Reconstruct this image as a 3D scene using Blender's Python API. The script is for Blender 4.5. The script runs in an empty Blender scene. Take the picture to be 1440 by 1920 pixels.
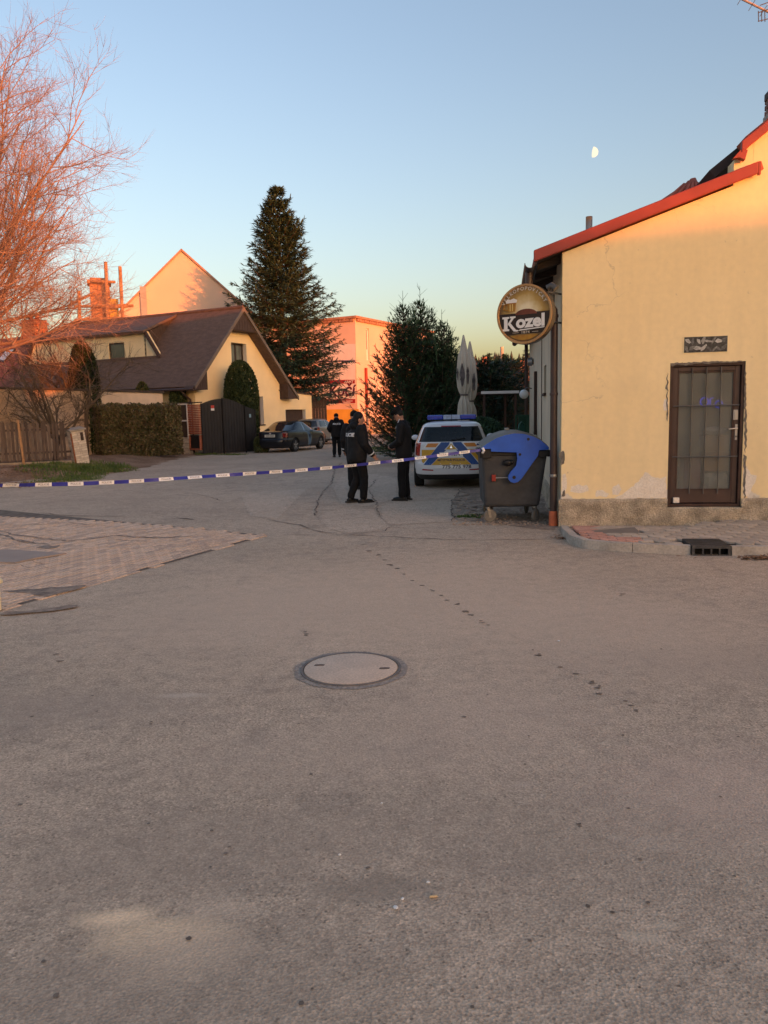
import bpy, bmesh, math, random
from mathutils import Vector, Matrix, noise
R = math.radians
sc = bpy.context.scene
COL = sc.collection

# ------------------------------------------------------------------ camera
FPX, PITCH, ROLL, EYE = 1442.0, math.atan(185/1442), R(1.3), 1.7
_f = Vector((0, math.cos(PITCH), -math.sin(PITCH)))
_u0 = Vector((0, math.sin(PITCH), math.cos(PITCH))); _r0 = Vector((1, 0, 0))
_u = _u0*math.cos(ROLL) + _r0*math.sin(ROLL); _r = _r0*math.cos(ROLL) - _u0*math.sin(ROLL)
cd = bpy.data.cameras.new('camera'); cam = bpy.data.objects.new('camera', cd); COL.objects.link(cam)
cam.matrix_world = Matrix(((_r.x, _u.x, -_f.x, 0), (_r.y, _u.y, -_f.y, 0), (_r.z, _u.z, -_f.z, EYE), (0, 0, 0, 1)))
cd.sensor_fit = 'VERTICAL'; cd.sensor_height = 24.0; cd.lens = 24.0*FPX/1920
cd.clip_start = 0.05; cd.clip_end = 9000
sc.camera = cam

# ------------------------------------------------------------------ sky, sun, exposure
SUN_EL, SUN_ROT = 3.7, 140.0
w = bpy.data.worlds.new('World'); sc.world = w; w.use_nodes = True
nt = w.node_tree; bg = nt.nodes['Background']
sky = nt.nodes.new('ShaderNodeTexSky'); sky.sky_type = 'NISHITA'; sky.sun_disc = False
sky.sun_elevation = R(SUN_EL); sky.sun_rotation = R(SUN_ROT)
sky.air_density = 1.0; sky.dust_density = 3.2; sky.ozone_density = 1.2
gm = nt.nodes.new('ShaderNodeGamma'); gm.inputs[1].default_value = 1.03
tn = nt.nodes.new('ShaderNodeMixRGB'); tn.blend_type = 'MULTIPLY'; tn.inputs[0].default_value = 1; tn.inputs[2].default_value = (1.005, .925, .995, 1)
nt.links.new(sky.outputs[0], gm.inputs[0]); nt.links.new(gm.outputs[0], tn.inputs[1]); nt.links.new(tn.outputs[0], bg.inputs[0])
bg.inputs[1].default_value = 0.15
_e, _a = R(SUN_EL), R(SUN_ROT)
SUN = Vector((math.sin(_a)*math.cos(_e), math.cos(_a)*math.cos(_e), math.sin(_e)))   # towards the sun
sl = bpy.data.lights.new('sun', 'SUN'); sl.energy = 2.0; sl.angle = R(0.5); sl.color = (.80, .165, .025)
so = bpy.data.objects.new('sun', sl); COL.objects.link(so)
so.rotation_euler = (-SUN).to_track_quat('-Z', 'Y').to_euler(); so.location = (20, -24, 30)
vs = sc.view_settings
sc.display_settings.display_device = 'sRGB'
vs.view_transform = 'Standard'; vs.look = 'None'; vs.gamma = 1; vs.use_curve_mapping = False
vs.exposure = 1.88
sc.cycles.use_denoising = True
sc.cycles.max_bounces = 6

# ------------------------------------------------------------------ helpers
def ray(px, py): return _f + _r*((px-720)/FPX) - _u*((py-960)/FPX)
def G(px, py, z=0.0):
    d = ray(px, py); t = (z-EYE)/d.z; return Vector((d.x*t, d.y*t, z))
def P(px, py, Y):
    d = ray(px, py); t = Y/d.y; return Vector((d.x*t, Y, EYE+d.z*t))

class MB:
    def __init__(s): s.v = []; s.f = []; s.m = []
    def add(s, vs_, fs, m=0):
        b = len(s.v); s.v += [tuple(q) for q in vs_]
        for f in fs: s.f.append([i+b for i in f]); s.m.append(m)
        return s
    def box(s, x0, x1, y0, y1, z0, z1, m=0):
        return s.add([(x0,y0,z0),(x1,y0,z0),(x1,y1,z0),(x0,y1,z0),(x0,y0,z1),(x1,y0,z1),(x1,y1,z1),(x0,y1,z1)],
                     [(3,2,1,0),(4,5,6,7),(0,1,5,4),(1,2,6,5),(2,3,7,6),(3,0,4,7)], m)
    def prism(s, poly, a, b, axis='z', m=0):
        n = len(poly)
        def pt(p, t): return {'z': (p[0], p[1], t), 'y': (p[0], t, p[1]), 'x': (t, p[0], p[1])}[axis]
        vs_ = [pt(p, a) for p in poly] + [pt(p, b) for p in poly]
        return s.add(vs_, [list(range(n))[::-1], list(range(n, 2*n))] + [(i, (i+1) % n, n+(i+1) % n, n+i) for i in range(n)], m)
    def quad(s, a, b, c, d, m=0): return s.add([a, b, c, d], [(0,1,2,3)], m)
    def slab(s, pts, n, t, m=0):
        """polygon pts (3d) extruded by -n*t"""
        n = Vector(n); k = len(pts); q = [Vector(p)-n*t for p in pts]
        return s.add(list(pts)+q, [list(range(k)), list(range(k, 2*k))[::-1]] + [(k+i, k+(i+1) % k, (i+1) % k, i) for i in range(k)], m)
    def tube(s, path, rad, n=6, cap=True, m=0, flat=1.0):
        path = [Vector(p) for p in path]; k = len(path)
        if not hasattr(rad, '__len__'): rad = [rad]*k
        b = len(s.v); ref = None
        for i, p in enumerate(path):
            t = (path[min(i+1, k-1)] - path[max(i-1, 0)])
            t = t.normalized() if t.length > 1e-9 else Vector((0,0,1))
            if ref is None: ref = t.orthogonal().normalized()
            x = (ref - t*ref.dot(t)); x = x.normalized() if x.length > 1e-6 else t.orthogonal().normalized()
            ref = x; y = t.cross(x)
            for j in range(n):
                a = 2*math.pi*j/n
                s.v.append(tuple(p + (x*math.cos(a) + y*math.sin(a)*flat)*rad[i]))
        for i in range(k-1):
            for j in range(n):
                s.f.append([b+i*n+j, b+i*n+(j+1) % n, b+(i+1)*n+(j+1) % n, b+(i+1)*n+j]); s.m.append(m)
        if cap:
            s.f.append([b+j for j in range(n)][::-1]); s.m.append(m)
            s.f.append([b+(k-1)*n+j for j in range(n)]); s.m.append(m)
        return s
    def lathe(s, prof, n=20, c=(0,0,0), axis='z', m=0, cap=True):
        b = len(s.v); k = len(prof)
        for (r, h) in prof:
            for j in range(n):
                a = 2*math.pi*j/n; p, q = r*math.cos(a), r*math.sin(a)
                v = {'z': (p, q, h), 'y': (p, h, -q), 'x': (h, p, q)}[axis]
                s.v.append((v[0]+c[0], v[1]+c[1], v[2]+c[2]))
        for i in range(k-1):
            for j in range(n):
                s.f.append([b+i*n+j, b+i*n+(j+1) % n, b+(i+1)*n+(j+1) % n, b+(i+1)*n+j]); s.m.append(m)
        if cap:
            s.f.append([b+j for j in range(n)][::-1]); s.m.append(m)
            s.f.append([b+(k-1)*n+j for j in range(n)]); s.m.append(m)
        return s
    def ell(s, c, r, nu=14, nv=9, m=0, rot=None):
        b = len(s.v); c = Vector(c)
        for i in range(nv+1):
            th = math.pi*i/nv
            for j in range(nu):
                a = 2*math.pi*j/nu
                p = Vector((r[0]*math.sin(th)*math.cos(a), r[1]*math.sin(th)*math.sin(a), r[2]*math.cos(th)))
                if rot is not None: p = rot @ p
                s.v.append(tuple(p+c))
        for i in range(nv):
            for j in range(nu):
                s.f.append([b+i*nu+j, b+(i+1)*nu+j, b+(i+1)*nu+(j+1) % nu, b+i*nu+(j+1) % nu]); s.m.append(m)
        return s
    def mesh(s, name):
        me = bpy.data.meshes.new(name); me.from_pydata(s.v, [], s.f)
        if any(s.m): me.polygons.foreach_set('material_index', s.m)
        me.validate(); me.update(); return me
    def build(s, name, mats, parent=None, smooth=False, bevel=0, loc=None, seg=2):
        me = s.mesh(name)
        return mk(name, me, mats, parent, smooth, bevel, loc, seg)
def mk(name, me, mats, parent=None, smooth=False, bevel=0, loc=None, seg=2):
    if not isinstance(mats, (list, tuple)): mats = [mats]
    if not me.materials:
        for m in mats: me.materials.append(m)
    if smooth is True: me.polygons.foreach_set('use_smooth', [True]*len(me.polygons))
    elif smooth: me.set_sharp_from_angle(angle=R(smooth))
    o = bpy.data.objects.new(name, me); COL.objects.link(o)
    if parent: o.parent = parent
    if loc is not None: o.location = loc
    if bevel:
        bv = o.modifiers.new('bevel', 'BEVEL'); bv.width = bevel; bv.segments = seg; bv.limit_method = 'ANGLE'; bv.angle_limit = R(35)
    return o
def tag(o, label=None, cat=None, group=None, kind=None):
    if label: o['label'] = label
    if cat: o['category'] = cat
    if group: o['group'] = group
    if kind: o['kind'] = kind
    return o
def thing(name, label, cat, loc=(0,0,0), rz=0, group=None):
    o = bpy.data.objects.new(name, None); COL.objects.link(o); o.empty_display_size = .2
    o.location = loc; o.rotation_euler = (0, 0, rz)
    return tag(o, label, cat, group)
def struct(name, mb, m, smooth=False, parent=None):
    o = mb.build(name, m, parent, smooth)
    if parent is None: o['kind'] = 'structure'
    return o
def text_mb(s, size, mb=None, fn=None, bold=0.0, shear=0.0, m=0, align='CENTER', space=1.0):
    cu = bpy.data.curves.new('t', 'FONT'); cu.body = s; cu.size = size; cu.align_x = align; cu.align_y = 'CENTER'
    cu.offset = bold; cu.shear = shear; cu.resolution_u = 3; cu.space_character = space
    ob = bpy.data.objects.new('t', cu); COL.objects.link(ob)
    dg = bpy.context.evaluated_depsgraph_get(); me = ob.evaluated_get(dg).to_mesh()
    vs_ = [tuple(v.co) for v in me.vertices]; fs = [list(p.vertices) for p in me.polygons]
    ob.evaluated_get(dg).to_mesh_clear(); bpy.data.objects.remove(ob); bpy.data.curves.remove(cu)
    mb = mb or MB(); mb.add([fn(v[0], v[1]) for v in vs_] if fn else vs_, fs, m); return mb
def copy_tree(o, parent=None):
    c = o.copy(); COL.objects.link(c); c.parent = parent
    for ch in list(o.children): copy_tree(ch, c)
    return c

# ------------------------------------------------------------------ materials
def lin(c): return tuple(c)+(1,) if len(c) == 3 else c
def mat(name, col, rough=.8, var=.15, vscale=2.0, col2=None, fine=0.0, fscale=60.0, bump=0.0, bscale=60.0, metal=0.0, spec=.35, coat=0.0,
        stretch=(1,1,1), lo=.35, hi=.65, space='Object', bdist=.02, detail=5):
    m = bpy.data.materials.new(name); m.use_nodes = True; t = m.node_tree; n = t.nodes; L = t.links
    b = n['Principled BSDF']; b.inputs['Roughness'].default_value = rough; b.inputs['Metallic'].default_value = metal
    b.inputs['Specular IOR Level'].default_value = spec; b.inputs['Coat Weight'].default_value = coat
    if space == 'World':
        g = n.new('ShaderNodeNewGeometry'); src = g.outputs['Position']
    else:
        g = n.new('ShaderNodeTexCoord'); src = g.outputs['Object']
    mp = n.new('ShaderNodeMapping'); mp.inputs['Scale'].default_value = stretch; L.new(src, mp.inputs[0])
    c2 = col2 if col2 is not None else tuple(min(1, c*(1+var)) for c in col)
    c1 = col if col2 is not None else tuple(c*(1-var) for c in col)
    nz = n.new('ShaderNodeTexNoise'); nz.inputs['Scale'].default_value = vscale; nz.inputs['Detail'].default_value = detail; L.new(mp.outputs[0], nz.inputs['Vector'])
    rp = n.new('ShaderNodeMapRange'); rp.inputs[1].default_value = lo; rp.inputs[2].default_value = hi; L.new(nz.outputs[0], rp.inputs[0])
    mx = n.new('ShaderNodeMixRGB'); mx.inputs[1].default_value = lin(c1); mx.inputs[2].default_value = lin(c2); L.new(rp.outputs[0], mx.inputs[0])
    out = mx.outputs[0]
    if fine:
        n2 = n.new('ShaderNodeTexNoise'); n2.inputs['Scale'].default_value = fscale; n2.inputs['Detail'].default_value = 3; L.new(mp.outputs[0], n2.inputs['Vector'])
        r2 = n.new('ShaderNodeMapRange'); r2.inputs[1].default_value = .3; r2.inputs[2].default_value = .7; r2.inputs[3].default_value = 1-fine; r2.inputs[4].default_value = 1+fine; L.new(n2.outputs[0], r2.inputs[0])
        m2 = n.new('ShaderNodeMixRGB'); m2.blend_type = 'MULTIPLY'; m2.inputs[0].default_value = 1; L.new(out, m2.inputs[1]); L.new(r2.outputs[0], m2.inputs[2]); out = m2.outputs[0]
    L.new(out, b.inputs['Base Color'])
    if bump:
        n3 = n.new('ShaderNodeTexNoise'); n3.inputs['Scale'].default_value = bscale; n3.inputs['Detail'].default_value = 4; L.new(mp.outputs[0], n3.inputs['Vector'])
        bp = n.new('ShaderNodeBump'); bp.inputs['Strength'].default_value = bump; bp.inputs['Distance'].default_value = bdist; L.new(n3.outputs[0], bp.inputs['Height']); L.new(bp.outputs[0], b.inputs['Normal'])
    m['out'] = 0
    return m
def glass(name, col=(.03,.035,.04), rough=.06):
    m = mat(name, col, rough=rough, var=.2, vscale=1.2, spec=.6, coat=.3); return m
def emis(name, col, st):
    m = bpy.data.materials.new(name); m.use_nodes = True; b = m.node_tree.nodes['Principled BSDF']
    b.inputs['Base Color'].default_value = (0,0,0,1); b.inputs['Emission Color'].default_value = lin(col); b.inputs['Emission Strength'].default_value = st
    return m
def leafmat(name, c1, c2, rough=.6, trans=.0, vscale=1.3):
    m = mat(name, c1, rough=rough, col2=c2, vscale=vscale, fine=.25, fscale=9, spec=.25); return m

def asphalt(name, base, warm, dark, gscale=95, near=True):
    """dry road surface: aggregate grain, broad dusty patches, small dark pits"""
    m = bpy.data.materials.new(name); m.use_nodes = True; t = m.node_tree; n = t.nodes; L = t.links
    b = n['Principled BSDF']; b.inputs['Roughness'].default_value = .9; b.inputs['Specular IOR Level'].default_value = .25
    g = n.new('ShaderNodeNewGeometry'); pos = g.outputs['Position']
    def nz(sc_, det=4, rough_=.55, vec=None):
        q = n.new('ShaderNodeTexNoise'); q.inputs['Scale'].default_value = sc_; q.inputs['Detail'].default_value = det; q.inputs['Roughness'].default_value = rough_
        L.new(vec or pos, q.inputs['Vector']); return q.outputs[0]
    def rng(s, a, c, lo_=0., hi_=1.):
        q = n.new('ShaderNodeMapRange'); q.inputs[1].default_value = a; q.inputs[2].default_value = c; q.inputs[3].default_value = lo_; q.inputs[4].default_value = hi_
        L.new(s, q.inputs[0]); return q.outputs[0]
    def mix(fac, a, c, mode='MIX'):
        q = n.new('ShaderNodeMixRGB'); q.blend_type = mode
        for i, s in ((0, fac), (1, a), (2, c)):
            if hasattr(s, 'is_linked') or hasattr(s, 'links'): L.new(s, q.inputs[i])
            elif isinstance(s, (int, float)): q.inputs[i].default_value = s
            else: q.inputs[i].default_value = lin(s)
        return q.outputs[0]
    broad = rng(nz(.33, 3), .38, .62)
    c = mix(broad, base, warm)
    med = rng(nz(2.1, 5, .6), .5, .75); c = mix(med, c, dark)
    c = mix(1.0, c, rng(nz(9, 4, .6), .3, .7, .86, 1.13), 'MULTIPLY')
    vo = n.new('ShaderNodeTexVoronoi'); vo.inputs['Scale'].default_value = gscale; L.new(pos, vo.inputs['Vector'])
    sep = n.new('ShaderNodeSeparateColor'); L.new(vo.outputs['Color'], sep.inputs[0])
    c = mix(1.0, c, rng(sep.outputs[0], 0, 1, .80, 1.2), 'MULTIPLY')
    c = mix(1.0, c, rng(nz(gscale*1.3, 2), .3, .7, .8, 1.2), 'MULTIPLY')
    c = mix(rng(nz(34, 2), .68, .76), c, tuple(k*.45 for k in base))
    c = mix(rng(nz(23, 2), .72, .78, 0, .55), c, tuple(min(1, k*1.9) for k in warm))
    v2 = n.new('ShaderNodeTexVoronoi'); v2.inputs['Scale'].default_value = gscale*.62; L.new(pos, v2.inputs['Vector'])
    s2 = n.new('ShaderNodeSeparateColor'); L.new(v2.outputs['Color'], s2.inputs[0])
    core = rng(v2.outputs['Distance'], .42, .30)
    def sel(ch, thr, amt):
        mm = n.new('ShaderNodeMath'); mm.operation = 'MULTIPLY'; L.new(rng(s2.outputs[ch], thr, thr+.01, 0, amt), mm.inputs[0]); L.new(core, mm.inputs[1]); return mm.outputs[0]
    c = mix(sel(0, .90, .75), c, tuple(k*.42 for k in base))
    c = mix(sel(1, .93, .55), c, tuple(min(1, k*1.55) for k in warm))
    L.new(c, b.inputs['Base Color'])
    bp = n.new('ShaderNodeBump'); bp.inputs['Strength'].default_value = .55; bp.inputs['Distance'].default_value = .006
    add = n.new('ShaderNodeMath'); add.operation = 'ADD'; L.new(vo.outputs['Distance'], add.inputs[0]); L.new(nz(14, 4), add.inputs[1])
    L.new(add.outputs[0], bp.inputs['Height']); L.new(bp.outputs[0], b.inputs['Normal'])
    m['pos'] = 1
    return m, n, L, c, b, pos, nz, rng, mix
# ------------------------------------------------------------------ the ground and the road
rnd = random.Random(5)
M_soil = mat('soil', (.16,.13,.10), rough=.95, col2=(.12,.13,.07), vscale=.4, fine=.3, fscale=14, bump=.5, bscale=9, space='World')
M_dirt = mat('dirt', (.19,.115,.07), rough=.97, col2=(.31,.205,.135), vscale=.9, fine=.35, fscale=22, bump=.9, bscale=12, space='World', bdist=.05)
M_old, *_ = asphalt('old_asphalt', (.43,.335,.25), (.50,.39,.29), (.35,.275,.208), gscale=60)
M_asph, n_, L_, c_, b_, pos_, nz_, rng_, mix_ = asphalt('asphalt', (.445,.350,.258), (.52,.405,.30), (.375,.298,.228), gscale=105)
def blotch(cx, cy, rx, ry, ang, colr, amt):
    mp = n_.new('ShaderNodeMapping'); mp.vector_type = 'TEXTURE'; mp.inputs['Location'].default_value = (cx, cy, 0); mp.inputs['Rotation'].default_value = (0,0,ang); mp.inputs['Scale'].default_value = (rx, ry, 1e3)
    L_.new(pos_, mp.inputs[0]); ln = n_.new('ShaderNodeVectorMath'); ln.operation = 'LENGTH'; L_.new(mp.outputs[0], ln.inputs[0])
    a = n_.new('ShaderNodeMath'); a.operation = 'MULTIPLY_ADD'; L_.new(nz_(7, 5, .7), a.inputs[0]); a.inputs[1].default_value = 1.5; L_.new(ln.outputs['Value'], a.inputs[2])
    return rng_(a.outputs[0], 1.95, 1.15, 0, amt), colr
base_c = c_
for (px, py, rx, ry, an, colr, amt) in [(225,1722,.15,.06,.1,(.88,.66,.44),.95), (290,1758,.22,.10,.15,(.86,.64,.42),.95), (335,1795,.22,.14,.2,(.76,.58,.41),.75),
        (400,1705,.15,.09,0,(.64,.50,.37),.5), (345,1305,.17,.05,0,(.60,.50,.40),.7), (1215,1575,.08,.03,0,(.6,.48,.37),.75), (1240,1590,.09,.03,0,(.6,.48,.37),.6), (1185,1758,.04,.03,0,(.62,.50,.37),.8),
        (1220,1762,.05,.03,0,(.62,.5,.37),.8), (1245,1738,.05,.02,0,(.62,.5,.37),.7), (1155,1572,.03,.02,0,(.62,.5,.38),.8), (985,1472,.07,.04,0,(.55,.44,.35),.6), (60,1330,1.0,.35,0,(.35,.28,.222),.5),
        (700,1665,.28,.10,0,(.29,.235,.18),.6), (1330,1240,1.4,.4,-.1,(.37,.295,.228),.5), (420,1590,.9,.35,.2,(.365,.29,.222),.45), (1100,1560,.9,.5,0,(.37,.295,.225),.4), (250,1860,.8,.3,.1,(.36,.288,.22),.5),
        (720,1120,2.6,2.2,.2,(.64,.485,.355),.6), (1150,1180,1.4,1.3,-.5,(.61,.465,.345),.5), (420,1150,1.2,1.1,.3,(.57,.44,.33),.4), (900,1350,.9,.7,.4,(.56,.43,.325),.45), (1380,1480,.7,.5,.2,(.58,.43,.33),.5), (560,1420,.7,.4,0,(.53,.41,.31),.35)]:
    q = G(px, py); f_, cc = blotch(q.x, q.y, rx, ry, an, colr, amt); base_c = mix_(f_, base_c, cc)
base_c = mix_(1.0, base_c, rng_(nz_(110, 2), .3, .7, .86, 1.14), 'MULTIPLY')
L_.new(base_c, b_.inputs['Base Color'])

g = MB(); N = 48
g.add([(0,0,-.04)] + [(3500*math.cos(2*math.pi*i/N), 3500*math.sin(2*math.pi*i/N), -.04) for i in range(N)], [(0, 1+i, 1+(i+1) % N) for i in range(N)])
struct('ground', g, M_soil)

def inside(x, y, poly):
    c = False; n = len(poly)
    for i in range(n):
        x1, y1 = poly[i][:2]; x2, y2 = poly[(i+1) % n][:2]
        if (y1 > y) != (y2 > y) and x < (x2-x1)*(y-y1)/(y2-y1)+x1: c = not c
    return c
def jag(pts, step=.25, amp=.03, closed=True):
    out = []; n = len(pts)
    for i in range(n if closed else n-1):
        a, b = Vector(pts[i][:2]), Vector(pts[(i+1) % n][:2]); k = max(1, int((b-a).length/step)); d = (b-a); nn = Vector((-d.y, d.x)).normalized()
        for j in range(k):
            o = 0 if (not closed and i == 0 and j == 0) else rnd.uniform(-amp, amp)
            out.append(a + d*(j/k) + nn*o)
    if not closed: out.append(Vector(pts[-1][:2]))
    return out
def sheet(name, pts, z, m, parent=None, smooth=False):
    bm = bmesh.new(); bm.faces.new([bm.verts.new((p[0], p[1], z)) for p in pts]); bmesh.ops.triangulate(bm, faces=bm.faces)
    me = bpy.data.meshes.new(name); bm.normal_update()
    for f in bm.faces:
        if f.normal.z < 0: f.normal_flip()
    bm.to_mesh(me); bm.free()
    o = mk(name, me, m, parent)
    if parent is None: o['kind'] = 'structure'
    return o
def ribbon(mb, pts, wd, z, m=0):
    pts = [Vector((p[0], p[1])) for p in pts]; k = len(pts); L, Rr = [], []
    for i, p in enumerate(pts):
        t = (pts[min(i+1, k-1)] - pts[max(i-1, 0)]).normalized(); nn = Vector((-t.y, t.x)); ww = (wd[i] if hasattr(wd, '__len__') else wd*.45*rnd.uniform(.3, 1.3))*.5
        if i in (0, k-1): ww *= .25
        L.append((p.x+nn.x*ww, p.y+nn.y*ww, z)); Rr.append((p.x-nn.x*ww, p.y-nn.y*ww, z))
    mb.add(L+Rr, [(k+i, k+i+1, i+1, i) for i in range(k-1)], m)

old_road = sheet('old_road', [(-14,4), (9.5,4), (9.5,30), (6,85), (-10,85), (-14,30)], 0.0, M_old)
edge = [(-1.62,10.94), (-.9,10.86), (-.16,10.64), (.4,10.42), (.92,10.2), (1.6,10.05), (2.3,10.0), (3.2,9.6)]
near = jag(edge, .12, .018, False) + [Vector(q) for q in ((9.4,8.6), (9.4,-14), (-9,-14), (-9,2.6))] + jag([(-4.55,4.4), (-3.48,6.77), (-2.55,8.75), (-1.62,10.94)], .12, .014, False)[:-1]
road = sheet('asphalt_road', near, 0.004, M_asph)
M_patch, *_ = asphalt('patch_concrete', (.50,.395,.30), (.54,.425,.32), (.43,.335,.255), gscale=70)
def pxs(l, z=0): return [G(x, y, z) for x, y in l]
def blob(l, amp=.02, step=.15): return jag([(q.x, q.y) for q in pxs(l)], step, amp)
for l in ([(598,972),(612,960),(650,954),(700,955),(712,972),(731,988),(700,996),(655,999),(618,993)],
          [(716,950),(742,942),(846,938),(848,978),(775,982),(733,984),(716,970)], [(640,893),(700,889),(745,896),(742,935),(718,942),(690,950),(640,945),(625,915)],
          [(452,930),(500,921),(574,917),(548,945),(520,973),(470,968)]):
    sheet('repair_patch', blob(l), 0.004, M_patch, old_road)
M_strip = mat('trodden_dirt', (.22,.165,.125), rough=.97, col2=(.36,.275,.21), vscale=3, fine=.35, fscale=20, bump=.9, bscale=14, bdist=.04, space='World')
strip = sheet('dirt_strip', blob([(852,975),(850,940),(868,912),(905,905),(1000,905),(1043,985),(1040,994),(985,990),(930,983)], .05, .2), .0045, M_strip)
M_cob = [mat('cobble_%d' % i, c, rough=.9, var=.2, vscale=7, bump=.5, bscale=25) for i, c in enumerate(((.33,.255,.20),(.27,.215,.17),(.38,.30,.235)))]
rc = random.Random(12); sp_ = [(G(x, y).x, G(x, y).y) for x, y in ((856,972),(854,940),(870,915),(905,908),(905,984),(930,981))]
for _ in range(95):
    x, y = rc.uniform(1.0,1.75), rc.uniform(11.7,16.2)
    if not inside(x, y, sp_): continue
    k = 7; s_ = rc.uniform(.05,.09); a0 = rc.uniform(0,6); r_s = [rc.uniform(.75,1.15) for _ in range(k)]
    ring = [(x+s_*1.25*r_s[i]*math.cos(a0+6.283*i/k), y+s_*r_s[i]*math.sin(a0+6.283*i/k)) for i in range(k)]
    mc = MB(); mc.add([(p[0],p[1],.003) for p in ring]+[(x+(p[0]-x)*.8,y+(p[1]-y)*.8,.022) for p in ring], [(i,(i+1)%k,k+(i+1)%k,k+i) for i in range(k)]+[tuple(range(k,2*k))]); mc.build('cobble', rc.choice(M_cob), strip)
gv_ = MB()
for _ in range(420):
    q = G(rc.uniform(850,1045), 985-rc.random()**2*60); s_ = rc.uniform(.006,.018); gv_.ell((q.x, q.y, .006), (s_*1.2, s_, s_*.7), 5, 3)
o = gv_.build('gravel', M_cob, strip); o['kind'] = 'stuff'
M_crack = mat('crack', (.13,.10,.082), rough=.95, var=.3)
M_drip = mat('dark_stain', (.17,.135,.105), rough=.75, var=.3, vscale=8)
cr = MB()
for l, wd in (([(590,968),(596,935),(622,905),(628,880),(640,868)], .05), ([(712,968),(706,945),(690,918),(705,900),(760,898)], .04), ([(735,988),(720,996),(660,1003),(610,1000),(560,985),(500,975)], .05),
              ([(0,970),(90,964),(140,968),(245,969)], .07), ([(300,932),(360,925),(420,940)], .04), ([(420,905),(520,912),(580,905),(640,898)], .03), ([(330,972),(365,975)], .14),
              ([(848,980),(849,940),(870,905)], .05), ([(520,1003),(700,1006),(870,1014),(1040,1012)], .045), ([(560,870),(640,880),(720,878)], .04), ([(250,905),(300,912),(380,908),(440,915)], .04)):
    q = [(p.x, p.y) for p in pxs(l)]; ribbon(cr, jag(q, .16, .035, False), wd, .0105)
o = cr.build('cracks', M_crack, old_road); o['kind'] = 'stuff'
dr = MB()
pts = [(560+.347*x, 860+.347*y) for x, y in ((350,465),(380,500),(430,520),(465,550),(490,575),(530,597),(570,627),(615,662),(665,688),(728,718),(770,742),(803,768),(858,790),(900,828),(930,848),(985,880),(1025,903))]
pts += [(720+.5*x, 1200+.5*y) for x, y in ((578,60),(660,105),(718,130),(778,165),(800,182),(808,205),(905,232),(925,249),(945,267))]
for a, b in zip(pts, pts[1:]):
    pass
for (x, y) in pts + [(105,1228),(112,1241),(575,1190),(1168,1115),(1085,1548),(870,1346)]:
    for rep in range(rnd.choice((1,1,2,3))):
        c = G(x+rnd.uniform(-5,5)*(rep > 0), y+rnd.uniform(-4,4)*(rep > 0)); s_ = rnd.uniform(.6,1.15)*(.0029*c.y)*(1 if rep == 0 else .6)
        k = 9; an = rnd.uniform(0,3); dr.add([(c.x+s_*rnd.uniform(.7,1.3)*1.5*math.cos(a_), c.y+s_*rnd.uniform(.6,1.2)*math.sin(a_), .0072) for a_ in [2*math.pi*i/k for i in range(k)]], [tuple(range(k))])
for (x, y) in [(rnd.uniform(0,1440), 1000+920*rnd.random()**1.3) for _ in range(70)]:
    c = G(x, y); s_ = rnd.uniform(.004,.010); k = 6
    dr.add([(c.x+s_*rnd.uniform(.7,1.4)*math.cos(a_), c.y+s_*rnd.uniform(.7,1.3)*math.sin(a_), .0072) for a_ in [2*math.pi*i/k for i in range(k)]], [tuple(range(k))])
o = dr.build('drip_stains', M_drip, road); o['kind'] = 'stuff'
# litter: pale chips and a cigarette stub on the asphalt
M_chip = mat('pale_chip', (.75,.73,.70), rough=.7, var=.1)
M_stub = mat('stub_paper', (.62,.45,.26), rough=.8, var=.2)
for i, (x, y, s_) in enumerate(((803,1659,.006),(755,1690,.006),(742,1706,.009),(637,1607,.005),(716,1510,.005),(1048,1204,.010))):
    c = G(x, y); b_m = MB(); b_m.ell((0,0,.004), (s_*1.3, s_, .004), 7, 4)
    o = b_m.build('paper_scrap', M_chip, loc=(c.x, c.y, .006)); o.rotation_euler.z = i
    tag(o, ['small round white scrap on the asphalt, farther of the pair near the stub', 'tiny white scrap on the asphalt between two larger white specks', 'largest white paper scrap on the asphalt in the foreground',
            'tiny white speck on the asphalt beside the sandy patch', 'tiny white speck on the asphalt below the manhole', 'pale speck on the asphalt right of the drip trail'][i], 'litter', 'scraps on the asphalt')
c = G(813,1686); b_m = MB(); b_m.tube([(-.014,0,.010),(.014,.003,.010)], .0045, 8)
tag(b_m.build('cigarette_stub', M_stub, loc=(c.x, c.y, 0)), 'tan cigarette stub lying on the foreground asphalt', 'litter')

# manhole
mh = G(658,1256); M_iron = mat('cast_iron', (.15,.135,.125), rough=.7, col2=(.22,.19,.165), vscale=9, bump=.4, bscale=60, metal=.3)
M_conc = mat('cover_concrete', (.56,.435,.335), rough=.9, col2=(.64,.50,.385), vscale=5, fine=.18, fscale=70, bump=.3, bscale=90, bdist=.005)
M_mortar = mat('mortar_collar', (.27,.235,.205), rough=.92, col2=(.34,.29,.245), vscale=10, fine=.3, fscale=40, bump=.5)
t = thing('manhole_cover', 'round concrete manhole cover with two lifting slots in a dark iron ring', 'manhole', (mh.x, mh.y, .004))
m_ = MB(); k = 64
for i in range(k):
    a, b = 2*math.pi*i/k, 2*math.pi*(i+1)/k; ra, rb = .375+.018*noise.noise((math.cos(a)*3, math.sin(a)*3, 1)), .385+.02*noise.noise((math.cos(b)*3, math.sin(b)*3, 1))
    m_.quad((.33*math.cos(a),.33*math.sin(a),.006), (ra*math.cos(a),ra*math.sin(a),.003), (rb*math.cos(b),rb*math.sin(b),.003), (.33*math.cos(b),.33*math.sin(b),.006))
m_.build('collar', M_mortar, t)
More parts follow.
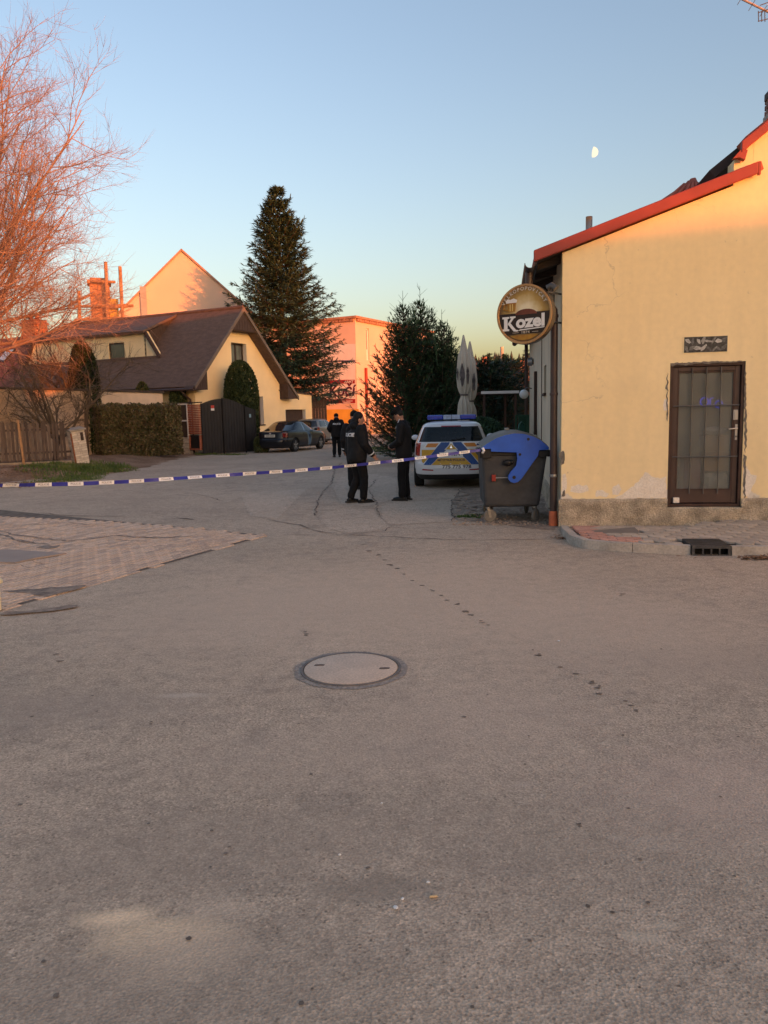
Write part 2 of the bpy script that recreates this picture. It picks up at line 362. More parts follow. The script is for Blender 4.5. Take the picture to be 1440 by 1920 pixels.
MB().lathe([(.338,0),(.338,.011),(.320,.011),(.320,-.02)], 64, cap=False).build('ring', M_iron, t, 30)
MB().lathe([(.312,-.03),(.312,.011),(.300,.014),(.0005,.014)], 64, cap=False).build('cover', M_conc, t, 30)
for x, y in ((-.215,.06),(.225,-.035)): MB().prism([(x-.035,y-.012),(x-.02,y-.018),(x+.03,y-.014),(x+.036,y+.006),(x+.01,y+.014),(x-.03,y+.010)], .010, .0165).build('slot', M_crack, t)

# ------------------------------------------------------------------ brick-paved drive on the left
M_pav = [mat('paver_%d' % i, c, rough=.92, var=.14, vscale=14, fine=.2, fscale=60, bump=.4, bscale=50, bdist=.006) for i, c in enumerate(((.55,.405,.305),(.62,.46,.345),(.47,.35,.27),(.59,.415,.295)))]
M_joint = mat('joint_sand', (.15,.12,.095), rough=.97, var=.3, vscale=8)
pz = [(-1.68,10.9), (-3.59,12.21), (-5.5,13.5), (-8.9,15.9), (-10.5,16), (-10.5,6), (-4.6,4.5), (-3.52,6.80)]
drive = sheet('paved_drive', [(p[0], p[1]) for p in pz], .004, M_joint)
dd = Vector((-1.86,-4.17)).normalized(); nn = Vector((dd.y, -dd.x))
if nn.x > 0: nn = -nn
def brick_mesh(m):
    b = MB(); a, c = .0955, .0455; e = .007; z0, z1, z2 = -.014, .006, .013
    b.add([(-a,-c,z0),(a,-c,z0),(a,c,z0),(-a,c,z0),(-a,-c,z1),(a,-c,z1),(a,c,z1),(-a,c,z1),(-a+e,-c+e,z2),(a-e,-c+e,z2),(a-e,c-e,z2),(-a+e,c-e,z2)],
          [(0,1,5,4),(1,2,6,5),(2,3,7,6),(3,0,4,7),(4,5,9,8),(5,6,10,9),(6,7,11,10),(7,4,8,11),(8,9,10,11)])
    me = b.mesh('brick'); me.materials.append(m); return me
BM = [brick_mesh(m) for m in M_pav]; bl = []
for i in range(-2, 70):
    for j in range(0, 95):
        q = Vector((-1.62,10.94)) + dd*(i*.2+(j % 2)*.1) + nn*(j*.1+.06)
        if inside(q.x, q.y, pz) and (inside(q.x+.09, q.y-.03, pz) or rnd.random() < .6): 
            u_ = (q.x/q.y) 
            bl.append((q.y - (0 if u_ > -.56 else -40), q))
bl.sort(key=lambda e: e[0])
ang = math.atan2(dd.y, dd.x); rest = MB()
for k, (yy, q) in enumerate(bl):
    dz = -.004*max(0, noise.noise((q.x*1.1, q.y*1.1, 2)))*3 + rnd.uniform(-.002,.002); az = ang + rnd.uniform(-.02,.02)
    if k < 300:
        o = bpy.data.objects.new('brick', BM[rnd.randrange(4)]); COL.objects.link(o); o.parent = drive; o.location = (q.x, q.y, dz); o.rotation_euler.z = az
    else:
        src = BM[0]; cs, sn = math.cos(az), math.sin(az)
        rest.add([(q.x+v.co.x*cs-v.co.y*sn, q.y+v.co.x*sn+v.co.y*cs, v.co.z+dz) for v in src.vertices], [list(p.vertices) for p in src.polygons], rnd.randrange(4))
o = rest.build('bricks', M_pav, drive); o['kind'] = 'stuff'
st = MB()
def c2(l): return [(x*.20833, 960+y*.20833) for x, y in l]
for l in ([(20,728),(240,708),(560,688),(780,668),(792,680),(700,715),(560,745),(440,775),(330,755),(280,738)], [(0,940),(60,908),(280,905),(480,870),(710,848),(690,875),(480,905),(250,930)], [(330,330),(420,308),(480,318),(560,305),(500,335),(400,340)]):
    q = jag([(p.x, p.y) for p in pxs(c2(l))], .1, .025)
    bm_ = bmesh.new(); bm_.faces.new([bm_.verts.new((p.x, p.y, .0165)) for p in q]); bmesh.ops.triangulate(bm_, faces=bm_.faces)
    st.add([v.co[:] for v in bm_.verts], [[v.index for v in f.verts] for f in bm_.faces]) if not bm_.verts.index_update() else 0; bm_.free()
for l, wd in (([(0,180),(130,215),(330,238),(600,270),(840,250),(1060,215),(1200,235),(1440,240),(1560,236),(1640,222)], .12), ([(0,140),(300,115),(420,120),(620,100),(780,125),(950,125)], .05), ([(0,205),(150,255),(330,290),(440,300)], .10),
              ([(1000,245),(1150,268),(1330,270),(1480,262)], .05), ([(0,240),(140,262),(260,290)], .06), ([(180,485),(290,512),(400,500),(440,520)], .04), ([(290,445),(350,470),(400,490)], .03), ([(1560,236),(1760,222)], .1)):
    ribbon(st, jag([(p.x, p.y) for p in pxs(c2(l))], .12, .03, False), wd, .0172)
o = st.build('damp_stains', mat('damp_brick', (.25,.19,.145), rough=.8, var=.3, vscale=6, fine=.3, fscale=30), drive); o['kind'] = 'stuff'
M_plate = mat('steel_plate', (.33,.26,.22), rough=.75, col2=(.38,.30,.25), vscale=3, bump=.3, bscale=40, metal=.2)
q = [(p.x, p.y) for p in pxs(c2([(-300,350),(100,357),(520,385),(600,390),(330,432),(140,475),(-300,466)]))]
tag(MB().prism(q[::-1], .0125, .03).build('cover_plate', M_plate), 'flat brown steel plate lying on the brick-paved drive', 'plate')
c = G(2,1146); t = thing('bollard', 'short cream post with round cap at the left picture edge', 'post', (c.x-.03, c.y, .012))
M_cream = mat('cream_paint', (.72,.62,.42), rough=.6, var=.15, vscale=6)
MB().lathe([(.035,0),(.035,.24)], 20).build('shaft', M_cream, t, 40)
MB().lathe([(.05,.24),(.062,.25),(.064,.275),(.05,.29),(.02,.294)], 24).build('cap', M_cream, t, 40)

# ------------------------------------------------------------------ dirt verge with grass and leaves
EY = [(14,-16),(17,-14.0),(19.5,-12.4),(21.6,-10.8),(23,-9.3),(24,-8.3),(27,-8.0),(31.4,-8.4),(34.3,-7.9),(36,-7.0),(38,-6.0),(42,-5.2)]
def ex(Y):
    for (a, xa), (b, xb) in zip(EY, EY[1:]):
        if a <= Y <= b: return xa+(xb-xa)*(Y-a)/(b-a)
    return -16
def sst(x): x = max(0, min(1, x)); return x*x*(3-2*x)
def vz(x, y):
    d = ex(y)-x
    if d < 0: return -.03
    fade = 1-.85*sst((y-31.5)/2.5)
    return (-.015 + .30*sst(d/3.0)*fade + .05*fade*sst(d/.5)*noise.noise((x*1.3, y*1.3, 0)) + .02*noise.noise((x*4, y*4, 3))*sst(d/.4)) + .012*sst(d/.3)
v = MB(); ny, nx = 90, 40
for i in range(ny+1):
    y = 14.2+(41.5-14.2)*i/ny
    for j in range(nx+1):
        x = ex(y)+.25*noise.noise((y*1.7, 7, 0)) - 18*(j/nx)**1.8; v.v.append((x, y, vz(x, y) if j else -.02))
for i in range(ny):
    for j in range(nx): v.f.append([i*(nx+1)+j, (i+1)*(nx+1)+j, (i+1)*(nx+1)+j+1, i*(nx+1)+j+1][::-1]); v.m.append(0)
struct('dirt_verge', v, M_dirt, True)
def vpt(px, py):
    z = 0.1
    for _ in range(8):
        q = G(px, py, z); z = max(0, vz(q.x, q.y))
    return q
M_grass = leafmat('grass', (.06,.11,.022), (.12,.15,.04))
def grass(name, spots, label, hmin=.05, hmax=.16, z0=None):
    gb = MB()
    for (x, y, n, rad) in spots:
        c = vpt(x, y) if z0 is None else G(x, y)
        for _ in range(n):
            a, r_ = rnd.uniform(0, 6.28), rad*rnd.random()**.5; bx, by = c.x+r_*math.cos(a), c.y+r_*math.sin(a)*.8
            bz = (vz(bx, by) if z0 is None else z0)-.01; h = rnd.uniform(hmin, hmax); t_ = rnd.uniform(0, 6.28); lx, ly = math.cos(t_)*h*rnd.uniform(.1,.7), math.sin(t_)*h*rnd.uniform(.1,.7); wd = rnd.uniform(.006,.012)
            wx, wy = -math.sin(t_)*wd, math.cos(t_)*wd
            gb.add([(bx-wx,by-wy,bz),(bx+wx,by+wy,bz),(bx+lx*.4+wx*.7,by+ly*.4+wy*.7,bz+h*.6),(bx+lx*.4-wx*.7,by+ly*.4-wy*.7,bz+h*.6),(bx+lx,by+ly,bz+h*.85)], [(0,1,2,3),(3,2,4)])
    o = gb.build(name, M_grass); return tag(o, label, 'grass', kind='stuff')
grass('grass', [(rnd.uniform(60,225), rnd.uniform(868,886), 260, .7) for _ in range(26)] + [(x, 872, 300, .5) for x in (120,135,150,165,180,200)] + [(rnd.uniform(345,470), 853-(x/20), 120, .4) for x in range(8)], 'green grass on the dirt verge below the picket fence')
grass('weeds', [(872,970,260,.16),(885,972,260,.14),(895,968,160,.12)], 'low green weeds growing beside the wheeled bin', .02, .07, 0)
grass('lawn_edge', [(rnd.uniform(700,760), rnd.uniform(838,852), 200, .6) for _ in range(12)], 'grass strip under the dense conifers beside the officers', .04, .1, 0)
M_dleaf = mat('dead_leaf', (.17,.085,.045), rough=.8, col2=(.30,.17,.09), vscale=30)
def leaves(name, spots, label, zf):
    lb = MB()
    for (x, y, n, rad) in spots:
        for _ in range(n):
            a, r_ = rnd.uniform(0, 6.28), rad*rnd.random()**.5; bx, by = x+r_*math.cos(a), y+r_*math.sin(a); bz = zf(bx, by)+rnd.uniform(.008,.035); s_ = rnd.uniform(.02,.045); t_ = rnd.uniform(0, 6.28)
            e = Vector((math.cos(t_), math.sin(t_), rnd.uniform(-.4,.4)))*s_; h = Vector((-math.sin(t_), math.cos(t_), rnd.uniform(-.5,.5)))*s_*.55; c = Vector((bx,by,bz))
            lb.add([c-e, c+h, c+e, c-h], [(0,1,2,3)])
    return tag(lb.build(name, M_dleaf), label, 'leaves', kind='stuff')
lq = [vpt(rnd.uniform(0,120), rnd.uniform(885,900)) for _ in range(26)]
leaves('fallen_leaves', [(q.x, q.y, 40, .5) for q in lq], 'brown fallen leaves along the dirt verge edge', lambda x, y: max(0, vz(x, y)))
kq = [G(x, 1049) for x in range(1405, 1475, 8)]
leaves('kerb_leaves', [(q.x, q.y+.02, 16, .13) for q in kq] + [(G(1300,1045).x, G(1300,1045).y, 5, .2), (G(1046,1010).x, G(1046,1010).y, 22, .12)], 'dead leaves gathered against the kerb by the drain', lambda x, y: .0)
# ------------------------------------------------------------------ the yellow pub
PA = R(-8.8); PC = Vector((2.57, 11.08, 0)); PX = Vector((math.cos(PA), math.sin(PA), 0)); PY = Vector((-math.sin(PA), math.cos(PA), 0))
def loc(v): q = Vector((v[0], v[1], v[2] if len(v) > 2 else 0))-PC; return Vector((q.dot(PX), q.dot(PY), q.z))
def onF(px, py, yo=0.0):
    d = ray(px, py); p0 = PC+PY*yo - Vector((0,0,EYE)); t = p0.dot(PY)/d.dot(PY); q = Vector((0,0,EYE))+d*t-PC; return q.dot(PX), q.z
pub = thing('pub_building', 'yellow plastered pub with red verge trim, peeling base and barred brown door', 'building', PC, PA)
M_plas = mat('yellow_plaster', (.95,.765,.45), rough=.93, col2=(.90,.715,.41), vscale=.7, fine=.03, fscale=12, bump=.12, bscale=18, bdist=.006)
def weather(m):
    """rain streaks, hairline cracks and flaked paint towards the base of the wall"""
    t = m.node_tree; n = t.nodes; L = t.links; b = n['Principled BSDF']; src = b.inputs['Base Color'].links[0].from_socket
    tc = n.new('ShaderNodeTexCoord'); co = tc.outputs['Object']
    def nz(scale, det, st=(1,1,1), off=(0,0,0)):
        mp = n.new('ShaderNodeMapping'); mp.inputs['Scale'].default_value = st; mp.inputs['Location'].default_value = off; L.new(co, mp.inputs[0]); q = n.new('ShaderNodeTexNoise'); q.inputs['Scale'].default_value = scale; q.inputs['Detail'].default_value = det; L.new(mp.outputs[0], q.inputs['Vector']); return q.outputs[0]
    def rg(s_, a_, b_, lo_=0., hi_=1.):
        q = n.new('ShaderNodeMapRange'); q.inputs[1].default_value = a_; q.inputs[2].default_value = b_; q.inputs[3].default_value = lo_; q.inputs[4].default_value = hi_; L.new(s_, q.inputs[0]); return q.outputs[0]
    def mx(f, a_, b_, mode='MIX'):
        q = n.new('ShaderNodeMixRGB'); q.blend_type = mode
        for k, v_ in ((0, f), (1, a_), (2, b_)):
            if isinstance(v_, (int, float)): q.inputs[k].default_value = v_
            elif isinstance(v_, tuple): q.inputs[k].default_value = v_+(1,)
            else: L.new(v_, q.inputs[k])
        return q.outputs[0]
    def mt(op, a_, b_):
        q = n.new('ShaderNodeMath'); q.operation = op
        for k, v_ in ((0, a_), (1, b_)):
            if isinstance(v_, (int, float)): q.inputs[k].default_value = v_
            else: L.new(v_, q.inputs[k])
        return q.outputs[0]
    c = mx(1.0, src, rg(nz(2.2, 5, (3,3,.35)), .3, .7, .97, 1.025), 'MULTIPLY')
    c = mx(rg(nz(1.3, 6), .58, .72, 0, .30), c, (.74,.58,.36))
    vo = n.new('ShaderNodeTexVoronoi'); vo.feature = 'DISTANCE_TO_EDGE'; vo.inputs['Scale'].default_value = .9
    wv = n.new('ShaderNodeMapping'); L.new(co, wv.inputs[0]); ad = n.new('ShaderNodeVectorMath'); ad.operation = 'ADD'; nc = n.new('ShaderNodeTexNoise'); nc.inputs['Scale'].default_value = 3; nc.inputs['Detail'].default_value = 6; L.new(co, nc.inputs['Vector']); sc2 = n.new('ShaderNodeVectorMath'); sc2.operation = 'SCALE'; sc2.inputs['Scale'].default_value = .5; L.new(nc.outputs['Color'], sc2.inputs[0]); L.new(wv.outputs[0], ad.inputs[0]); L.new(sc2.outputs[0], ad.inputs[1]); L.new(ad.outputs[0], vo.inputs['Vector'])
    crk = mt('MULTIPLY', rg(vo.outputs['Distance'], .006, .002), rg(nz(.8, 3, off=(4,2,1)), .50, .60, 0, .35)); c = mx(crk, c, (.40,.30,.19))
    c = mx(rg(nz(16, 3), .70, .74, 0, .5), c, (.62,.49,.31))
    sp = n.new('ShaderNodeSeparateXYZ'); L.new(co, sp.inputs[0]); z = sp.outputs['Z']
    pe = mt('ADD', nz(3.2, 7, off=(2,0,5)), rg(z, .40, .95, .12, -.30)); c = mx(rg(pe, .60, .625), c, (.74,.66,.57)); c = mx(rg(mt('ADD', nz(5, 6, off=(7,1,0)), rg(z, .38, .60, .10, -.35)), .58, .62, 0, .6), c, (.50,.43,.34))
    L.new(c, b.inputs['Base Color'])
weather(M_plas)
M_side = mat('beige_plaster', (.66,.55,.41), rough=.93, var=.08, vscale=1.2, bump=.2, bscale=30, bdist=.006)
M_plinth = mat('pebble_plinth', (.33,.275,.205), rough=.97, col2=(.56,.465,.345), vscale=5, fine=.28, fscale=55, bump=.9, bscale=45, bdist=.03, lo=.36, hi=.62, detail=10)
M_peel = mat('bare_plaster', (.82,.72,.60), rough=.95, col2=(.88,.80,.70), vscale=9, fine=.1, fscale=40, bump=.4, bscale=40, bdist=.008)
M_red = mat('red_sheet', (.28,.045,.033), rough=.55, var=.12, vscale=3, spec=.4)
M_redtile = mat('red_tile', (.40,.12,.08), rough=.8, var=.2, vscale=6, bump=.4, bscale=20)
M_dkroof = mat('dark_roof', (.05,.035,.035), rough=.7, var=.25, vscale=4)
M_soffit = mat('weathered_board', (.055,.04,.032), rough=.85, var=.35, vscale=4, stretch=(1,8,8))
M_brown = mat('brown_paint', (.068,.036,.030), rough=.45, var=.15, vscale=5, spec=.45, bump=.1, bscale=60)
M_brown2 = mat('brown_frame', (.055,.028,.022), rough=.55, var=.2, vscale=7)
M_pipe = mat('pipe_paint', (.060,.035,.032), rough=.45, var=.2, vscale=3, spec=.5)
M_steel = mat('galvanised', (.35,.35,.36), rough=.4, var=.15, metal=.8)
M_bar = mat('iron_bar', (.12,.115,.11), rough=.5, var=.2, metal=.4)
M_clay = mat('clay_sleeve', (.55,.14,.06), rough=.7, var=.15, vscale=8)
SL = .338
def zt(x): return 3.86+SL*x                         # underside of the verge trim
DX0, DX1, DZ0, DZ1 = 1.475, 2.465, .29, 2.30
def zm(x): return 4.98+.77*(x-2.25)
RX, WX = 6.9, 11.6
fw = MB()
for poly in ([(0,.30),(DX0,.30),(DX0,zt(DX0)),(0,zt(0))], [(DX0,DZ1),(DX1,DZ1),(DX1,zt(DX1)),(DX0,zt(DX0))], [(DX1,.30),(WX,.30),(WX,zm(RX)-.77*(WX-RX)),(RX,zm(RX)),(DX1,zm(DX1))]):
    fw.prism(poly, 0, .3, 'y')
# the piece of gable between the two roof lines next to the door bay
fw.prism([(DX0+.75,zt(DX0+.75)+.0005),(DX1,zt(DX1)+.0005),(DX1,zm(DX1)),(DX0+.75,zm(DX0+.75)-.02)], .002, .3, 'y')
fw.build('front_wall', M_plas, pub)
def zs(y): return 3.72
W1, W2 = (3.9,4.66,2.02,2.56), (8.0,8.62,1.15,2.6)
sw = MB(); segs = [(0.3,W1[0],0,3.95),(W1[0],W1[1],0,W1[2]),(W1[0],W1[1],W1[3],3.95),(W1[1],W2[0],0,3.95),(W2[0],W2[1],0,W2[2]),(W2[0],W2[1],W2[3],3.95),(W2[1],13,0,3.95)]
for a, b, c, d in segs: sw.box(0, .3, a, b, c, d)
sw.build('side_wall', M_side, pub)
MB().box(.3, WX, 12.7, 13, 0, 5).box(WX-.3, WX, .3, 12.7, 0, 4.7).build('rear_wall', M_side, pub)
for (a, b, c, d), pn in ((W1, 1), (W2, 2)):
    wn = MB().box(.10,.14,a,a+.05,c,d).box(.10,.14,b-.05,b,c,d).box(.10,.14,a+.05,b-.05,c,c+.05).box(.10,.14,a+.05,b-.05,d-.05,d).box(.10,.14,(a+b)/2-.02,(a+b)/2+.02,c+.05,d-.05).build('window', M_brown2, pub)
    MB().box(.12,.125,a+.05,b-.05,c+.05,d-.05).build('pane', glass('pub_pane', (.02,.022,.025)), wn)
    MB().box(-.05,.1,a-.04,b+.04,c-.05,c).build('sill', M_brown2, wn)
MB().box(-.07,-.005,7.75,7.98,1.1,2.62).build('shutter', M_brown2, pub)
# rough plinth
pl = MB()
def plinth(x0, x1, z1, side=False, ph=0):
    nx, nz = max(2, int((x1-x0)/.05)), 9; b = len(pl.v)
    for i in range(nx+1):
        for j in range(nz+2):
            s_ = x0+(x1-x0)*i/nx; jj = min(j, nz); z = (z1+.018*noise.noise((s_*5, ph, 3)))*jj/nz
            o_ = -.035-.02*noise.noise((s_*4, z*7, ph))-.010*noise.noise((s_*15, z*18, ph)) if j <= nz else .03
            if side: pl.v.append((o_, s_, z))
            else: pl.v.append((s_, o_, z))
    k = nz+2
    for i in range(nx):
        for j in range(nz+1):
            q = [b+i*k+j, b+(i+1)*k+j, b+(i+1)*k+j+1, b+i*k+j+1]
            pl.f.append(q[::-1] if side else q); pl.m.append(0)
plinth(-.035, DX0, .41); plinth(DX0, DX1, .285, ph=2); plinth(DX1, 8, .41, ph=4); plinth(-.03, 12.9, .36, True, 9)
pl.build('plinth', M_plinth, pub, True)
# peeled patches of bare plaster just above the plinth
def patch(poly, nm='peeled_patch', m=None, seed=0, dep=.0025):
    pts_ = []; n = len(poly)
    for i in range(n):
        a, b = Vector(poly[i]), Vector(poly[(i+1) % n]); k = max(2, int((b-a).length/.02))
        for j in range(k):
            q = a+(b-a)*(j/k); pts_.append((q.x+.022*noise.noise((q.x*17, q.y*17, seed)), q.y+.022*noise.noise((q.x*17, q.y*17, seed+9))))
    bm = bmesh.new(); vs_ = [bm.verts.new((p[0], -dep, p[1])) for p in pts_]; f = bm.faces.new(vs_); bm.normal_update()
    if f.normal.y > 0: f.normal_flip()
    r_ = bmesh.ops.extrude_face_region(bm, geom=[f]); 
    for e in r_['geom']:
        if isinstance(e, bmesh.types.BMVert): e.co.y = .002
    bmesh.ops.triangulate(bm, faces=bm.faces); bmesh.ops.recalc_face_normals(bm, faces=bm.faces)
    me = bpy.data.meshes.new(nm); bm.to_mesh(me); bm.free(); mk(nm, me, m or M_peel, pub)
for i, l in enumerate(([(1152,934),(1170,925),(1195,905),(1210,884),(1222,895),(1235,896),(1249,894),(1249,934)], [(1116,931),(1118,920),(1128,918),(1142,926),(1138,932)], [(1148,928),(1150,912),(1160,908),(1166,918),(1160,928)],
                       [(1068,922),(1072,912),(1085,908),(1100,910),(1104,920),(1092,924)], [(1393,930),(1394,880),(1398,874),(1408,888),(1418,892),(1416,905),(1410,915),(1404,930)], [(1246,770),(1243,758),(1247,748),(1252,755),(1252,770)], [(1053,925),(1054,890),(1060,888),(1063,905),(1060,925)])):
    patch([onF(x, y) for x, y in l], seed=i*3)
M_gouge = mat('grey_render', (.20,.175,.15), rough=.97, var=.3, vscale=14, bump=.6, bscale=50)
for i, l in enumerate(([(1394,935),(1394,850),(1398,856),(1400,865),(1397,880),(1399,890),(1396,935)], [(1396,850),(1396,690),(1399,700),(1398,745),(1400,780),(1399,830)], [(1252,700),(1252,790),(1249,785),(1250,750),(1251,735),(1248,728)],
                       [(1050,860),(1049,850),(1055,845),(1059,856),(1058,868),(1053,872)], [(1258,681),(1300,679),(1392,676),(1395,679),(1300,683),(1258,686)], [(1053,930),(1054,922),(1059,918),(1060,930)])):
    patch([onF(x, y) for x, y in l], 'broken_edge', M_gouge, seed=40+i*3, dep=.006)

# roofs
def slope(name, x0, z0, x1, z1, y0, y1, th, m, par=pub):
    n = Vector((-(z1-z0), 0, x1-x0)).normalized()
    if n.z < 0: n = -n
    return MB().slab([(x0,y0,z0),(x1,y0,z1),(x1,y1,z1),(x0,y1,z0)], n, th).build(name, m, par)
EX = -.38
slope('lower_roof', EX, zt(EX)+.16, 2.55, zt(2.55)+.16, -.06, 13.1, .10, M_redtile)
slope('soffit', EX+.04, zt(EX+.04)+.045, -.005, zt(-.005)+.045, .02, 13.0, .02, M_soffit)
slope('main_roof', 2.0, zm(2.0)+.14, RX, zm(RX)+.14, .35, 13.1, .12, M_dkroof)
slope('main_roof', 2.34, zm(2.34)+.16, RX, zm(RX)+.16, -.06, .35, .12, M_redtile)
slope('main_roof', RX, zm(RX)+.15, WX+.4, zm(RX)+.15-.77*(WX+.4-RX), -.06, 13.1, .12, M_redtile)
def verge(x0, z0, x1, z1, h, y0=-.12, y1=-.061):
    MB().prism([(x0,z0),(x1,z1),(x1,z1+h),(x0,z0+h)], y0, y1, 'y').build('verge_trim', M_red, pub, bevel=.012)
verge(EX-.02, zt(EX-.02)+.015, 2.50, zt(2.50)+.015, .155)
verge(2.28, zm(2.28)-.01, RX, zm(RX)-.01, .145)
MB().prism([(2.18,4.93),(2.30,5.06),(2.36,5.02),(2.33,4.90),(2.26,4.94)], -.11, -.02, 'y').build('verge_end', M_red, pub)
MB().box(2.501,2.53,-.118,-.062,zt(2.5)+.0,zt(2.5)+.165).build('verge_cap', M_red, pub)
for yy in [.25+.9*i for i in range(14)]:
    MB().prism([(EX+.05,zt(EX+.05)-.06),(-.003,zt(0)-.09),(-.003,zt(0)+.02),(EX+.05,zt(EX+.05)+.02)], yy, yy+.09, 'y').build('rafter', M_soffit, pub)
gt = MB(); prof = [(.075*math.cos(a), .075*math.sin(a)) for a in [math.pi+math.pi*i/8 for i in range(9)]] + [(.066*math.cos(a), .066*math.sin(a)) for a in [2*math.pi-math.pi*i/8 for i in range(9)]]
gt.prism([(EX-.07+p, zt(EX)+.0+q) for p, q in prof], -.10, 13.1, 'y'); gt.build('gutter', M_pipe, pub, 40)
MB().box(EX+.002, EX+.022, -.055, 13.05, zt(EX)-.03, zt(EX)+.05).build('fascia', M_soffit, pub)
dp = MB().tube([(EX-.07,.30,zt(EX)-.06),(EX-.07,.30,3.50),(EX-.06,.29,3.43),(-.16,.16,3.20),(-.105,.13,3.10),(-.10,.13,2.9),(-.10,.13,.10)], .052, 14).build('downpipe', M_pipe, pub, 40)
for z in (.72, 3.0, 1.9): MB().lathe([(.058,0),(.060,.01),(.060,.03),(.058,.04)], 18, (-.10,.13,z)).build('pipe_collar', M_steel if z < 1 else M_pipe, dp, 40)
MB().lathe([(.066,0),(.062,.21),(.054,.22)], 18, (-.10,.13,.0)).build('clay_sleeve', M_clay, dp, 40)
MB().tube([(-.10,12.9,3.85),(-.10,12.9,0)], .055, 10).build('downpipe', M_pipe, pub, 40)
# lamp on the side wall, small vent and cable
lp = MB().tube([(0,11.1,2.3),(-.12,11.1,2.33),(-.22,11.1,2.28)], .018, 8).build('wall_lamp', M_bar, pub)
MB().ell((-.22,11.1,2.15), (.13,.13,.13), 16, 10).build('lamp_globe', mat('opal_glass', (.75,.76,.78), rough=.3, var=.03), lp, True)
MB().lathe([(.10,-.16),(.12,-.05),(.06,0)], 14, (0,9.9,2.98), 'x').build('vent_hood', M_steel, pub, 40)
for (y, zz) in ((1.6,3.4),(5.4,3.5)): MB().tube([(-.012,y,3.7),(-.012,y+.02,1.6),(-.012,y,.5)], .009, 5).build('cable', M_brown2, pub)
# dormer hip, vent pipe and brick chimney on the roof
yo = 1.2; a, b, c_p = onF(1205,388,yo), onF(1308,324,yo), onF(1337,333,yo)
hp = MB(); hp.add([(a[0],yo-.2,a[1]-.1),(c_p[0]+.06,yo-.2,c_p[1]-.3),(c_p[0]+.06,yo+1.2,c_p[1]-.3),(a[0],yo+1.2,a[1]-.1),(b[0],yo+.3,b[1]),(c_p[0]-.02,yo+.6,c_p[1]+.01)], [(0,1,4),(1,5,4),(1,2,5),(2,3,4,5),(3,0,4)])
hd = hp.build('dormer_roof', M_redtile, pub)
for i in range(5):
    s_ = .2+.14*i; p0 = Vector((a[0],yo-.2,a[1]-.1)).lerp(Vector((c_p[0]+.06,yo-.2,c_p[1]-.3)), s_); p1 = Vector((b[0],yo+.3,b[1])).lerp(p0, .12+.5*max(0,.5-s_)); MB().tube([p0+Vector((0,-.02,.02)), p1+Vector((0,-.02,.02))], .03, 6).build('tile_roll', M_redtile, hd)
yo = 2.2; a, b = onF(1098,434,yo), onF(1111,406,yo)
vp = MB().lathe([((b[0]-a[0])/2, zt(a[0])+.2), ((b[0]-a[0])/2, b[1]), ((b[0]-a[0])/2*.8, b[1]), ((b[0]-a[0])/2*.8, b[1]-.1)], 16, ((a[0]+b[0])/2, yo, 0)).build('vent_pipe', mat('rusty_zinc', (.30,.31,.34), rough=.6, col2=(.42,.22,.12), vscale=4, lo=.45, hi=.6), pub, 40)
M_brk = [mat('chimney_brick_%d' % i, c, rough=.9, var=.2, vscale=12, bump=.4) for i, c in enumerate(((.30,.12,.085),(.38,.16,.11),(.22,.10,.085)))]
M_mor = mat('mortar', (.38,.33,.29), rough=.95, var=.2)
M_cap = mat('chimney_cap', (.10,.085,.08), rough=.9, var=.2); M_band = mat('chimney_band', (.42,.37,.33), rough=.9, var=.2)
yo = .55; cx0 = onF(1434,200,yo+.5)[0]; ct = onF(1434,152,yo)[1]; cb_ = 5.0
ch = MB().box(cx0+.012, cx0+.488, yo+.012, yo+.488, cb_, ct-.02).build('chimney', M_mor, pub)
bmesh_b = {}
def chb(x0, x1, y0, y1, z0, z1, m): MB().box(x0, x1, y0, y1, z0, z1).build('brick', m, ch, bevel=.004, seg=1)
z = cb_; k = 0
while z < ct-.10:
    h = .068
    if abs(z-(ct-.42)) < .04: MB().box(cx0-.015, cx0+.515, yo-.015, yo+.515, z, z+h).build('band', M_band, ch, bevel=.005)
    else:
        for i in range(2):
            e = (k % 2)*.06
            for side in range(2):
                y0 = yo if side == 0 else yo+.49; lo_, hi_ = (.25*i, .25*i+.24)
                chb(cx0+lo_, cx0+hi_, y0-.002, y0+.02, z, z+h, M_brk[(k+i) % 3])
            chb(cx0-.002, cx0+.02, yo+.022+.225*i+e*.3, yo+.022+.225*i+.215+e*.3-(.05 if i else 0), z, z+h, M_brk[(k*2+i) % 3])
    z += .08; k += 1
MB().box(cx0-.01, cx0+.51, yo-.01, yo+.51, ct-.10, ct).build('cap', M_cap, ch, bevel=.008)

# ------------------------------------------------------------------ the door
M_pane = bpy.data.materials.new('frosted_pane'); M_pane.use_nodes = True
n = M_pane.node_tree.nodes; L = M_pane.node_tree.links; b = n['Principled BSDF']
b.inputs['Base Color'].default_value = (.27,.285,.27,1); b.inputs['Roughness'].default_value = .25; b.inputs['Specular IOR Level'].default_value = .5
tr = n.new('ShaderNodeBsdfTransparent'); tr.inputs[0].default_value = (.85,.85,.82,1); ms = n.new('ShaderNodeMixShader'); nz = n.new('ShaderNodeTexNoise'); nz.inputs['Scale'].default_value = 3
mr = n.new('ShaderNodeMapRange'); mr.inputs[1].default_value = .3; mr.inputs[2].default_value = .7; mr.inputs[3].default_value = .5; mr.inputs[4].default_value = .72
L.new(nz.outputs[0], mr.inputs[0]); L.new(mr.outputs[0], ms.inputs[0]); L.new(b.outputs[0], ms.inputs[1]); L.new(tr.outputs[0], ms.inputs[2]); L.new(ms.outputs[0], n['Material Output'].inputs[0])
door = MB().box(1.59,2.40,.055,.085,.34,.52).build('door', M_brown, pub, bevel=.006)     # bottom rail carries the leaf
tag(door, 'brown half-glazed door with iron bars')
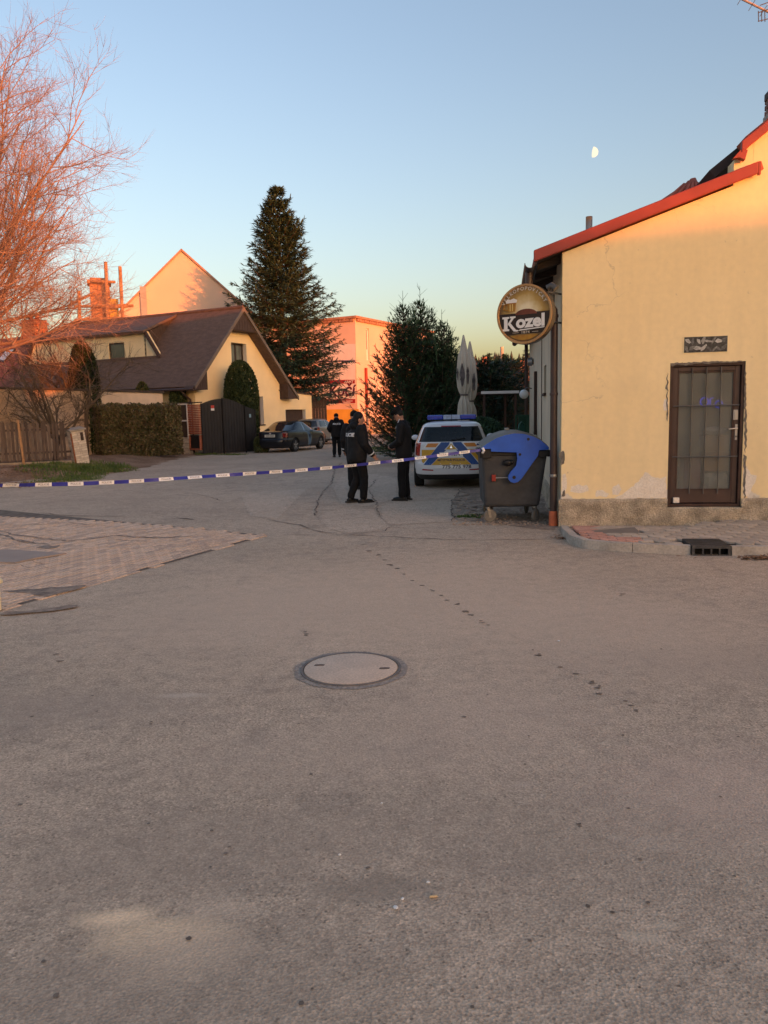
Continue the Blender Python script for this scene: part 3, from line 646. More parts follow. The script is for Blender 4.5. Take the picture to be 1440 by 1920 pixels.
fr = MB().box(DX0,DX0+.045,.01,.13,DZ0,DZ1).box(DX1-.045,DX1,.01,.13,DZ0,DZ1).box(DX0+.045,DX1-.045,.01,.13,DZ1-.05,DZ1).box(DX0+.045,DX1-.045,.012,.13,DZ0,DZ0+.04)
fr.build('door_frame', M_brown2, door, bevel=.005)
lf = MB().box(DX0+.05,DX0+.115,.05,.09,.335,2.245).box(2.345,DX1-.05,.05,.09,.335,2.245).box(DX0+.115,2.345,.05,.09,2.185,2.245)
lf.build('leaf_frame', M_brown, door, bevel=.006)
MB().box(DX0+.116,2.344,.066,.074,.515,2.186).build('pane', M_pane, door)
lips = MB().box(DX0+.116,DX0+.135,.052,.064,.52,2.18).box(2.325,2.344,.052,.064,.52,2.18).box(DX0+.136,2.324,.052,.064,.52,.54).box(DX0+.136,2.324,.052,.064,2.16,2.18)
lips.build('glazing_bead', M_brown2, door)
for x in (1.775,1.965,2.155): MB().tube([(x,.025,.47),(x,.025,2.235)], .009, 8).build('bar', M_bar, door, 40)
for z in (.995,1.705): MB().tube([(1.53,.010,z),(2.405,.010,z)], .009, 8).build('bar', M_bar, door, 40)
hnd = MB().box(2.365,2.40,.040,.0495,1.22,1.44).build('handle_plate', M_steel, door, bevel=.004)
MB().tube([(2.382,.04,1.385),(2.382,-.005,1.385),(2.37,-.012,1.385),(2.27,-.012,1.375)], .010, 8).build('lever', M_steel, hnd, 40)
MB().lathe([(.013,-.008),(.013,0)], 12, (2.382,.04,1.27), 'y').build('lock_cylinder', M_bar, hnd)
MB().box(2.335,2.40,.038,.0495,1.50,1.64).box(2.35,2.37,.03,.038,1.52,1.62).build('night_latch', M_steel, door, bevel=.004)
MB().box(1.56,1.64,-.004,.045,.345,.42).build('chipped_corner', M_peel, door)
# what stands behind the frosted pane
M_dim = mat('room_paint', (.30,.30,.29), rough=.9, var=.1)
MB().box(1.0,1.02,.32,2.2,.3,2.5).box(3.0,3.02,.32,2.2,.3,2.5).box(1.02,3.0,2.2,2.22,.3,2.5).box(1.02,3.0,.32,2.2,2.5,2.52).box(1.02,3.0,.32,2.2,.28,.3).build('hallway', M_dim, pub)
M_card = mat('cardboard', (.50,.32,.18), rough=.85, var=.12)
def inroom(nm, mb, m, label, cat, bev=0):
    o = mb.build(nm, m, None, bevel=bev); o.location = PC; o.rotation_euler = (0,0,PA); return tag(o, label, cat)
inroom('cardboard_box', MB().box(1.99,2.32,.12,.42,.78,1.28).box(1.99,2.32,.11,.12,1.02,1.06), M_card, 'brown cardboard box seen behind the lower right door pane', 'box', .006)
inroom('white_sack', MB().box(1.98,2.33,.12,.42,.301,.775), mat('white_sack', (.62,.64,.64), rough=.7, var=.2, vscale=8), 'pale sack under the cardboard box behind the door glass', 'sack', .08)
inroom('white_bag', MB().ell((2.16,.27,1.345), (.17,.14,.065), 14, 8), mat('white_bag', (.70,.72,.75), rough=.5, var=.15, vscale=9), 'white bag lying on the cardboard box behind the door glass', 'bag')
inroom('red_crate', MB().box(1.72,1.95,.14,.42,.301,.98).box(1.72,1.95,.13,.14,.9,.98), mat('red_plastic', (.22,.02,.02), rough=.5), 'dark red crate behind the lower left door pane', 'crate', .01)
nsn = inroom('blue_glow_shapes', MB().tube([(2.05+.055*math.cos(a), .45, 1.76+.06*math.sin(a)) for a in [6.28*i/14 for i in range(15)]], .008, 6).tube([(2.13,.45,1.70),(2.13,.45,1.80),(2.17,.45,1.82)], .008, 6).tube([(2.25+.05*math.cos(a), .45, 1.72+.05*math.sin(a)) for a in [5.2*i/12 for i in range(13)]], .008, 6), emis('blue_glow', (.02,.05,1.0), .35), 'small blue glowing letter shapes behind the door glass', 'sign')  # self-glowing blue tubes bent into letter shapes behind the pane
# transom panel above the door: chips of stone in a recess
a, b_, = onF(1283,632.5), onF(1363,659)
tp = MB().box(a[0]-.02,b_[0]+.02,-.006,-.001,b_[1]-.012,a[1]+.012).build('transom_panel', M_plas, pub)
MB().box(a[0],b_[0],-.010,-.0065,b_[1],a[1]).build('backing', mat('transom_dark', (.06,.058,.055), rough=.6, var=.4, vscale=25), tp)
M_shard = [mat('shard_%d' % i, c, rough=.45, var=.3, vscale=30) for i, c in enumerate(((.20,.20,.19),(.33,.33,.31),(.12,.12,.12),(.45,.44,.42)))]
rs = random.Random(3); w_, h_ = b_[0]-a[0], a[1]-b_[1]
for i in range(8):
    for j in range(2):
        x, z = a[0]+w_*(i+.5)/8+rs.uniform(-.015,.015), b_[1]+h_*(j+.5)/2+rs.uniform(-.012,.012); an = rs.uniform(-1,1)+(.9 if i % 2 else -.9); l, q = rs.uniform(.04,.062), rs.uniform(.014,.03)
        pp = [(x+dx*l*math.cos(an)-dz*q*math.sin(an), z+dx*l*math.sin(an)+dz*q*math.cos(an)) for dx, dz in ((-1,-.5),(-.2,-1),(.9,-.4),(1,.6),(-.4,1))]
        pp = [(min(max(p[0],a[0]+.004),b_[0]-.004), min(max(p[1],b_[1]+.004),a[1]-.004)) for p in pp]
        MB().prism(pp, -.0105-rs.uniform(.002,.007), -.0102, 'y').build('shard', rs.choice(M_shard), tp)

# antenna at the top right
yA = 1.0; mx_, mz_ = onF(1452,30,yA)
an = thing('tv_antenna', 'television aerial with slanting boom at the top right corner', 'antenna', PC+PX*mx_+PY*yA+Vector((0,0,mz_)), PA)
M_ant = mat('aerial_metal', (.62,.50,.42), rough=.4, var=.1, metal=.3)
b0, b1 = onF(1385,-4,yA), onF(1452,30,yA); q0 = Vector((b0[0]-mx_,0,b0[1]-mz_))
MB().tube([q0*1.6, Vector((.25,0,-.13))], .016, 8).build('boom', M_ant, an, 40)
MB().tube([(0.02,.03,.3),(0.02,.03,5.75-mz_+.15)], .02, 8).build('mast', M_steel, an, 40)
for x0 in (1421,1427,1433):
    p0, p1 = onF(x0,22,yA), onF(x0+.5,42,yA); MB().tube([(p0[0]-mx_,-.02,p0[1]-mz_),(p1[0]-mx_,-.02,p1[1]-mz_)], .006, 6).build('reflector_rod', M_bar, an)
for (x0,y0),(x1,y1) in (((1420,26),(1440,19)),((1420,42),(1440,37)),((1424,12),(1446,4))):
    p0, p1 = onF(x0,y0,yA), onF(x1,y1,yA); MB().tube([(p0[0]-mx_,-.03,p0[1]-mz_),(p1[0]-mx_,-.03,p1[1]-mz_)], .006, 6).build('reflector_rod', M_bar, an)
for i in range(4): MB().tube([q0*(.3+.32*i)+Vector((0,-.16,0)), q0*(.3+.32*i)+Vector((0,.16,0))], .005, 6).build('element', M_ant, an)

# ------------------------------------------------------------------ pavement with kerb, pavers and drain
KP = [loc(G(x, y)) for x, y in ((1049,985),(1054,1003),(1066,1019),(1092,1029),(1140,1034),(1200,1037.5),(1297,1041.5),(1370,1043),(1440,1043))]
KP = [Vector((p.x, p.y)) for p in KP]; KP.append(Vector((8.2, KP[-1].y-.0)))
def resample(pl_, st_):
    out = [pl_[0]]; acc = 0
    for a, b in zip(pl_, pl_[1:]):
        L_s = (b-a).length; d = st_-acc
        while d <= L_s: out.append(a+(b-a)*(d/L_s)); d += st_
        acc = L_s-(d-st_)
    return out
pave = thing('pavement', None, None, PC, PA); pave['kind'] = 'structure'
M_kerb = mat('kerb_stone', (.44,.385,.33), rough=.9, var=.15, vscale=4, fine=.15, fscale=40, bump=.3, bscale=60, bdist=.006)
rp = resample(KP, .02); KW = .11
def inn(i):
    t_ = (rp[min(i+1,len(rp)-1)]-rp[max(i-1,0)]).normalized(); return Vector((-t_.y, t_.x))
def kz(i): return .025+.085*sst(i*.02/1.5)
dx0, dx1 = loc(G(1297,1042)).x, loc(G(1371,1043)).x
i = 0
while i < len(rp)-3:
    step = 16 if i < 70 else 50; j = min(i+step, len(rp)-1)
    if rp[i].x < dx0 <= rp[j].x: j = max(k for k in range(i, j+1) if rp[k].x <= dx0)
    if dx0 <= rp[i].x < dx1: i = min(k for k in range(i, len(rp)) if rp[k].x >= dx1); j = min(i+50, len(rp)-1)
    if j-i < 2: i += 1; continue
    ks = MB(); idx = list(range(i, j+1, 4)); idx = idx if idx[-1] == j else idx+[j]; g_ = .0035
    A, B = [], []
    for n_k, k in enumerate(idx):
        p, nn_ = rp[k], inn(k); tt = Vector((nn_.y, -nn_.x)); s_ = g_ if n_k == 0 else (-g_ if n_k == len(idx)-1 else 0)
        A.append(p+tt*s_); B.append(p+nn_*KW+tt*s_)
    m_ = len(idx); zz = [kz(k) for k in idx]
    vs_ = [(p.x,p.y,-.03) for p in A]+[(p.x+.012*inn(k).x,p.y+.012*inn(k).y,z) for p,z,k in zip(A,zz,idx)]+[(p.x,p.y,z) for p,z in zip(B,zz)]+[(p.x,p.y,-.03) for p in B]
    fs = []
    for k in range(m_-1):
        for r_ in range(3): fs.append((r_*m_+k, r_*m_+k+1, (r_+1)*m_+k+1, (r_+1)*m_+k))
    fs += [(0,m_,2*m_,3*m_), (m_-1,4*m_-1,3*m_-1,2*m_-1)]
    ks.add(vs_, fs); ks.build('kerb_stone', M_kerb, pave, 40)
    i = j
ip = [rp[k]+inn(k)*(KW+.004) for k in range(0, len(rp), 4)]
poly = [(p.x, p.y) for p in ip] + [(ip[-1].x, -.05), (.02,-.05)]
def pz_(x, y):
    d = min((Vector((x,y))-rp[k]).length*1+k*0 for k in range(0, len(rp), 6)); kmin = min(range(0, len(rp), 6), key=lambda k: (Vector((x,y))-rp[k]).length)
    return kz(kmin)
bd = MB(); bmx = bmesh.new(); bmx.faces.new([bmx.verts.new((p[0], p[1], pz_(*p)-.045)) for p in poly]); bmesh.ops.triangulate(bmx, faces=bmx.faces); me = bpy.data.meshes.new('bedding'); bmx.to_mesh(me); bmx.free()
mk('bedding', me, mat('bedding_sand', (.10,.088,.075), rough=.97, var=.3), pave)
M_gp = [mat('grey_paver_%d' % i, c, rough=.92, var=.12, vscale=10, fine=.15, fscale=50, bump=.3, bscale=60, bdist=.005) for i, c in enumerate(((.44,.365,.295),(.50,.415,.335),(.41,.34,.275)))]
M_rp = [mat('red_paver_%d' % i, c, rough=.9, var=.15, vscale=10, fine=.15, fscale=50, bump=.3, bscale=60, bdist=.005) for i, c in enumerate(((.52,.27,.205),(.57,.31,.24),(.47,.25,.19)))]
def pav_mesh(m, a, c, e):
    o2 = [(-a+e,-c),(a-e,-c),(a,-c+e),(a,c-e),(a-e,c),(-a+e,c),(-a,c-e),(-a,-c+e)]; b = MB(); n = 8; s_ = .005
    b.add([(x,y,-.03) for x,y in o2]+[(x,y,-.005) for x,y in o2]+[(x*(1-s_/a),y*(1-s_/c),0) for x,y in o2], [(i,(i+1)%n,n+(i+1)%n,n+i) for i in range(n)]+[(n+i,n+(i+1)%n,2*n+(i+1)%n,2*n+i) for i in range(n)]+[tuple(range(2*n,3*n))])
    me = b.mesh('paver'); me.materials.append(m); return me
GM = [pav_mesh(m, .0970, .0805, .046) for m in M_gp]; RM = [pav_mesh(m, .0985, .0485, .004) for m in M_rp]
cv = [loc(G(x, y, .105)) for x, y in ((1110,993),(1190,987),(1203,999),(1118,1003))]; cvp = [(p.x, p.y) for p in cv]
gx0, gx1, gy1 = dx0-.01, dx1+.01, loc(G(1330,1011,.11)).y
def dker(x, y): return min((Vector((x,y))-rp[k]).length for k in range(0, len(rp), 5))
def free(x, y, a, c):
    for dx, dy in ((-a,-c),(a,-c),(a,c),(-a,c)):
        if not inside(x+dx, y+dy, poly): return False
    if gx0-a < x < gx1+a and y < gy1+c: return False
    cx_, cy_ = sum(p[0] for p in cvp)/4, sum(p[1] for p in cvp)/4
    if abs(x-cx_) < .33+a*.6 and abs(y-cy_) < .10+c*.8: return False
    return True
RB = lambda x, y: x < .78 and dker(x, y) < .47
for j in range(24):
    for i in range(-3, 60):
        x, y = i*.2+(j % 2)*.1+.05, -.10-j*.1
        if RB(x, y) and free(x, y, .08, .035):
            o = bpy.data.objects.new('paver', rnd.choice(RM)); COL.objects.link(o); o.parent = pave; o.location = (x, y, pz_(x,y)-.003+rnd.uniform(-.002,.002)); o.rotation_euler.z = rnd.uniform(-.015,.015)
for j in range(16):
    for i in range(-1, 38):
        x, y = i*.2+(j % 2)*.1+.06, -.13-j*.167
        if not RB(x, y) and free(x, y, .085, .06) and x < 5:
            o = bpy.data.objects.new('paver', rnd.choice(GM)); COL.objects.link(o); o.parent = pave; o.location = (x, y, pz_(x,y)-.003+rnd.uniform(-.002,.002)); o.rotation_euler.z = rnd.uniform(-.012,.012)
cz = pz_(*cvp[0])
MB().prism(cvp, cz-.02, cz+.002).build('access_cover', mat('stone_cover', (.17,.145,.125), rough=.85, col2=(.24,.2,.17), vscale=4, stretch=(1,12,1)), pave, bevel=.005)
dy = loc(G(1330,1042.5)).y
M_cast = mat('drain_iron', (.075,.075,.08), rough=.55, var=.25, vscale=12, metal=.5, bump=.2)
dn = MB().box(dx0,dx1,dy+.03,gy1,.085,.118).box(dx0,dx0+.03,dy,dy+.03,-.02,.118).box(dx1-.03,dx1,dy,dy+.03,-.02,.118).box(dx0+.03,dx1-.03,dy,dy+.03,.085,.118).box(dx0+.03,dx1-.03,dy,dy+.03,-.02,.008)
dr_ = dn.build('drain_inlet', M_cast, pave)
for i in range(1, 4):
    x = dx0+.03+(dx1-dx0-.06)*i/4; MB().box(x-.008,x+.008,dy+.002,dy+.028,.008,.085).build('bar', M_cast, dr_)
MB().box(dx0+.031,dx1-.031,dy+.1,dy+.11,-.02,.084).build('cavity', mat('drain_dark', (.01,.01,.01), rough=.9), dr_)
for i in range(9):
    y = dy+.05+(gy1-dy-.06)*i/9; MB().box(dx0+.01,dx1-.01,y,y+.012,.1185,.123).build('grate_rib', M_cast, dr_)

# ------------------------------------------------------------------ round pub sign
sc_ = P(983,589,10.95); SZ = R(-33)
sg = thing('pub_sign', 'round lightbox sign reading Kozel 1874 fixed by the gutter of the yellow pub', 'sign', sc_, SZ)
SRad = .412
M_gold = mat('gold_rim', (.42,.22,.09), rough=.35, col2=(.52,.30,.13), vscale=4, metal=.3, spec=.5)
M_sbox = mat('sign_box', (.06,.045,.035), rough=.4, var=.1)
MB().lathe([(SRad-.012,.14),(SRad,.12),(SRad,.0),(SRad-.012,-.004)], 64, axis='y').build('box', M_sbox, sg, 40)
MB().lathe([(SRad-.002,-.0045),(SRad-.006,-.022),(SRad-.03,-.022),(SRad-.04,-.0045)], 64, axis='y', cap=False).build('rim', M_gold, sg, 40)
# printed face: golden barley ground with a cream centre
M_face = bpy.data.materials.new('printed_face'); M_face.use_nodes = True; n = M_face.node_tree.nodes; L = M_face.node_tree.links; b = n['Principled BSDF']; b.inputs['Roughness'].default_value = .3
tc = n.new('ShaderNodeTexCoord'); mp = n.new('ShaderNodeMapping'); mp.inputs['Location'].default_value = (-.06,0,-.06); mp.inputs['Scale'].default_value = (2.5,0,2.5); L.new(tc.outputs['Object'], mp.inputs[0])
gr = n.new('ShaderNodeTexGradient'); gr.gradient_type = 'SPHERICAL'; L.new(mp.outputs[0], gr.inputs[0]); nz = n.new('ShaderNodeTexNoise'); nz.inputs['Scale'].default_value = 9; L.new(tc.outputs['Object'], nz.inputs['Vector'])
ad = n.new('ShaderNodeMath'); ad.operation = 'MULTIPLY_ADD'; L.new(nz.outputs[0], ad.inputs[0]); ad.inputs[1].default_value = .35; L.new(gr.outputs[0], ad.inputs[2])
cr_ = n.new('ShaderNodeValToRGB'); L.new(ad.outputs[0], cr_.inputs[0]); e = cr_.color_ramp.elements; e[0].position = .08; e[0].color = (.05,.022,.006,1); e[1].position = .95; e[1].color = (.80,.70,.48,1)
for ps, cc in ((.30,(.20,.10,.02,1)), (.55,(.42,.26,.06,1)), (.75,(.62,.48,.24,1))): q = e.new(ps); q.color = cc
L.new(cr_.outputs[0], b.inputs['Base Color'])
def disc(r_, y, n_=64): return [(r_*math.cos(2*math.pi*i/n_), y, r_*math.sin(2*math.pi*i/n_)) for i in range(n_)]
MB().add(disc(SRad-.034,-.0055), [tuple(range(64))]).build('face', M_face, sg)
def seg(z0, z1, r_, y, n_=24):
    L_ = []; Rr = []
    for i in range(n_+1):
        z = z0+(z1-z0)*i/n_; h = math.sqrt(max(0, r_*r_-z*z)); L_.append((-h,y,z)); Rr.append((h,y,z))
    return L_+Rr[::-1]
M_band2 = mat('print_dark', (.030,.016,.012), rough=.3, var=.2, vscale=6); M_white = mat('print_white', (.78,.76,.74), rough=.35, var=.05); M_amber = mat('print_amber', (.42,.22,.03), rough=.3, col2=(.30,.12,.02), vscale=7); M_mah = mat('print_mahogany', (.16,.045,.025), rough=.35, var=.3, vscale=8)
q = seg(-.27, .02, SRad-.035, -.0085); MB().add(q, [tuple(range(len(q)))]).build('dark_band', M_band2, sg)
q = seg(-.40, -.285, SRad-.06, -.0085); MB().add(q, [tuple(range(len(q)))]).build('amber_segment', M_amber, sg)
hillp = [(-.03+.16*math.cos(a), .005+.075*math.sin(a)) for a in [math.pi*i/12 for i in range(13)]]
MB().add([(x+.06,-.0105,z-.01) for x, z in hillp], [tuple(range(13))]).build('mahogany_mound', M_mah, sg)
# tankard
tk = MB(); tk.prism([(-.235,.045),(-.135,.045),(-.12,.165),(-.25,.165)], -.016, -.0085, 'y'); tko = tk.build('printed_tankard', M_amber, sg)
MB().prism([(-.265,.165),(-.11,.165),(-.10,.20),(-.15,.225),(-.20,.21),(-.24,.222),(-.27,.195)], -.0165, -.0085, 'y').build('froth', M_white, tko)
MB().tube([(-.25,-.012,.15),(-.30,-.012,.14),(-.305,-.012,.08),(-.24,-.012,.065)], .010, 6).build('tankard_handle', M_amber, tko)
for x in (-.21,-.175): MB().box(x,x+.012,-.0175,-.016,.055,.15).build('facet', mat('print_glint', (.78,.6,.22), rough=.3), tko)
# lettering: Kozel with slab serifs, underline, year, arched line on top
wt = MB()
wt.add([(-.325,-.012,-.02),(-.22,-.012,-.02),(-.22,-.012,-.045),(-.245,-.012,-.048),(-.245,-.012,-.185),(-.22,-.012,-.19),(-.22,-.012,-.215),(-.325,-.012,-.215),(-.325,-.012,-.19),(-.30,-.012,-.185),(-.30,-.012,-.048),(-.325,-.012,-.045)][::-1], [tuple(range(12))])
wt.add([(-.244,-.0125,-.12),(-.19,-.0125,-.045),(-.21,-.0125,-.04),(-.21,-.0125,-.018),(-.125,-.0125,-.018),(-.125,-.0125,-.04),(-.148,-.0125,-.045),(-.20,-.0125,-.11),(-.12,-.0125,-.205),(-.075,-.0125,-.215),(-.10,-.0125,-.232),(-.155,-.0125,-.225)][::-1], [tuple(range(12))])
text_mb('ozel', .265, wt, lambda x, y: (x*.96+.095, -.012, y*.86-.110+.02*(x+.2)), bold=.012)
wt.add([(-.08,-.012,-.222),(.30,-.012,-.200),(.30,-.012,-.187),(-.06,-.012,-.205)], [(0,1,2,3)])
wt.build('lettering', M_white, sg)
sm = MB(); text_mb('1874', .052, sm, lambda x, y: (x*1.25+.02, -.012, y-.248), bold=.001); M_tan = mat('print_tan', (.50,.42,.33), rough=.4)
for x in (-.17,.12): MB().add([(x,-.012,-.25),(x+.09,-.012,-.25),(x+.09,-.012,-.244),(x,-.012,-.244)], [(0,1,2,3)]).build('rule', M_tan, sg)
sm.build('year', M_tan, sg)
ar = MB()
for k, chh in enumerate('VELKOPOPOVICKÝ'):
    a = R(152-(124/13)*k); rr = .345
    text_mb(chh, .068, ar, lambda x, y, a=a: (rr*math.cos(a)+x*math.sin(a)+y*math.cos(a), -.010, rr*math.sin(a)-x*math.cos(a)+y*math.sin(a)), bold=.002)
ar.build('arched_lettering', mat('print_silver', (.62,.55,.45), rough=.35), sg)
for z in (.30,-.10): MB().tube([(.20,.07,z),(.34,.58,z)], .014, 8).build('bracket_arm', M_bar, sg, 40)
MB().tube([(.30,.1,.33),(.36,.1,.36),(.42,.10,.31)], .05, 10).build('floodlight', M_bar, sg, 40)
# ------------------------------------------------------------------ wheeled waste container
BR = R(-4)
wb = thing('waste_container', 'dark grey wheeled waste container with blue curved lid end beside the pub corner', 'bin', (1.985, 11.60, 0), BR)
M_binb = mat('bin_plastic', (.040,.042,.048), rough=.55, col2=(.065,.066,.07), vscale=3, fine=.1, fscale=20)
M_binblue = mat('bin_blue', (.012,.09,.50), rough=.42, var=.15, vscale=3, spec=.45)
M_binlid = mat('bin_lid_dusty', (.13,.12,.11), rough=.6, col2=(.18,.16,.14), vscale=3)
M_blackp = mat('black_plastic', (.012,.012,.013), rough=.5, var=.2); M_wheel = mat('caster_rubber', (.17,.16,.145), rough=.8, var=.2, vscale=10); M_zinc = mat('caster_zinc', (.30,.29,.27), rough=.5, var=.2, metal=.6)
M_redp = mat('red_clip', (.28,.03,.02), rough=.5, var=.2)
def b5(l): return [(.001453*x-.857, 2.2575-.001453*y) for x, y in l]
LEN = 1.22
# body: tapered tub
q0 = b5([(250,800),(935,810)]); lx0, lx1 = -.490, .500; bx0, bx1, bz = -.452, .380, .235
tub = MB(); tub.add([(bx0,.06,bz),(bx1,.06,bz),(bx1,LEN-.06,bz),(bx0,LEN-.06,bz),(lx0,0,1.09),(lx1,0,1.09),(lx1,LEN,1.09),(lx0,LEN,1.09)], [(3,2,1,0),(0,1,5,4),(1,2,6,5),(2,3,7,6),(3,0,4,7)])
tub.build('tub', M_binb, wb, bevel=.05, seg=3)
MB().box(lx0-.03,lx0+.02,-.03,LEN+.03,1.00,1.10).box(lx1-.02,lx1+.035,-.03,LEN+.03,1.00,1.10).box(lx0+.02,lx1-.02,LEN-.02,LEN+.03,1.0,1.10).box(lx0+.02,lx1-.02,-.012,.02,1.02,1.095).build('rim', M_blackp, wb, bevel=.012)
for l in ([(243,772),(348,772),(348,868),(258,876)], [(830,800),(945,800),(940,840),(880,880),(835,865)]):
    MB().prism(b5(l)[::-1], -.055, -.0125, 'y').build('corner_block', M_blackp, wb, bevel=.01)
arc = b5([(240,768),(300,722),(400,664),(500,632),(590,618),(680,625),(780,655),(860,700),(935,765)])
side = arc + b5([(935,790),(835,795),(825,850),(760,940),(690,1040),(650,1095),(620,1120),(580,1130),(545,1118),(522,1090),(520,1055),(545,1012),(600,950),(613,880),(606,815),(345,800),(345,772),(240,772)])
for y0, y1 in ((-.085,-.058), (LEN+.055,LEN+.082)):
    e = MB().prism(side[::-1], y0, y1, 'y').build('lid_end', M_binblue, wb, bevel=.008)
pv = b5([(580,1070)])[0]
MB().lathe([(.026,-.092),(.026,-.0855)], 18, (pv[0],0,pv[1]), 'y').build('pivot_hole', M_blackp, wb, 40)
MB().lathe([(.02,-.092),(.02,-.0855)], 12, b5([(640,835)])[0][:1]+(0,)+b5([(640,835)])[0][1:], 'y').build('rivet', M_blackp, wb, 40)
fold = b5([(683,640),(690,640),(690,775),(683,775)]); MB().prism(fold, -.089,-.0855,'y').build('seam', M_binblue, wb)
lb = b5([(725,680)])[0]; MB().lathe([(.022,-.09),(.018,-.0855)], 12, (lb[0],0,lb[1]), 'y').build('badge', M_blackp, wb)
lid = MB(); k = len(arc); A = [(x,-.057,z-.004) for x, z in arc]; B = [(x*.985,.15,z+.035) for x, z in arc]; C2 = [(x*.985,LEN-.15,z+.035) for x, z in arc]; D = [(x,LEN+.054,z-.004) for x, z in arc]
lid.add(A+B+C2+D, [(r_*k+i, r_*k+i+1, (r_+1)*k+i+1, (r_+1)*k+i) for r_ in range(3) for i in range(k-1)])
lid.build('lid_shell', M_binlid, wb, True)
MB().box(-.10,-.03,.5,.6,1.395,1.43).build('lid_grip', M_zinc, wb, bevel=.01)
kn = b5([(520,920)])[0]; MB().ell((kn[0],-.03,kn[1]), (.075,.05,.05), 12, 8).ell((kn[0]+.06,-.06,kn[1]+.01), (.03,.03,.03), 10, 6).build('lifting_trunnion', M_blackp, wb, True)
rb = b5([(375,1078)])[0]; MB().box(rb[0]-.03,rb[0]+.03,-.03,.03,rb[1]-.05,rb[1]+.05).build('red_catch', M_redp, wb, bevel=.008)
MB().tube([(rb[0]+.03,-.02,rb[1]),(pv[0]-.04,-.05,pv[1]-.005)], .012, 8).build('catch_rod', M_zinc, wb, 40)
for (cx, cy, an) in ((b5([(318,0)])[0][0],.10,.25),(b5([(805,0)])[0][0],.10,.9),(-.36,LEN-.12,.5),(.30,LEN-.12,1.2)):
    cs = MB().lathe([(.035,.215),(.035,.24)], 12, (cx,cy,0)).build('caster', M_zinc, wb)
    ca, sa = math.cos(an), math.sin(an)
    for sd in (-1, 1):
        o_ = Vector((sa*.03*sd, -ca*.03*sd, 0)); f_ = Vector((ca*.035, sa*.035, 0))
        MB().slab([Vector((cx,cy,.22))+o_-f_*.6, Vector((cx,cy,.22))+o_+f_*.8, Vector((cx,cy,.075))+o_+f_*1.4, Vector((cx,cy,.075))+o_+f_*.4], (sa*sd,-ca*sd,0), .006).build('fork', M_zinc, cs)
    whl = MB(); 
    for i in range(20):
        a0, a1 = 2*math.pi*i/20, 2*math.pi*(i+1)/20
        for r0, h0, r1, h1 in ((.0,.02,.085,.02),(.085,.02,.10,.012),(.10,.012,.10,-.012),(.10,-.012,.085,-.02),(.085,-.02,0,-.02)):
            def wp(r_, h_, a_): v_ = Vector((ca,sa,0))*(r_*math.cos(a_)+.032)+Vector((0,0,1))*(r_*math.sin(a_)+.10)+Vector((sa,-ca,0))*h_; return (cx+v_.x, cy+v_.y, v_.z)
            whl.quad(wp(r0,h0,a0), wp(r1,h1,a0), wp(r1,h1,a1), wp(r0,h0,a1))
    whl.build('wheel', M_wheel, cs, 40)

# ------------------------------------------------------------------ barrier tape
tpx = [(-60,911.5,7.72),(0,910,8.0),(60,909,8.3),(150,907,8.7),(240,903,9.1),(330,897,9.45),(450,889,9.9),(560,882,10.3),(640,875,10.6),(760,862,11.0),(830,853,11.25),(903,843.5,11.5)]
tp3 = [P(*q) for q in tpx]
def sample(pts_, s_):
    for a, b in zip(pts_, pts_[1:]):
        l = (b-a).length
        if s_ <= l: return a+(b-a)*(s_/l), (b-a).normalized()
        s_ -= l
    return pts_[-1], (pts_[-1]-pts_[-2]).normalized()
tot = sum((b-a).length for a, b in zip(tp3, tp3[1:]))
tape = thing('barrier_tape', 'blue and white police barrier tape stretched across the street to the waste container', 'tape', tp3[-1])
M_tw = mat('tape_white', (.80,.80,.82), rough=.35, var=.05); M_tb = mat('tape_blue', (.035,.04,.30), rough=.35, var=.15, vscale=9); M_tt = mat('tape_text', (.10,.10,.16), rough=.5)
SEG = .182; s_ = 0; k = 0; rt = random.Random(8)
def tw(s): return .35*math.sin(s*1.7+.4)+.25*math.sin(s*4.1)           # slow twist of the ribbon
while s_ < tot-.02:
    e_ = min(tot, s_+SEG); m_ = MB(); n_ = 8; w2 = .0215; top, bot = [], []
    for i in range(n_+1):
        ss = s_+(e_-s_)*i/n_; p, d = sample(tp3, ss); up = Vector((0,0,1)); sd = d.cross(up).normalized(); a = tw(ss); v_ = up*math.cos(a)+sd*math.sin(a)
        c = p-tape.location; top.append(c+v_*w2); bot.append(c-v_*w2)
    m_.add(top+bot, [(n_+1+i, n_+2+i, i+1, i) for i in range(n_)])
    o = m_.build('blue_stripe' if k % 2 else 'white_stripe', M_tb if k % 2 else M_tw, tape, True)
    if k % 2 == 0 and e_-s_ > .15:
        def fn(x, y, s_=s_):
            p, d = sample(tp3, s_+SEG/2+x); a = tw(s_+SEG/2+x); up = Vector((0,0,1)); sd = d.cross(up).normalized(); v_ = up*math.cos(a)+sd*math.sin(a); return tuple(p-tape.location+v_*y+sd*.0025*(1 if sd.y < 0 else -1))
        text_mb('POLICIE', .034, fn=fn).build('lettering', M_tt, o)
    s_ = e_; k += 1
b_ = tp3[-1]-tape.location; MB().tube([b_+Vector((.01,-.02,.03)), b_+Vector((.03,-.03,-.01)), b_+Vector((.01,-.02,-.05))], .02, 8).build('knot', M_tw, tape, True)
# steel post just out of the picture that carries the other end
e_ = tp3[0]; t = thing('steel_post', 'grey steel post outside the left edge holding the tape end', 'post', (e_.x-.02, e_.y, 0))
MB().lathe([(.03,0),(.03,1.5),(.0,1.52)], 14).build('shaft', M_steel, t, 40)

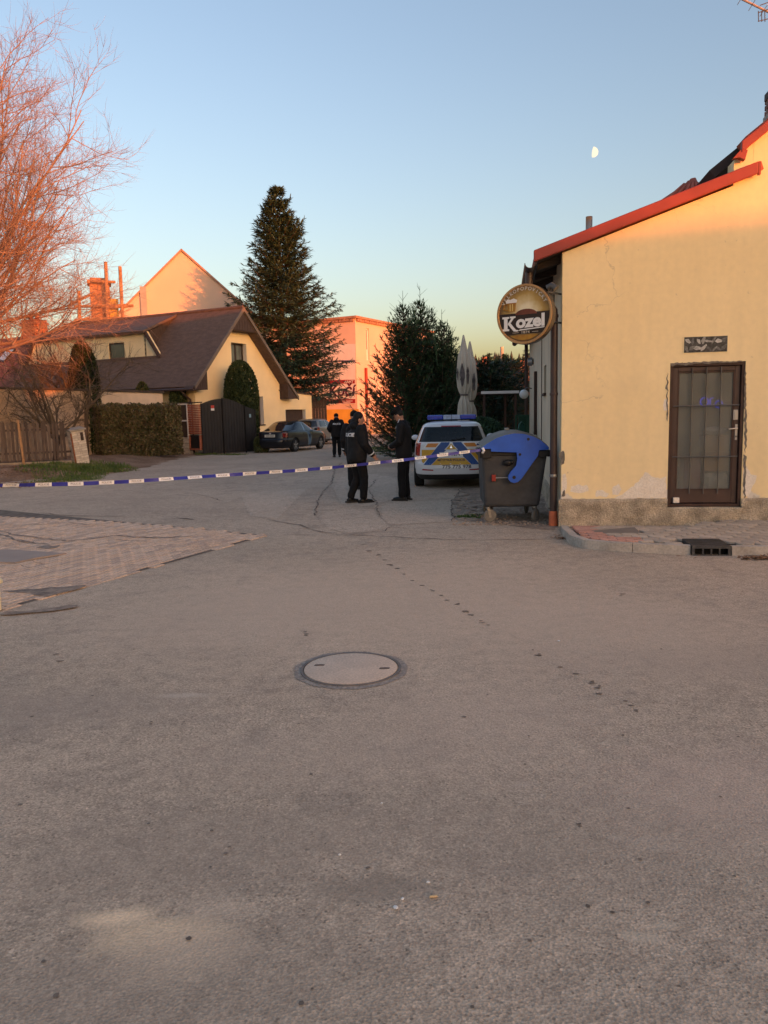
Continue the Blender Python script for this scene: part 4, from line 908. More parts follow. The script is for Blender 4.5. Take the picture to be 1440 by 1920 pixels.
# ------------------------------------------------------------------ cars
def make_car(root, levels, wheels, paint, cls, nt_=168, nexp=5.2, rw=.315, floor=.2, hubm=None):
    """body shell built from plan outlines stacked in height; cls(rx, ry, x, y, z) names the part each face belongs to"""
    zs_ = []; 
    for (a, b) in zip(levels, levels[1:]):
        k = max(1, int(round((b[0]-a[0])/.022))); k = max(k, int(abs(b[3]-a[3])/.10), int(abs(b[2]-a[2])/.08))
        for i in range(k):
            f = i/k; zs_.append(tuple(a[j]+(b[j]-a[j])*f for j in range(4)))
    zs_.append(levels[-1])
    def pt(th, lv):
        z, hw, r_, f_ = lv; c, s = math.cos(th), math.sin(th); yc, l = (r_+f_)/2, (f_-r_)/2; e = 2/nexp
        return Vector((hw*math.copysign(abs(s)**e, s), yc-l*math.copysign(abs(c)**e, c), z))
    fine_ = [2*math.pi*i/4000 for i in range(4001)]; ml = levels[len(levels)//3]; acc = [0]; pp = pt(0, ml)
    for th in fine_[1:]: q = pt(th, ml); acc.append(acc[-1]+(q-pp).length); pp = q
    ths = []; j = 0
    for i in range(nt_):
        tgt = acc[-1]*i/nt_
        while acc[j] < tgt: j += 1
        ths.append(fine_[j])
    parts = {}
    V = [[pt(th, lv) for th in ths] for lv in zs_]
    for i in range(len(zs_)-1):
        lv = zs_[i]; yc, l, hw = (lv[2]+lv[3])/2, (lv[3]-lv[2])/2, lv[1]
        for j in range(nt_):
            q = [V[i][j], V[i][(j+1) % nt_], V[i+1][(j+1) % nt_], V[i+1][j]]; c = (q[0]+q[1]+q[2]+q[3])/4
            if abs(c.x) > .75*hw and any((c.y-wy)**2+(c.z-rw)**2 < (rw+.05)**2 for wy in wheels): continue
            nm = cls(abs(c.x)/hw, (c.y-yc)/l, c.x, c.y, c.z)
            d = parts.setdefault(nm, ({}, []))
            ids = []
            for (a_, b_) in ((i,j),(i,(j+1) % nt_),(i+1,(j+1) % nt_),(i+1,j)):
                ids.append(d[0].setdefault((a_, b_), len(d[0])))
            d[1].append(ids)
    d = parts['body']; top = [d[0].setdefault((len(zs_)-1, j), len(d[0])) for j in range(nt_)]; d[1].append(top)
    out = {}
    for nm, (ix, fs) in parts.items():
        vs_ = [None]*len(ix)
        for (a_, b_), k in ix.items(): vs_[k] = V[a_][b_]
        m_ = MB(); m_.add(vs_, fs); out[nm] = m_
    M_ty = mat('tyre', (.016,.016,.017), rough=.85, var=.2); M_rim = hubm or mat('alloy', (.32,.32,.33), rough=.35, var=.1, metal=.7)
    hwm = max(l[1] for l in levels)
    for wy in wheels:
        for sd in (-1, 1):
            ty = MB().lathe([(rw-.09,-.10),(rw-.02,-.105),(rw,-.085),(rw,.085),(rw-.02,.105),(rw-.09,.10)], 28, (sd*(hwm-.125),wy,rw), 'x', cap=False)
            w_ = ty.build('wheel', M_ty, root, 40)
            MB().lathe([(rw-.088,-.09),(rw-.088,.09)], 28, (sd*(hwm-.125),wy,rw), 'x', cap=True).build('hub', mat('hub_dark', (.03,.03,.03), rough=.6), w_, 40)
            for q in range(5):
                a = 2*math.pi*q/5+.3; c, s = math.cos(a), math.sin(a); r0, r1 = .03, rw-.085; xx = sd*(hwm-.125)+sd*.092
                MB().slab([(xx, wy+c*r0-s*.03, rw+s*r0+c*.03), (xx, wy+c*r0+s*.03, rw+s*r0-c*.03), (xx, wy+c*r1+s*.022, rw+s*r1-c*.022), (xx, wy+c*r1-s*.022, rw+s*r1+c*.022)], (sd,0,0), .02).build('spoke', M_rim, w_)
    L0, L1 = levels[0][2]+.25, levels[0][3]-.25
    MB().box(-hwm+.26, hwm-.26, L0, L1, floor, .86).build('underbody', mat('underbody', (.01,.01,.01), rough=.9), root)
    MB().box(-hwm+.24, hwm-.24, L0+.3, L1-1.0, .87, .9).build('cabin_floor', mat('cabin', (.02,.02,.022), rough=.9), root)
    def rear(x, z, off=.004):
        for a, b in zip(levels, levels[1:]):
            if a[0] <= z <= b[0]: f = (z-a[0])/(b[0]-a[0]); lv = [a[j]+(b[j]-a[j])*f for j in range(4)]; break
        z_, hw, r_, f_ = lv; yc, l = (r_+f_)/2, (f_-r_)/2; t_ = max(0, 1-min(1, abs(x)/hw)**nexp)**(1/nexp); return (x, yc-l*t_-off, z)
    return out, rear
def on_rear(rear, poly, off, name, m, parent, st=.06):
    bm = bmesh.new(); f = bm.faces.new([bm.verts.new((x, z, 0)) for x, z in poly]); bmesh.ops.triangulate(bm, faces=[f])
    for _ in range(3):
        es = [e for e in bm.edges if e.calc_length() > st]
        if not es: break
        bmesh.ops.subdivide_edges(bm, edges=es, cuts=1); bmesh.ops.triangulate(bm, faces=bm.faces)
    m_ = MB(); bm.verts.index_update(); m_.add([rear(v.co.x, v.co.y, off) for v in bm.verts], [[v.index for v in f.verts] for f in bm.faces]); bm.free()
    return m_.build(name, m, parent, True)
M_cg = bpy.data.materials.new('car_glass'); M_cg.use_nodes = True; n = M_cg.node_tree.nodes; L = M_cg.node_tree.links; b = n['Principled BSDF']; b.inputs['Base Color'].default_value = (.02,.03,.035,1); b.inputs['Roughness'].default_value = .04; b.inputs['Specular IOR Level'].default_value = .7
tr = n.new('ShaderNodeBsdfTransparent'); tr.inputs[0].default_value = (.35,.42,.45,1); ms = n.new('ShaderNodeMixShader'); ms.inputs[0].default_value = .45; L.new(b.outputs[0], ms.inputs[1]); L.new(tr.outputs[0], ms.inputs[2]); L.new(ms.outputs[0], n['Material Output'].inputs[0])
M_lamp = mat('tail_lamp', (.35,.012,.015), rough=.15, var=.2, vscale=14, spec=.6, coat=.5); M_lampw = mat('lamp_clear', (.75,.6,.55), rough=.2, var=.1); M_trim = mat('bumper_trim', (.02,.02,.022), rough=.6, var=.2)
M_platew = mat('number_plate', (.78,.78,.76), rough=.4, var=.03); M_platet = mat('plate_text', (.02,.02,.02), rough=.5); M_chrome = mat('chrome', (.7,.7,.72), rough=.15, metal=1, var=.05)

# municipal police estate
M_pw = mat('white_paint', (.70,.71,.74), rough=.28, var=.04, coat=.6, spec=.5)
pcar = thing('police_car', 'white municipal police estate car with blue light bar seen from behind', 'car', (1.515, 17.05, 0), R(-6))
lev = [(.20,.78,.10,4.40),(.26,.84,.05,4.48),(.34,.872,.015,4.53),(.46,.885,.0,4.56),(.56,.885,.012,4.57),(.60,.882,.045,4.56),(.75,.88,.06,4.52),(.86,.874,.075,4.42),(.93,.866,.085,4.15),(.985,.855,.095,3.55),(1.02,.842,.11,3.38),(1.15,.79,.17,3.06),(1.28,.735,.245,2.72),(1.37,.69,.31,2.42),(1.42,.645,.36,2.22),(1.455,.58,.45,1.98),(1.478,.46,.68,1.75),(1.488,.28,.95,1.5)]
def cls_p(rx, ry, x, y, z):
    if z < .315: return 'lower_trim'
    if 1.05 < z < 1.375:
        if ry < -.86 and rx < .87: return 'rear_window'
        if ry > .80 and rx < .86: return 'windscreen'
        if rx > .955:
            y0, y1 = .45+(z-1.05)*.5, 3.30-(z-1.02)*2.45
            if y0 < y < y1 and not (1.32 < y < 1.42) and not (2.18 < y < 2.30): return 'side_window'
    if .72 < z < 1.02 and ry < -.80 and rx > .80: return 'tail_lamp'
    if .45 < z < .62 and ry > .9: return 'grille'
    return 'body'
prt, rear = make_car(pcar, lev, (.86,3.44), M_pw, cls_p)
for nm, m_ in prt.items():
    mm = {'body': M_pw, 'rear_window': M_cg, 'windscreen': M_cg, 'side_window': M_cg, 'tail_lamp': M_lamp, 'lower_trim': M_trim, 'grille': M_trim}[nm]
    if nm == 'tail_lamp':
        for sd in (-1, 1):
            k = MB(); fs = [f for f in m_.f if m_.v[f[0]][0]*sd > 0]; ids = sorted({i for f in fs for i in f}); mp_ = {i: a for a, i in enumerate(ids)}; k.add([m_.v[i] for i in ids], [[mp_[i] for i in f] for f in fs]); k.build('tail_lamp', mm, pcar, True)
    else: m_.build(nm, mm, pcar, True)
M_dy = mat('decal_yellow', (.62,.34,.03), rough=.35, var=.08); M_db = mat('decal_blue', (.020,.075,.26), rough=.35, var=.1); M_do = mat('decal_orange', (.60,.22,.04), rough=.35, var=.1); M_dt = mat('decal_text', (.04,.045,.07), rough=.4)
for sd in (-1, 1):
    mir = lambda l: [(sd*x, z) for x, z in l]
    on_rear(rear, mir([(-.66,.87),(-.36,.87),(-.62,.57),(-.66,.60)]), .004, 'yellow_panel', M_dy, pcar)
    on_rear(rear, mir([(-.62,.535),(-.45,.535),(-.09,.88),(-.03,1.03),(-.22,1.03),(-.36,.87)]), .0065, 'blue_chevron', M_db, pcar)
    w_ = on_rear(rear, mir([(-.62,.905),(-.54,1.03),(-.24,1.03),(-.33,.905)]), .004, 'white_border', M_platew, pcar)
    on_rear(rear, mir([(-.575,.925),(-.52,1.01),(-.27,1.01),(-.34,.925)]), .007, 'orange_panel', M_do, pcar)
    on_rear(rear, mir([(-.66,.415),(-.40,.405),(-.40,.43),(-.64,.445)]), .004, 'reflector', M_lamp, pcar)
on_rear(rear, [(-.44,.535),(.44,.535),(.29,.68),(-.29,.68)], .0075, 'yellow_panel', M_dy, pcar)
on_rear(rear, [(-.15,.865),(.15,.865),(0,1.02)], .0085, 'white_border', M_platew, pcar)
on_rear(rear, [(-.12,.875),(.12,.875),(0,1.0)], .0105, 'yellow_panel', M_dy, pcar)
on_rear(rear, [(-.03,.90),(.03,.90),(.012,.93),(0,.975),(-.012,.93)], .0125, 'emblem', M_chrome, pcar)
pl_ = on_rear(rear, [(-.26,.70),(.26,.70),(.26,.81),(-.26,.81)], .016, 'number_plate', M_platew, pcar)
text_mb('5M1 7274', .10, fn=lambda x, y: rear(x, .755+y*.95, .019), bold=.001).build('plate_text', M_platet, pl_)
text_mb('MĚSTSKÁ POLICIE', .068, fn=lambda x, y: rear(x*1.12, .635+y, .0105), bold=.0015).build('lettering', M_dt, pcar)
text_mb('PŘÍBRAM', .038, fn=lambda x, y: rear(x*1.15, .57+y, .0105)).build('lettering', M_dt, pcar) if False else None
text_mb('775 775 978', .11, fn=lambda x, y: rear(x*1.16+.12, .487+y*.95, .0055), bold=.002).build('phone_number', M_dt, pcar)
MB().tube([rear(0,1.07,.02), rear(.32,1.12,.02)], .012, 6).build('rear_wiper', M_trim, pcar)
on_rear(rear, [(-.22,1.372),(.22,1.372),(.22,1.392),(-.22,1.392)], .006, 'brake_light', M_lamp, pcar)
MB().box(-.55,.55,1.42,1.46,1.50,1.52).box(-.5,-.42,1.40,1.52,1.475,1.51).box(.42,.5,1.40,1.52,1.475,1.51).build('bar_mount', M_trim, pcar)
M_bl = mat('beacon_blue', (.012,.05,.42), rough=.18, var=.15, vscale=12, spec=.6, coat=.5); M_bc = mat('beacon_clear', (.38,.46,.62), rough=.2, var=.15, vscale=14, coat=.4)
MB().box(-.58,-.20,1.33,1.60,1.52,1.63).build('light_bar', M_bl, pcar, bevel=.03, seg=3)
MB().box(-.199,.199,1.34,1.59,1.522,1.628).build('light_bar_centre', M_bc, pcar, bevel=.012)
MB().box(.20,.58,1.33,1.60,1.52,1.63).build('light_bar', M_bl, pcar, bevel=.03, seg=3)
MB().tube([(0,.9,1.48),(0,.86,1.66)], .006, 6).build('aerial', M_trim, pcar)
for sd in (-1, 1): MB().ell((sd*.97,2.95,1.06), (.10,.06,.07), 12, 8).box(sd*.9-.04,sd*.9+.04,2.93,2.97,1.0,1.03).build('door_mirror', M_pw, pcar, True)
for x in (-.38,0,.38): MB().box(x-.12,x+.12,.95,1.05,.9,1.22).box(x-.08,x+.08,.96,1.03,1.22,1.36).build('headrest', mat('seat_cloth', (.03,.03,.035), rough=.9), pcar, bevel=.03)

# dark saloon parked in front of the yellow house
q = G(548,850); M_dkp = mat('dark_blue_paint', (.005,.007,.012), rough=.3, var=.2, coat=.25, spec=.35)
hdv = Vector((G(585,841).x-G(522,848.5).x, G(585,841).y-G(522,848.5).y)); ha = math.atan2(-hdv.x, hdv.y)
scar = thing('parked_saloon', 'dark blue saloon car parked by the yellow house with its garage', 'car', (-5.22, 35.6, 0), R(-21))
lev2 = [(.20,.78,.12,4.55),(.27,.85,.05,4.64),(.38,.888,.01,4.72),(.50,.90,.0,4.75),(.60,.90,.02,4.74),(.64,.896,.06,4.72),(.80,.89,.09,4.60),(.90,.878,.11,4.30),(.945,.86,.14,3.75),(.975,.845,.35,3.42),(1.0,.83,.62,3.25),(1.12,.775,.90,2.98),(1.26,.70,1.22,2.66),(1.35,.655,1.46,2.42),(1.395,.60,1.60,2.28),(1.425,.50,1.75,2.14),(1.437,.3,1.88,2.02)]
def cls_s(rx, ry, x, y, z):
    if z < .30: return 'lower_trim'
    if 1.005 < z < 1.365:
        if ry < -.80 and rx < .84: return 'rear_window'
        if ry > .80 and rx < .84: return 'windscreen'
        if rx > .93:
            y0, y1 = 1.0+(z-1.0)*1.35, 3.22-(z-1.0)*2.25
            if y0 < y < y1 and not (2.04 < y < 2.12): return 'side_window'
    if .70 < z < .92 and ry < -.86 and rx > .68: return 'tail_lamp'
    return 'body'
prt, rear2 = make_car(scar, lev2, (.98,3.72), M_dkp, cls_s, nexp=4.6)
M_dkg = glass('tinted_glass', (.012,.016,.022), .05)
M_lamp2 = mat('tail_lamp_dim', (.16,.012,.012), rough=.15, var=.3, vscale=16, spec=.6, coat=.5)
for nm, m_ in prt.items():
    mm = {'body': M_dkp, 'rear_window': M_dkg, 'windscreen': M_dkg, 'side_window': M_dkg, 'tail_lamp': M_lamp2, 'lower_trim': M_trim}[nm]
    if nm == 'tail_lamp':
        for sd in (-1, 1):
            k = MB(); fs = [f for f in m_.f if m_.v[f[0]][0]*sd > 0]; ids = sorted({i for f in fs for i in f}); mp_ = {i: a for a, i in enumerate(ids)}; k.add([m_.v[i] for i in ids], [[mp_[i] for i in f] for f in fs]); k.build('tail_lamp', mm, scar, True)
    else: m_.build(nm, mm, scar, True)
pl_ = on_rear(rear2, [(-.27,.72),(.27,.72),(.27,.84),(-.27,.84)], .012, 'number_plate', mat('plate_dull', (.55,.54,.48), rough=.5), scar)
text_mb('3AH 4248', .10, fn=lambda x, y: rear2(x, .78+y*.95, .016)).build('plate_text', M_platet, pl_)
MB().ell(rear2(0,.885,.012), (.06,.02,.03), 12, 8).build('badge', M_chrome, scar, True)
for sd in (-1, 1): MB().ell((sd*.98,2.95,1.02), (.10,.06,.065), 12, 8).box(sd*.9-.05,sd*.9+.05,2.93,2.97,.97,.99).build('door_mirror', M_dkp, scar, True)
for sd in (-1, 1):
    for yy in (1.75, 2.75): MB().box(sd*.90-.012,sd*.90+.012,yy,yy+.18,.83,.855).build('door_handle', M_dkp, scar, bevel=.005)

# silver car mostly hidden behind the saloon
M_slv = mat('silver_paint', (.20,.20,.20), rough=.3, var=.05, metal=.4, coat=.5)
hcar = thing('silver_hatchback', 'silver car mostly hidden behind the dark saloon', 'car', (-4.35, 43.2, 0), R(-18))
lev3 = [(z, hw*.95, r_*.9, f_*.86) for z, hw, r_, f_ in lev]
prt, rear3 = make_car(hcar, lev3, (.76,2.98), M_slv, cls_p)
for nm, m_ in prt.items(): m_.build(nm, {'body': M_slv, 'tail_lamp': M_lamp2, 'lower_trim': M_trim, 'grille': M_trim}.get(nm, M_dkg), hcar, True)
# ------------------------------------------------------------------ people
M_skin = mat('skin', (.45,.24,.17), rough=.6, var=.06, vscale=20); M_hair = mat('dark_hair', (.015,.012,.010), rough=.7, var=.2)
M_jkt = mat('black_jacket', (.0045,.0045,.0065), rough=.75, var=.3, vscale=5, bump=.3, bscale=14, bdist=.02); M_trs = mat('black_trousers', (.004,.004,.0055), rough=.9, var=.3, vscale=5, bump=.3, bscale=12, bdist=.02)
M_shoe = mat('black_leather', (.010,.010,.010), rough=.35, var=.2); M_sole = mat('rubber_sole', (.03,.028,.026), rough=.9, var=.2); M_knit = mat('black_knit', (.0045,.0045,.005), rough=.95, var=.2, bump=.4, bscale=120); M_refl = mat('reflective_print', (.70,.71,.74), rough=.5, var=.05); M_eye = mat('eye_dark', (.02,.015,.012), rough=.2)
def fused(mb, vox, it, name, amp=0.0, seed=0):
    me = mb.mesh('tmp'); ob = bpy.data.objects.new('tmp', me); COL.objects.link(ob)
    r_ = ob.modifiers.new('r', 'REMESH'); r_.mode = 'VOXEL'; r_.voxel_size = vox; r_.use_smooth_shade = True
    if it: s_ = ob.modifiers.new('s', 'SMOOTH'); s_.factor = .5; s_.iterations = it
    dg = bpy.context.evaluated_depsgraph_get(); new = bpy.data.meshes.new_from_object(ob.evaluated_get(dg)); new.name = name
    bpy.data.objects.remove(ob); bpy.data.meshes.remove(me)
    if amp:
        for v in new.vertices:
            p = v.co; n_ = noise.noise((p.x*9+seed, p.y*9, p.z*5.5))+.6*noise.noise((p.x*17, p.y*17+seed, p.z*13)); v.co = p+v.normal*amp*n_
    new.materials.clear(); new.polygons.foreach_set('use_smooth', [True]*len(new.polygons)); return new
def loft(mb, rings, n=18):
    """rings: (cx, cy, cz, rx, ry)"""
    b = len(mb.v); k = len(rings)
    for (cx, cy, cz, rx, ry) in rings:
        for j in range(n): a = 2*math.pi*j/n; mb.v.append((cx+rx*math.cos(a), cy+ry*math.sin(a), cz))
    for i in range(k-1):
        for j in range(n): mb.f.append([b+i*n+j, b+i*n+(j+1) % n, b+(i+1)*n+(j+1) % n, b+(i+1)*n+j]); mb.m.append(0)
    mb.f.append([b+j for j in range(n)][::-1]); mb.m.append(0); mb.f.append([b+(k-1)*n+j for j in range(n)]); mb.m.append(0)
def limb(mb, pts, rad, n=12):
    pts = [Vector(p) for p in pts]; P2, R2 = [], []
    for i in range(len(pts)-1):
        for f in (0, .33, .66): P2.append(pts[i].lerp(pts[i+1], f)); R2.append(rad[i]+(rad[i+1]-rad[i])*f)
    P2.append(pts[-1]); R2.append(rad[-1]); mb.tube(P2, R2, n)
    for p, r_ in zip(pts, rad): mb.ell(p, (r_, r_, r_), 10, 7)
def hand(mb, w_, d, side, curl=.5):
    """w_ wrist, d direction of the fingers, side lateral axis towards the thumb"""
    d = d.normalized(); side = (side-d*side.dot(d)).normalized(); nrm = d.cross(side)
    mb.tube([w_-d*.03, w_+d*.02, w_+d*.05, w_+d*.09], [.026,.032,.040,.036], 10, flat=.6)
    for k, (off, ln) in enumerate(((.028,.072),(.010,.080),(-.009,.075),(-.027,.058))):
        p0 = w_+d*.075+side*off; p1 = p0+d*ln*.45+nrm*.008*curl; p2 = p1+(d*(1-.5*curl)+nrm*.9*curl).normalized()*ln*.33; p3 = p2+(d*(1-1.1*curl)+nrm*1.4*curl).normalized()*ln*.26
        mb.tube([p0,p1,p2,p3], [.0105,.0098,.009,.0075], 8)
    p0 = w_+d*.025+side*.026; p1 = p0+(d*.7+side*.7).normalized()*.035; p2 = p1+(d+side*.15+nrm*.3).normalized()*.032; mb.tube([p0,p1,p2], [.014,.0115,.009], 8)
def make_person(label, at_, rz, J, coat=1.0, hat='beanie', hood=False, text=True, hem=.80, suit=False, group='people in dark uniforms'):
    t = thing('person', label, 'person', at_, rz, group)
    S = lambda k: Vector(J[k])
    body = MB(); hd = S('head'); hr = Matrix.Rotation(J.get('yaw',0), 3, 'Z') @ Matrix.Rotation(J.get('nod',0), 3, 'X'); hp = lambda v: hd+hr@Vector(v)
    body.ell(hd, (.076,.094,.112), 18, 12, rot=hr); body.ell(hp((0,.022,-.06)), (.058,.068,.06), 14, 9, rot=hr)
    body.tube([hp((0,.095,.018)), hp((0,.113,-.022)), hp((0,.098,-.032))], [.009,.016,.011], 8)
    for sd in (-1, 1): body.ell(hp((sd*.078,-.005,-.012)), (.012,.022,.032), 8, 6, rot=hr); body.ell(hp((sd*.03,.078,.028)), (.026,.014,.010), 8, 6, rot=hr)
    body.ell(hp((0,.088,-.066)), (.026,.012,.009), 8, 6, rot=hr)
    nk = S('neck'); body.tube([nk-Vector((0,0,.06)), nk, hp((0,-.01,-.06))], [.062,.055,.052], 12)
    pv_ = S('pelvis'); ch_ = S('chest')
    loft(body, [(pv_.x,pv_.y,pv_.z-.10,.13,.10),(pv_.x,pv_.y,pv_.z,.16,.115),(pv_.x*.6+ch_.x*.4,pv_.y*.6+ch_.y*.4,pv_.z*.55+ch_.z*.45,.135,.10),(ch_.x,ch_.y,ch_.z,.165,.12),(ch_.x,ch_.y-.01,ch_.z+.13,.14,.085),(nk.x,nk.y,nk.z-.01,.06,.06)])
    for s_ in ('r','l'):
        limb(body, [S(s_+'sh'), S(s_+'el'), S(s_+'wr')], [.055,.043,.028]); limb(body, [S(s_+'hip'), S(s_+'kn'), S(s_+'an')], [.085,.058,.040])
        fd = S(s_+'wr')-S(s_+'el'); fd = fd+Vector(J.get(s_+'hd',(0,0,0))); hand(body, S(s_+'wr')+fd.normalized()*.01, fd, Vector(J.get(s_+'th',(0,1,0))), J.get('curl',.5))
        an_, to = S(s_+'an'), S(s_+'to'); body.tube([an_+Vector((0,0,0)), an_.lerp(to,.4)-Vector((0,0,.02)), to], [.042,.036,.025], 10)
    mk('body', fused(body, .0085, 2, 'body'), M_skin, t)
    ey = MB(); [ey.ell(hp((sd*.030,.086,.014)), (.011,.008,.006), 8, 6, rot=hr) for sd in (-1, 1)]; ey.build('eyes', M_eye, t, True)
    # trousers
    tr_ = MB(); loft(tr_, [(pv_.x,pv_.y,pv_.z-.14,.14,.12),(pv_.x,pv_.y,pv_.z-.02,.178,.135),(pv_.x,pv_.y,pv_.z+.12,.165,.12)])
    for s_ in ('r','l'):
        h, k, a = S(s_+'hip'), S(s_+'kn'), S(s_+'an'); limb(tr_, [h+Vector((0,0,.0)), k, a+(k-a).normalized()*.03], [.108,.083,.074] if not suit else [.104,.082,.078])
    mk('trousers', fused(tr_, .014, 3, 'trousers', .009, 3), M_trs, t)
    # shoes
    for s_ in ('r','l'):
        a, to = S(s_+'an'), S(s_+'to'); dv = (to-a); dv.z = 0; dv.normalize(); tilt = J.get(s_+'tilt', 0.0)
        sh = MB(); bz_ = lambda f: to.z*f+(1-f)*(a.z-.06)
        sh.tube([a-dv*.075+Vector((0,0,-.045)), a-Vector((0,0,.04)), a+dv*.09-Vector((0,0,.052+tilt*.5)), a+dv*.185-Vector((0,0,.060+tilt))], [.034,.046,.044,.032], 12); sh.tube([a+Vector((0,0,.05)), a-Vector((0,0,.03))], [.052,.046], 12)
        so_ = mk('shoe', fused(sh, .01, 2, 'shoe'), M_shoe, t)
        sl_ = MB(); up = Vector((0,0,1)); sdv = Vector((-dv.y, dv.x, 0)); prof_ = [(-.105,.03),(-.08,.04),(.0,.038),(.09,.046),(.16,.044),(.215,.024)]
        dwn = lambda u_: a.z-.090-max(0,u_)*tilt*5.4*.6
        tp_ = [a+dv*u_+sdv*w__ for u_, w__ in prof_]+[a+dv*u_-sdv*w__ for u_, w__ in prof_[::-1]]; uu = [u_ for u_, _ in prof_]+[u_ for u_, _ in prof_[::-1]]
        k = len(tp_); sl_.add([(p.x,p.y,dwn(u_)) for p,u_ in zip(tp_,uu)]+[(p.x,p.y,dwn(u_)+.028) for p,u_ in zip(tp_,uu)], [list(range(k))[::-1], list(range(k,2*k))]+[(i,(i+1)%k,k+(i+1)%k,k+i) for i in range(k)])
        sl_.build('sole', M_sole, so_)
    # jacket
    jk = MB(); w_ = coat
    loft(jk, [(pv_.x,pv_.y,hem,.20*w_,.165*w_),(pv_.x,pv_.y,hem+.06,.208*w_,.172*w_),(pv_.x,pv_.y,pv_.z+.06,.205*w_,.165*w_),(pv_.x*.5+ch_.x*.5,pv_.y*.5+ch_.y*.5,(pv_.z+ch_.z)/2+.02,.20*w_,.16*w_),(ch_.x,ch_.y,ch_.z,.215*w_,.162*w_),(ch_.x,ch_.y-.012,ch_.z+.10,.19*w_,.125*w_),(nk.x,nk.y-.01,nk.z-.035,.11,.10),(nk.x,nk.y,nk.z+.035,.082,.082)], 24)
    for s_ in ('r','l'):
        sh_, el, wr = S(s_+'sh'), S(s_+'el'), S(s_+'wr'); limb(jk, [sh_, el, wr-(wr-el).normalized()*.005], [.095*w_,.078*w_,.058*w_])
        jk.tube([wr-(wr-el).normalized()*.05, wr+(wr-el).normalized()*.012], [.052*w_,.050*w_], 12)
    if hood: jk.ell(nk+Vector((0,-.08,.02)), (.115,.085,.08), 14, 9)
    jo = mk('jacket', fused(jk, .014, 3, 'jacket', .012 if not suit else .006, 1), M_jkt, t)
    bx = lambda v: v
    if text:
        bp_ = Vector((ch_.x, ch_.y, ch_.z+.04)); rx_, ry_ = .212*w_, .162*w_
        def fn(x, y):
            xx = max(-.18, min(.18, x)); zz = y; yy = -ry_*math.sqrt(max(0.01, 1-(xx/rx_)**2))-.024; return (bp_.x+xx, bp_.y+yy+max(0, zz)*.25, bp_.z+zz)
        text_mb('POLICIE', .088, fn=fn, bold=.004).build('back_lettering', M_refl, jo)
    for s_ in ('r','l'):
        if J.get('band', True) and not suit:
            el, wr = S(s_+'el'), S(s_+'wr'); d_ = (wr-el).normalized(); MB().tube([wr-d_*.055, wr-d_*.03], .060*w_, 14, cap=False).build('cuff_band', M_refl, jo, True)
    # headwear
    if hat == 'beanie':
        hb = MB(); hb.ell(hp((0,-.008,.045)), (.090,.105,.088), 18, 12, rot=hr); hb.tube([hp((0,-.006,.035)), hp((0,-.008,.0))], [.094,.092], 18); mk('knit_cap', fused(hb, .012, 2, 'knit_cap'), M_knit, t)
    elif hat == 'hood':
        hb = MB(); hb.ell(hp((0,-.03,.03)), (.090,.100,.112), 18, 12, rot=hr); hb.ell(hp((0,-.07,-.07)), (.10,.09,.09), 14, 9, rot=hr); mk('hood', fused(hb, .012, 2, 'hood'), M_jkt, t)
    else:
        hh = MB(); hh.ell(hp((0,-.02,.02)), (.084,.094,.10), 16, 10, rot=hr); mk('hair', fused(hh, .012, 2, 'hair'), M_hair, t)
        cp = MB(); cp.tube([hp((0,-.012,.045)), hp((0,-.012,.085))], [.093,.096], 20); cp.tube([hp((0,-.006,.08)), hp((0,.0,.115)), hp((0,.004,.128))], [.100,.126,.115], 20); co_ = mk('peaked_cap', fused(cp, .010, 1, 'peaked_cap'), M_jkt, t)
        pk = MB(); kk = 9; a_ = [R(-62+124*i/(kk-1)) for i in range(kk)]
        pk.add([tuple(hp((.096*math.sin(x), -.012+.096*math.cos(x), .048))) for x in a_]+[tuple(hp((.105*math.sin(x), .03+.125*math.cos(x), .018))) for x in a_]+[tuple(hp((.096*math.sin(x), -.012+.096*math.cos(x), .040))) for x in a_]+[tuple(hp((.105*math.sin(x), .03+.125*math.cos(x), .010))) for x in a_], [(i,i+1,kk+i+1,kk+i) for i in range(kk-1)]+[(2*kk+i,3*kk+i,3*kk+i+1,2*kk+i+1) for i in range(kk-1)]+[(kk+i,kk+i+1,3*kk+i+1,3*kk+i) for i in range(kk-1)])
        pk.build('peak', M_shoe, co_, True)
    return t, jo
base = dict(head=(0,.03,1.625), neck=(0,0,1.48), chest=(0,.0,1.28), pelvis=(0,0,.95), rsh=(.185,-.01,1.40), lsh=(-.185,-.01,1.40), rel=(.25,-.03,1.12), lel=(-.25,-.03,1.12), rwr=(.25,.06,.90), lwr=(-.25,.06,.90),
            rhip=(.095,0,.90), lhip=(-.095,0,.90), rkn=(.10,.03,.49), lkn=(-.10,.03,.49), ran=(.10,0,.09), lan=(-.10,0,.09), rto=(.12,.17,.03), lto=(-.12,.17,.03), rth=(-.3,1,0), lth=(.3,1,0))
# officer nearest to the tape, half turned away, walking to the right
J = dict(base); J.update(head=(0,.07,1.60), neck=(0,.02,1.46), chest=(0,.0,1.27), yaw=R(-25), nod=R(-14), rel=(.27,.02,1.12), rwr=(.25,.19,.93), rhd=(0,.1,-.1), lel=(-.26,-.02,1.12), lwr=(-.22,.10,.93), rkn=(.09,.09,.50), ran=(.08,.07,.09), rto=(.10,.24,.03), lkn=(-.09,.05,.48), lan=(-.08,-.13,.105), lto=(-.10,.02,.03), ltilt=.008, curl=.4)
make_person('officer in bulky black jacket walking behind the tape with bare right hand low', tuple(G(672,943)), R(-58), J, coat=1.05, hat='hood', hood=True)
# officer half hidden behind that one
J = dict(base); J.update(head=(0,.04,1.655), neck=(0,.01,1.51))
make_person('officer with black cap standing behind the officer in the bulky jacket', (-.63, 17.4, 0), R(-10), J, coat=1.08, hat='beanie', hood=True)
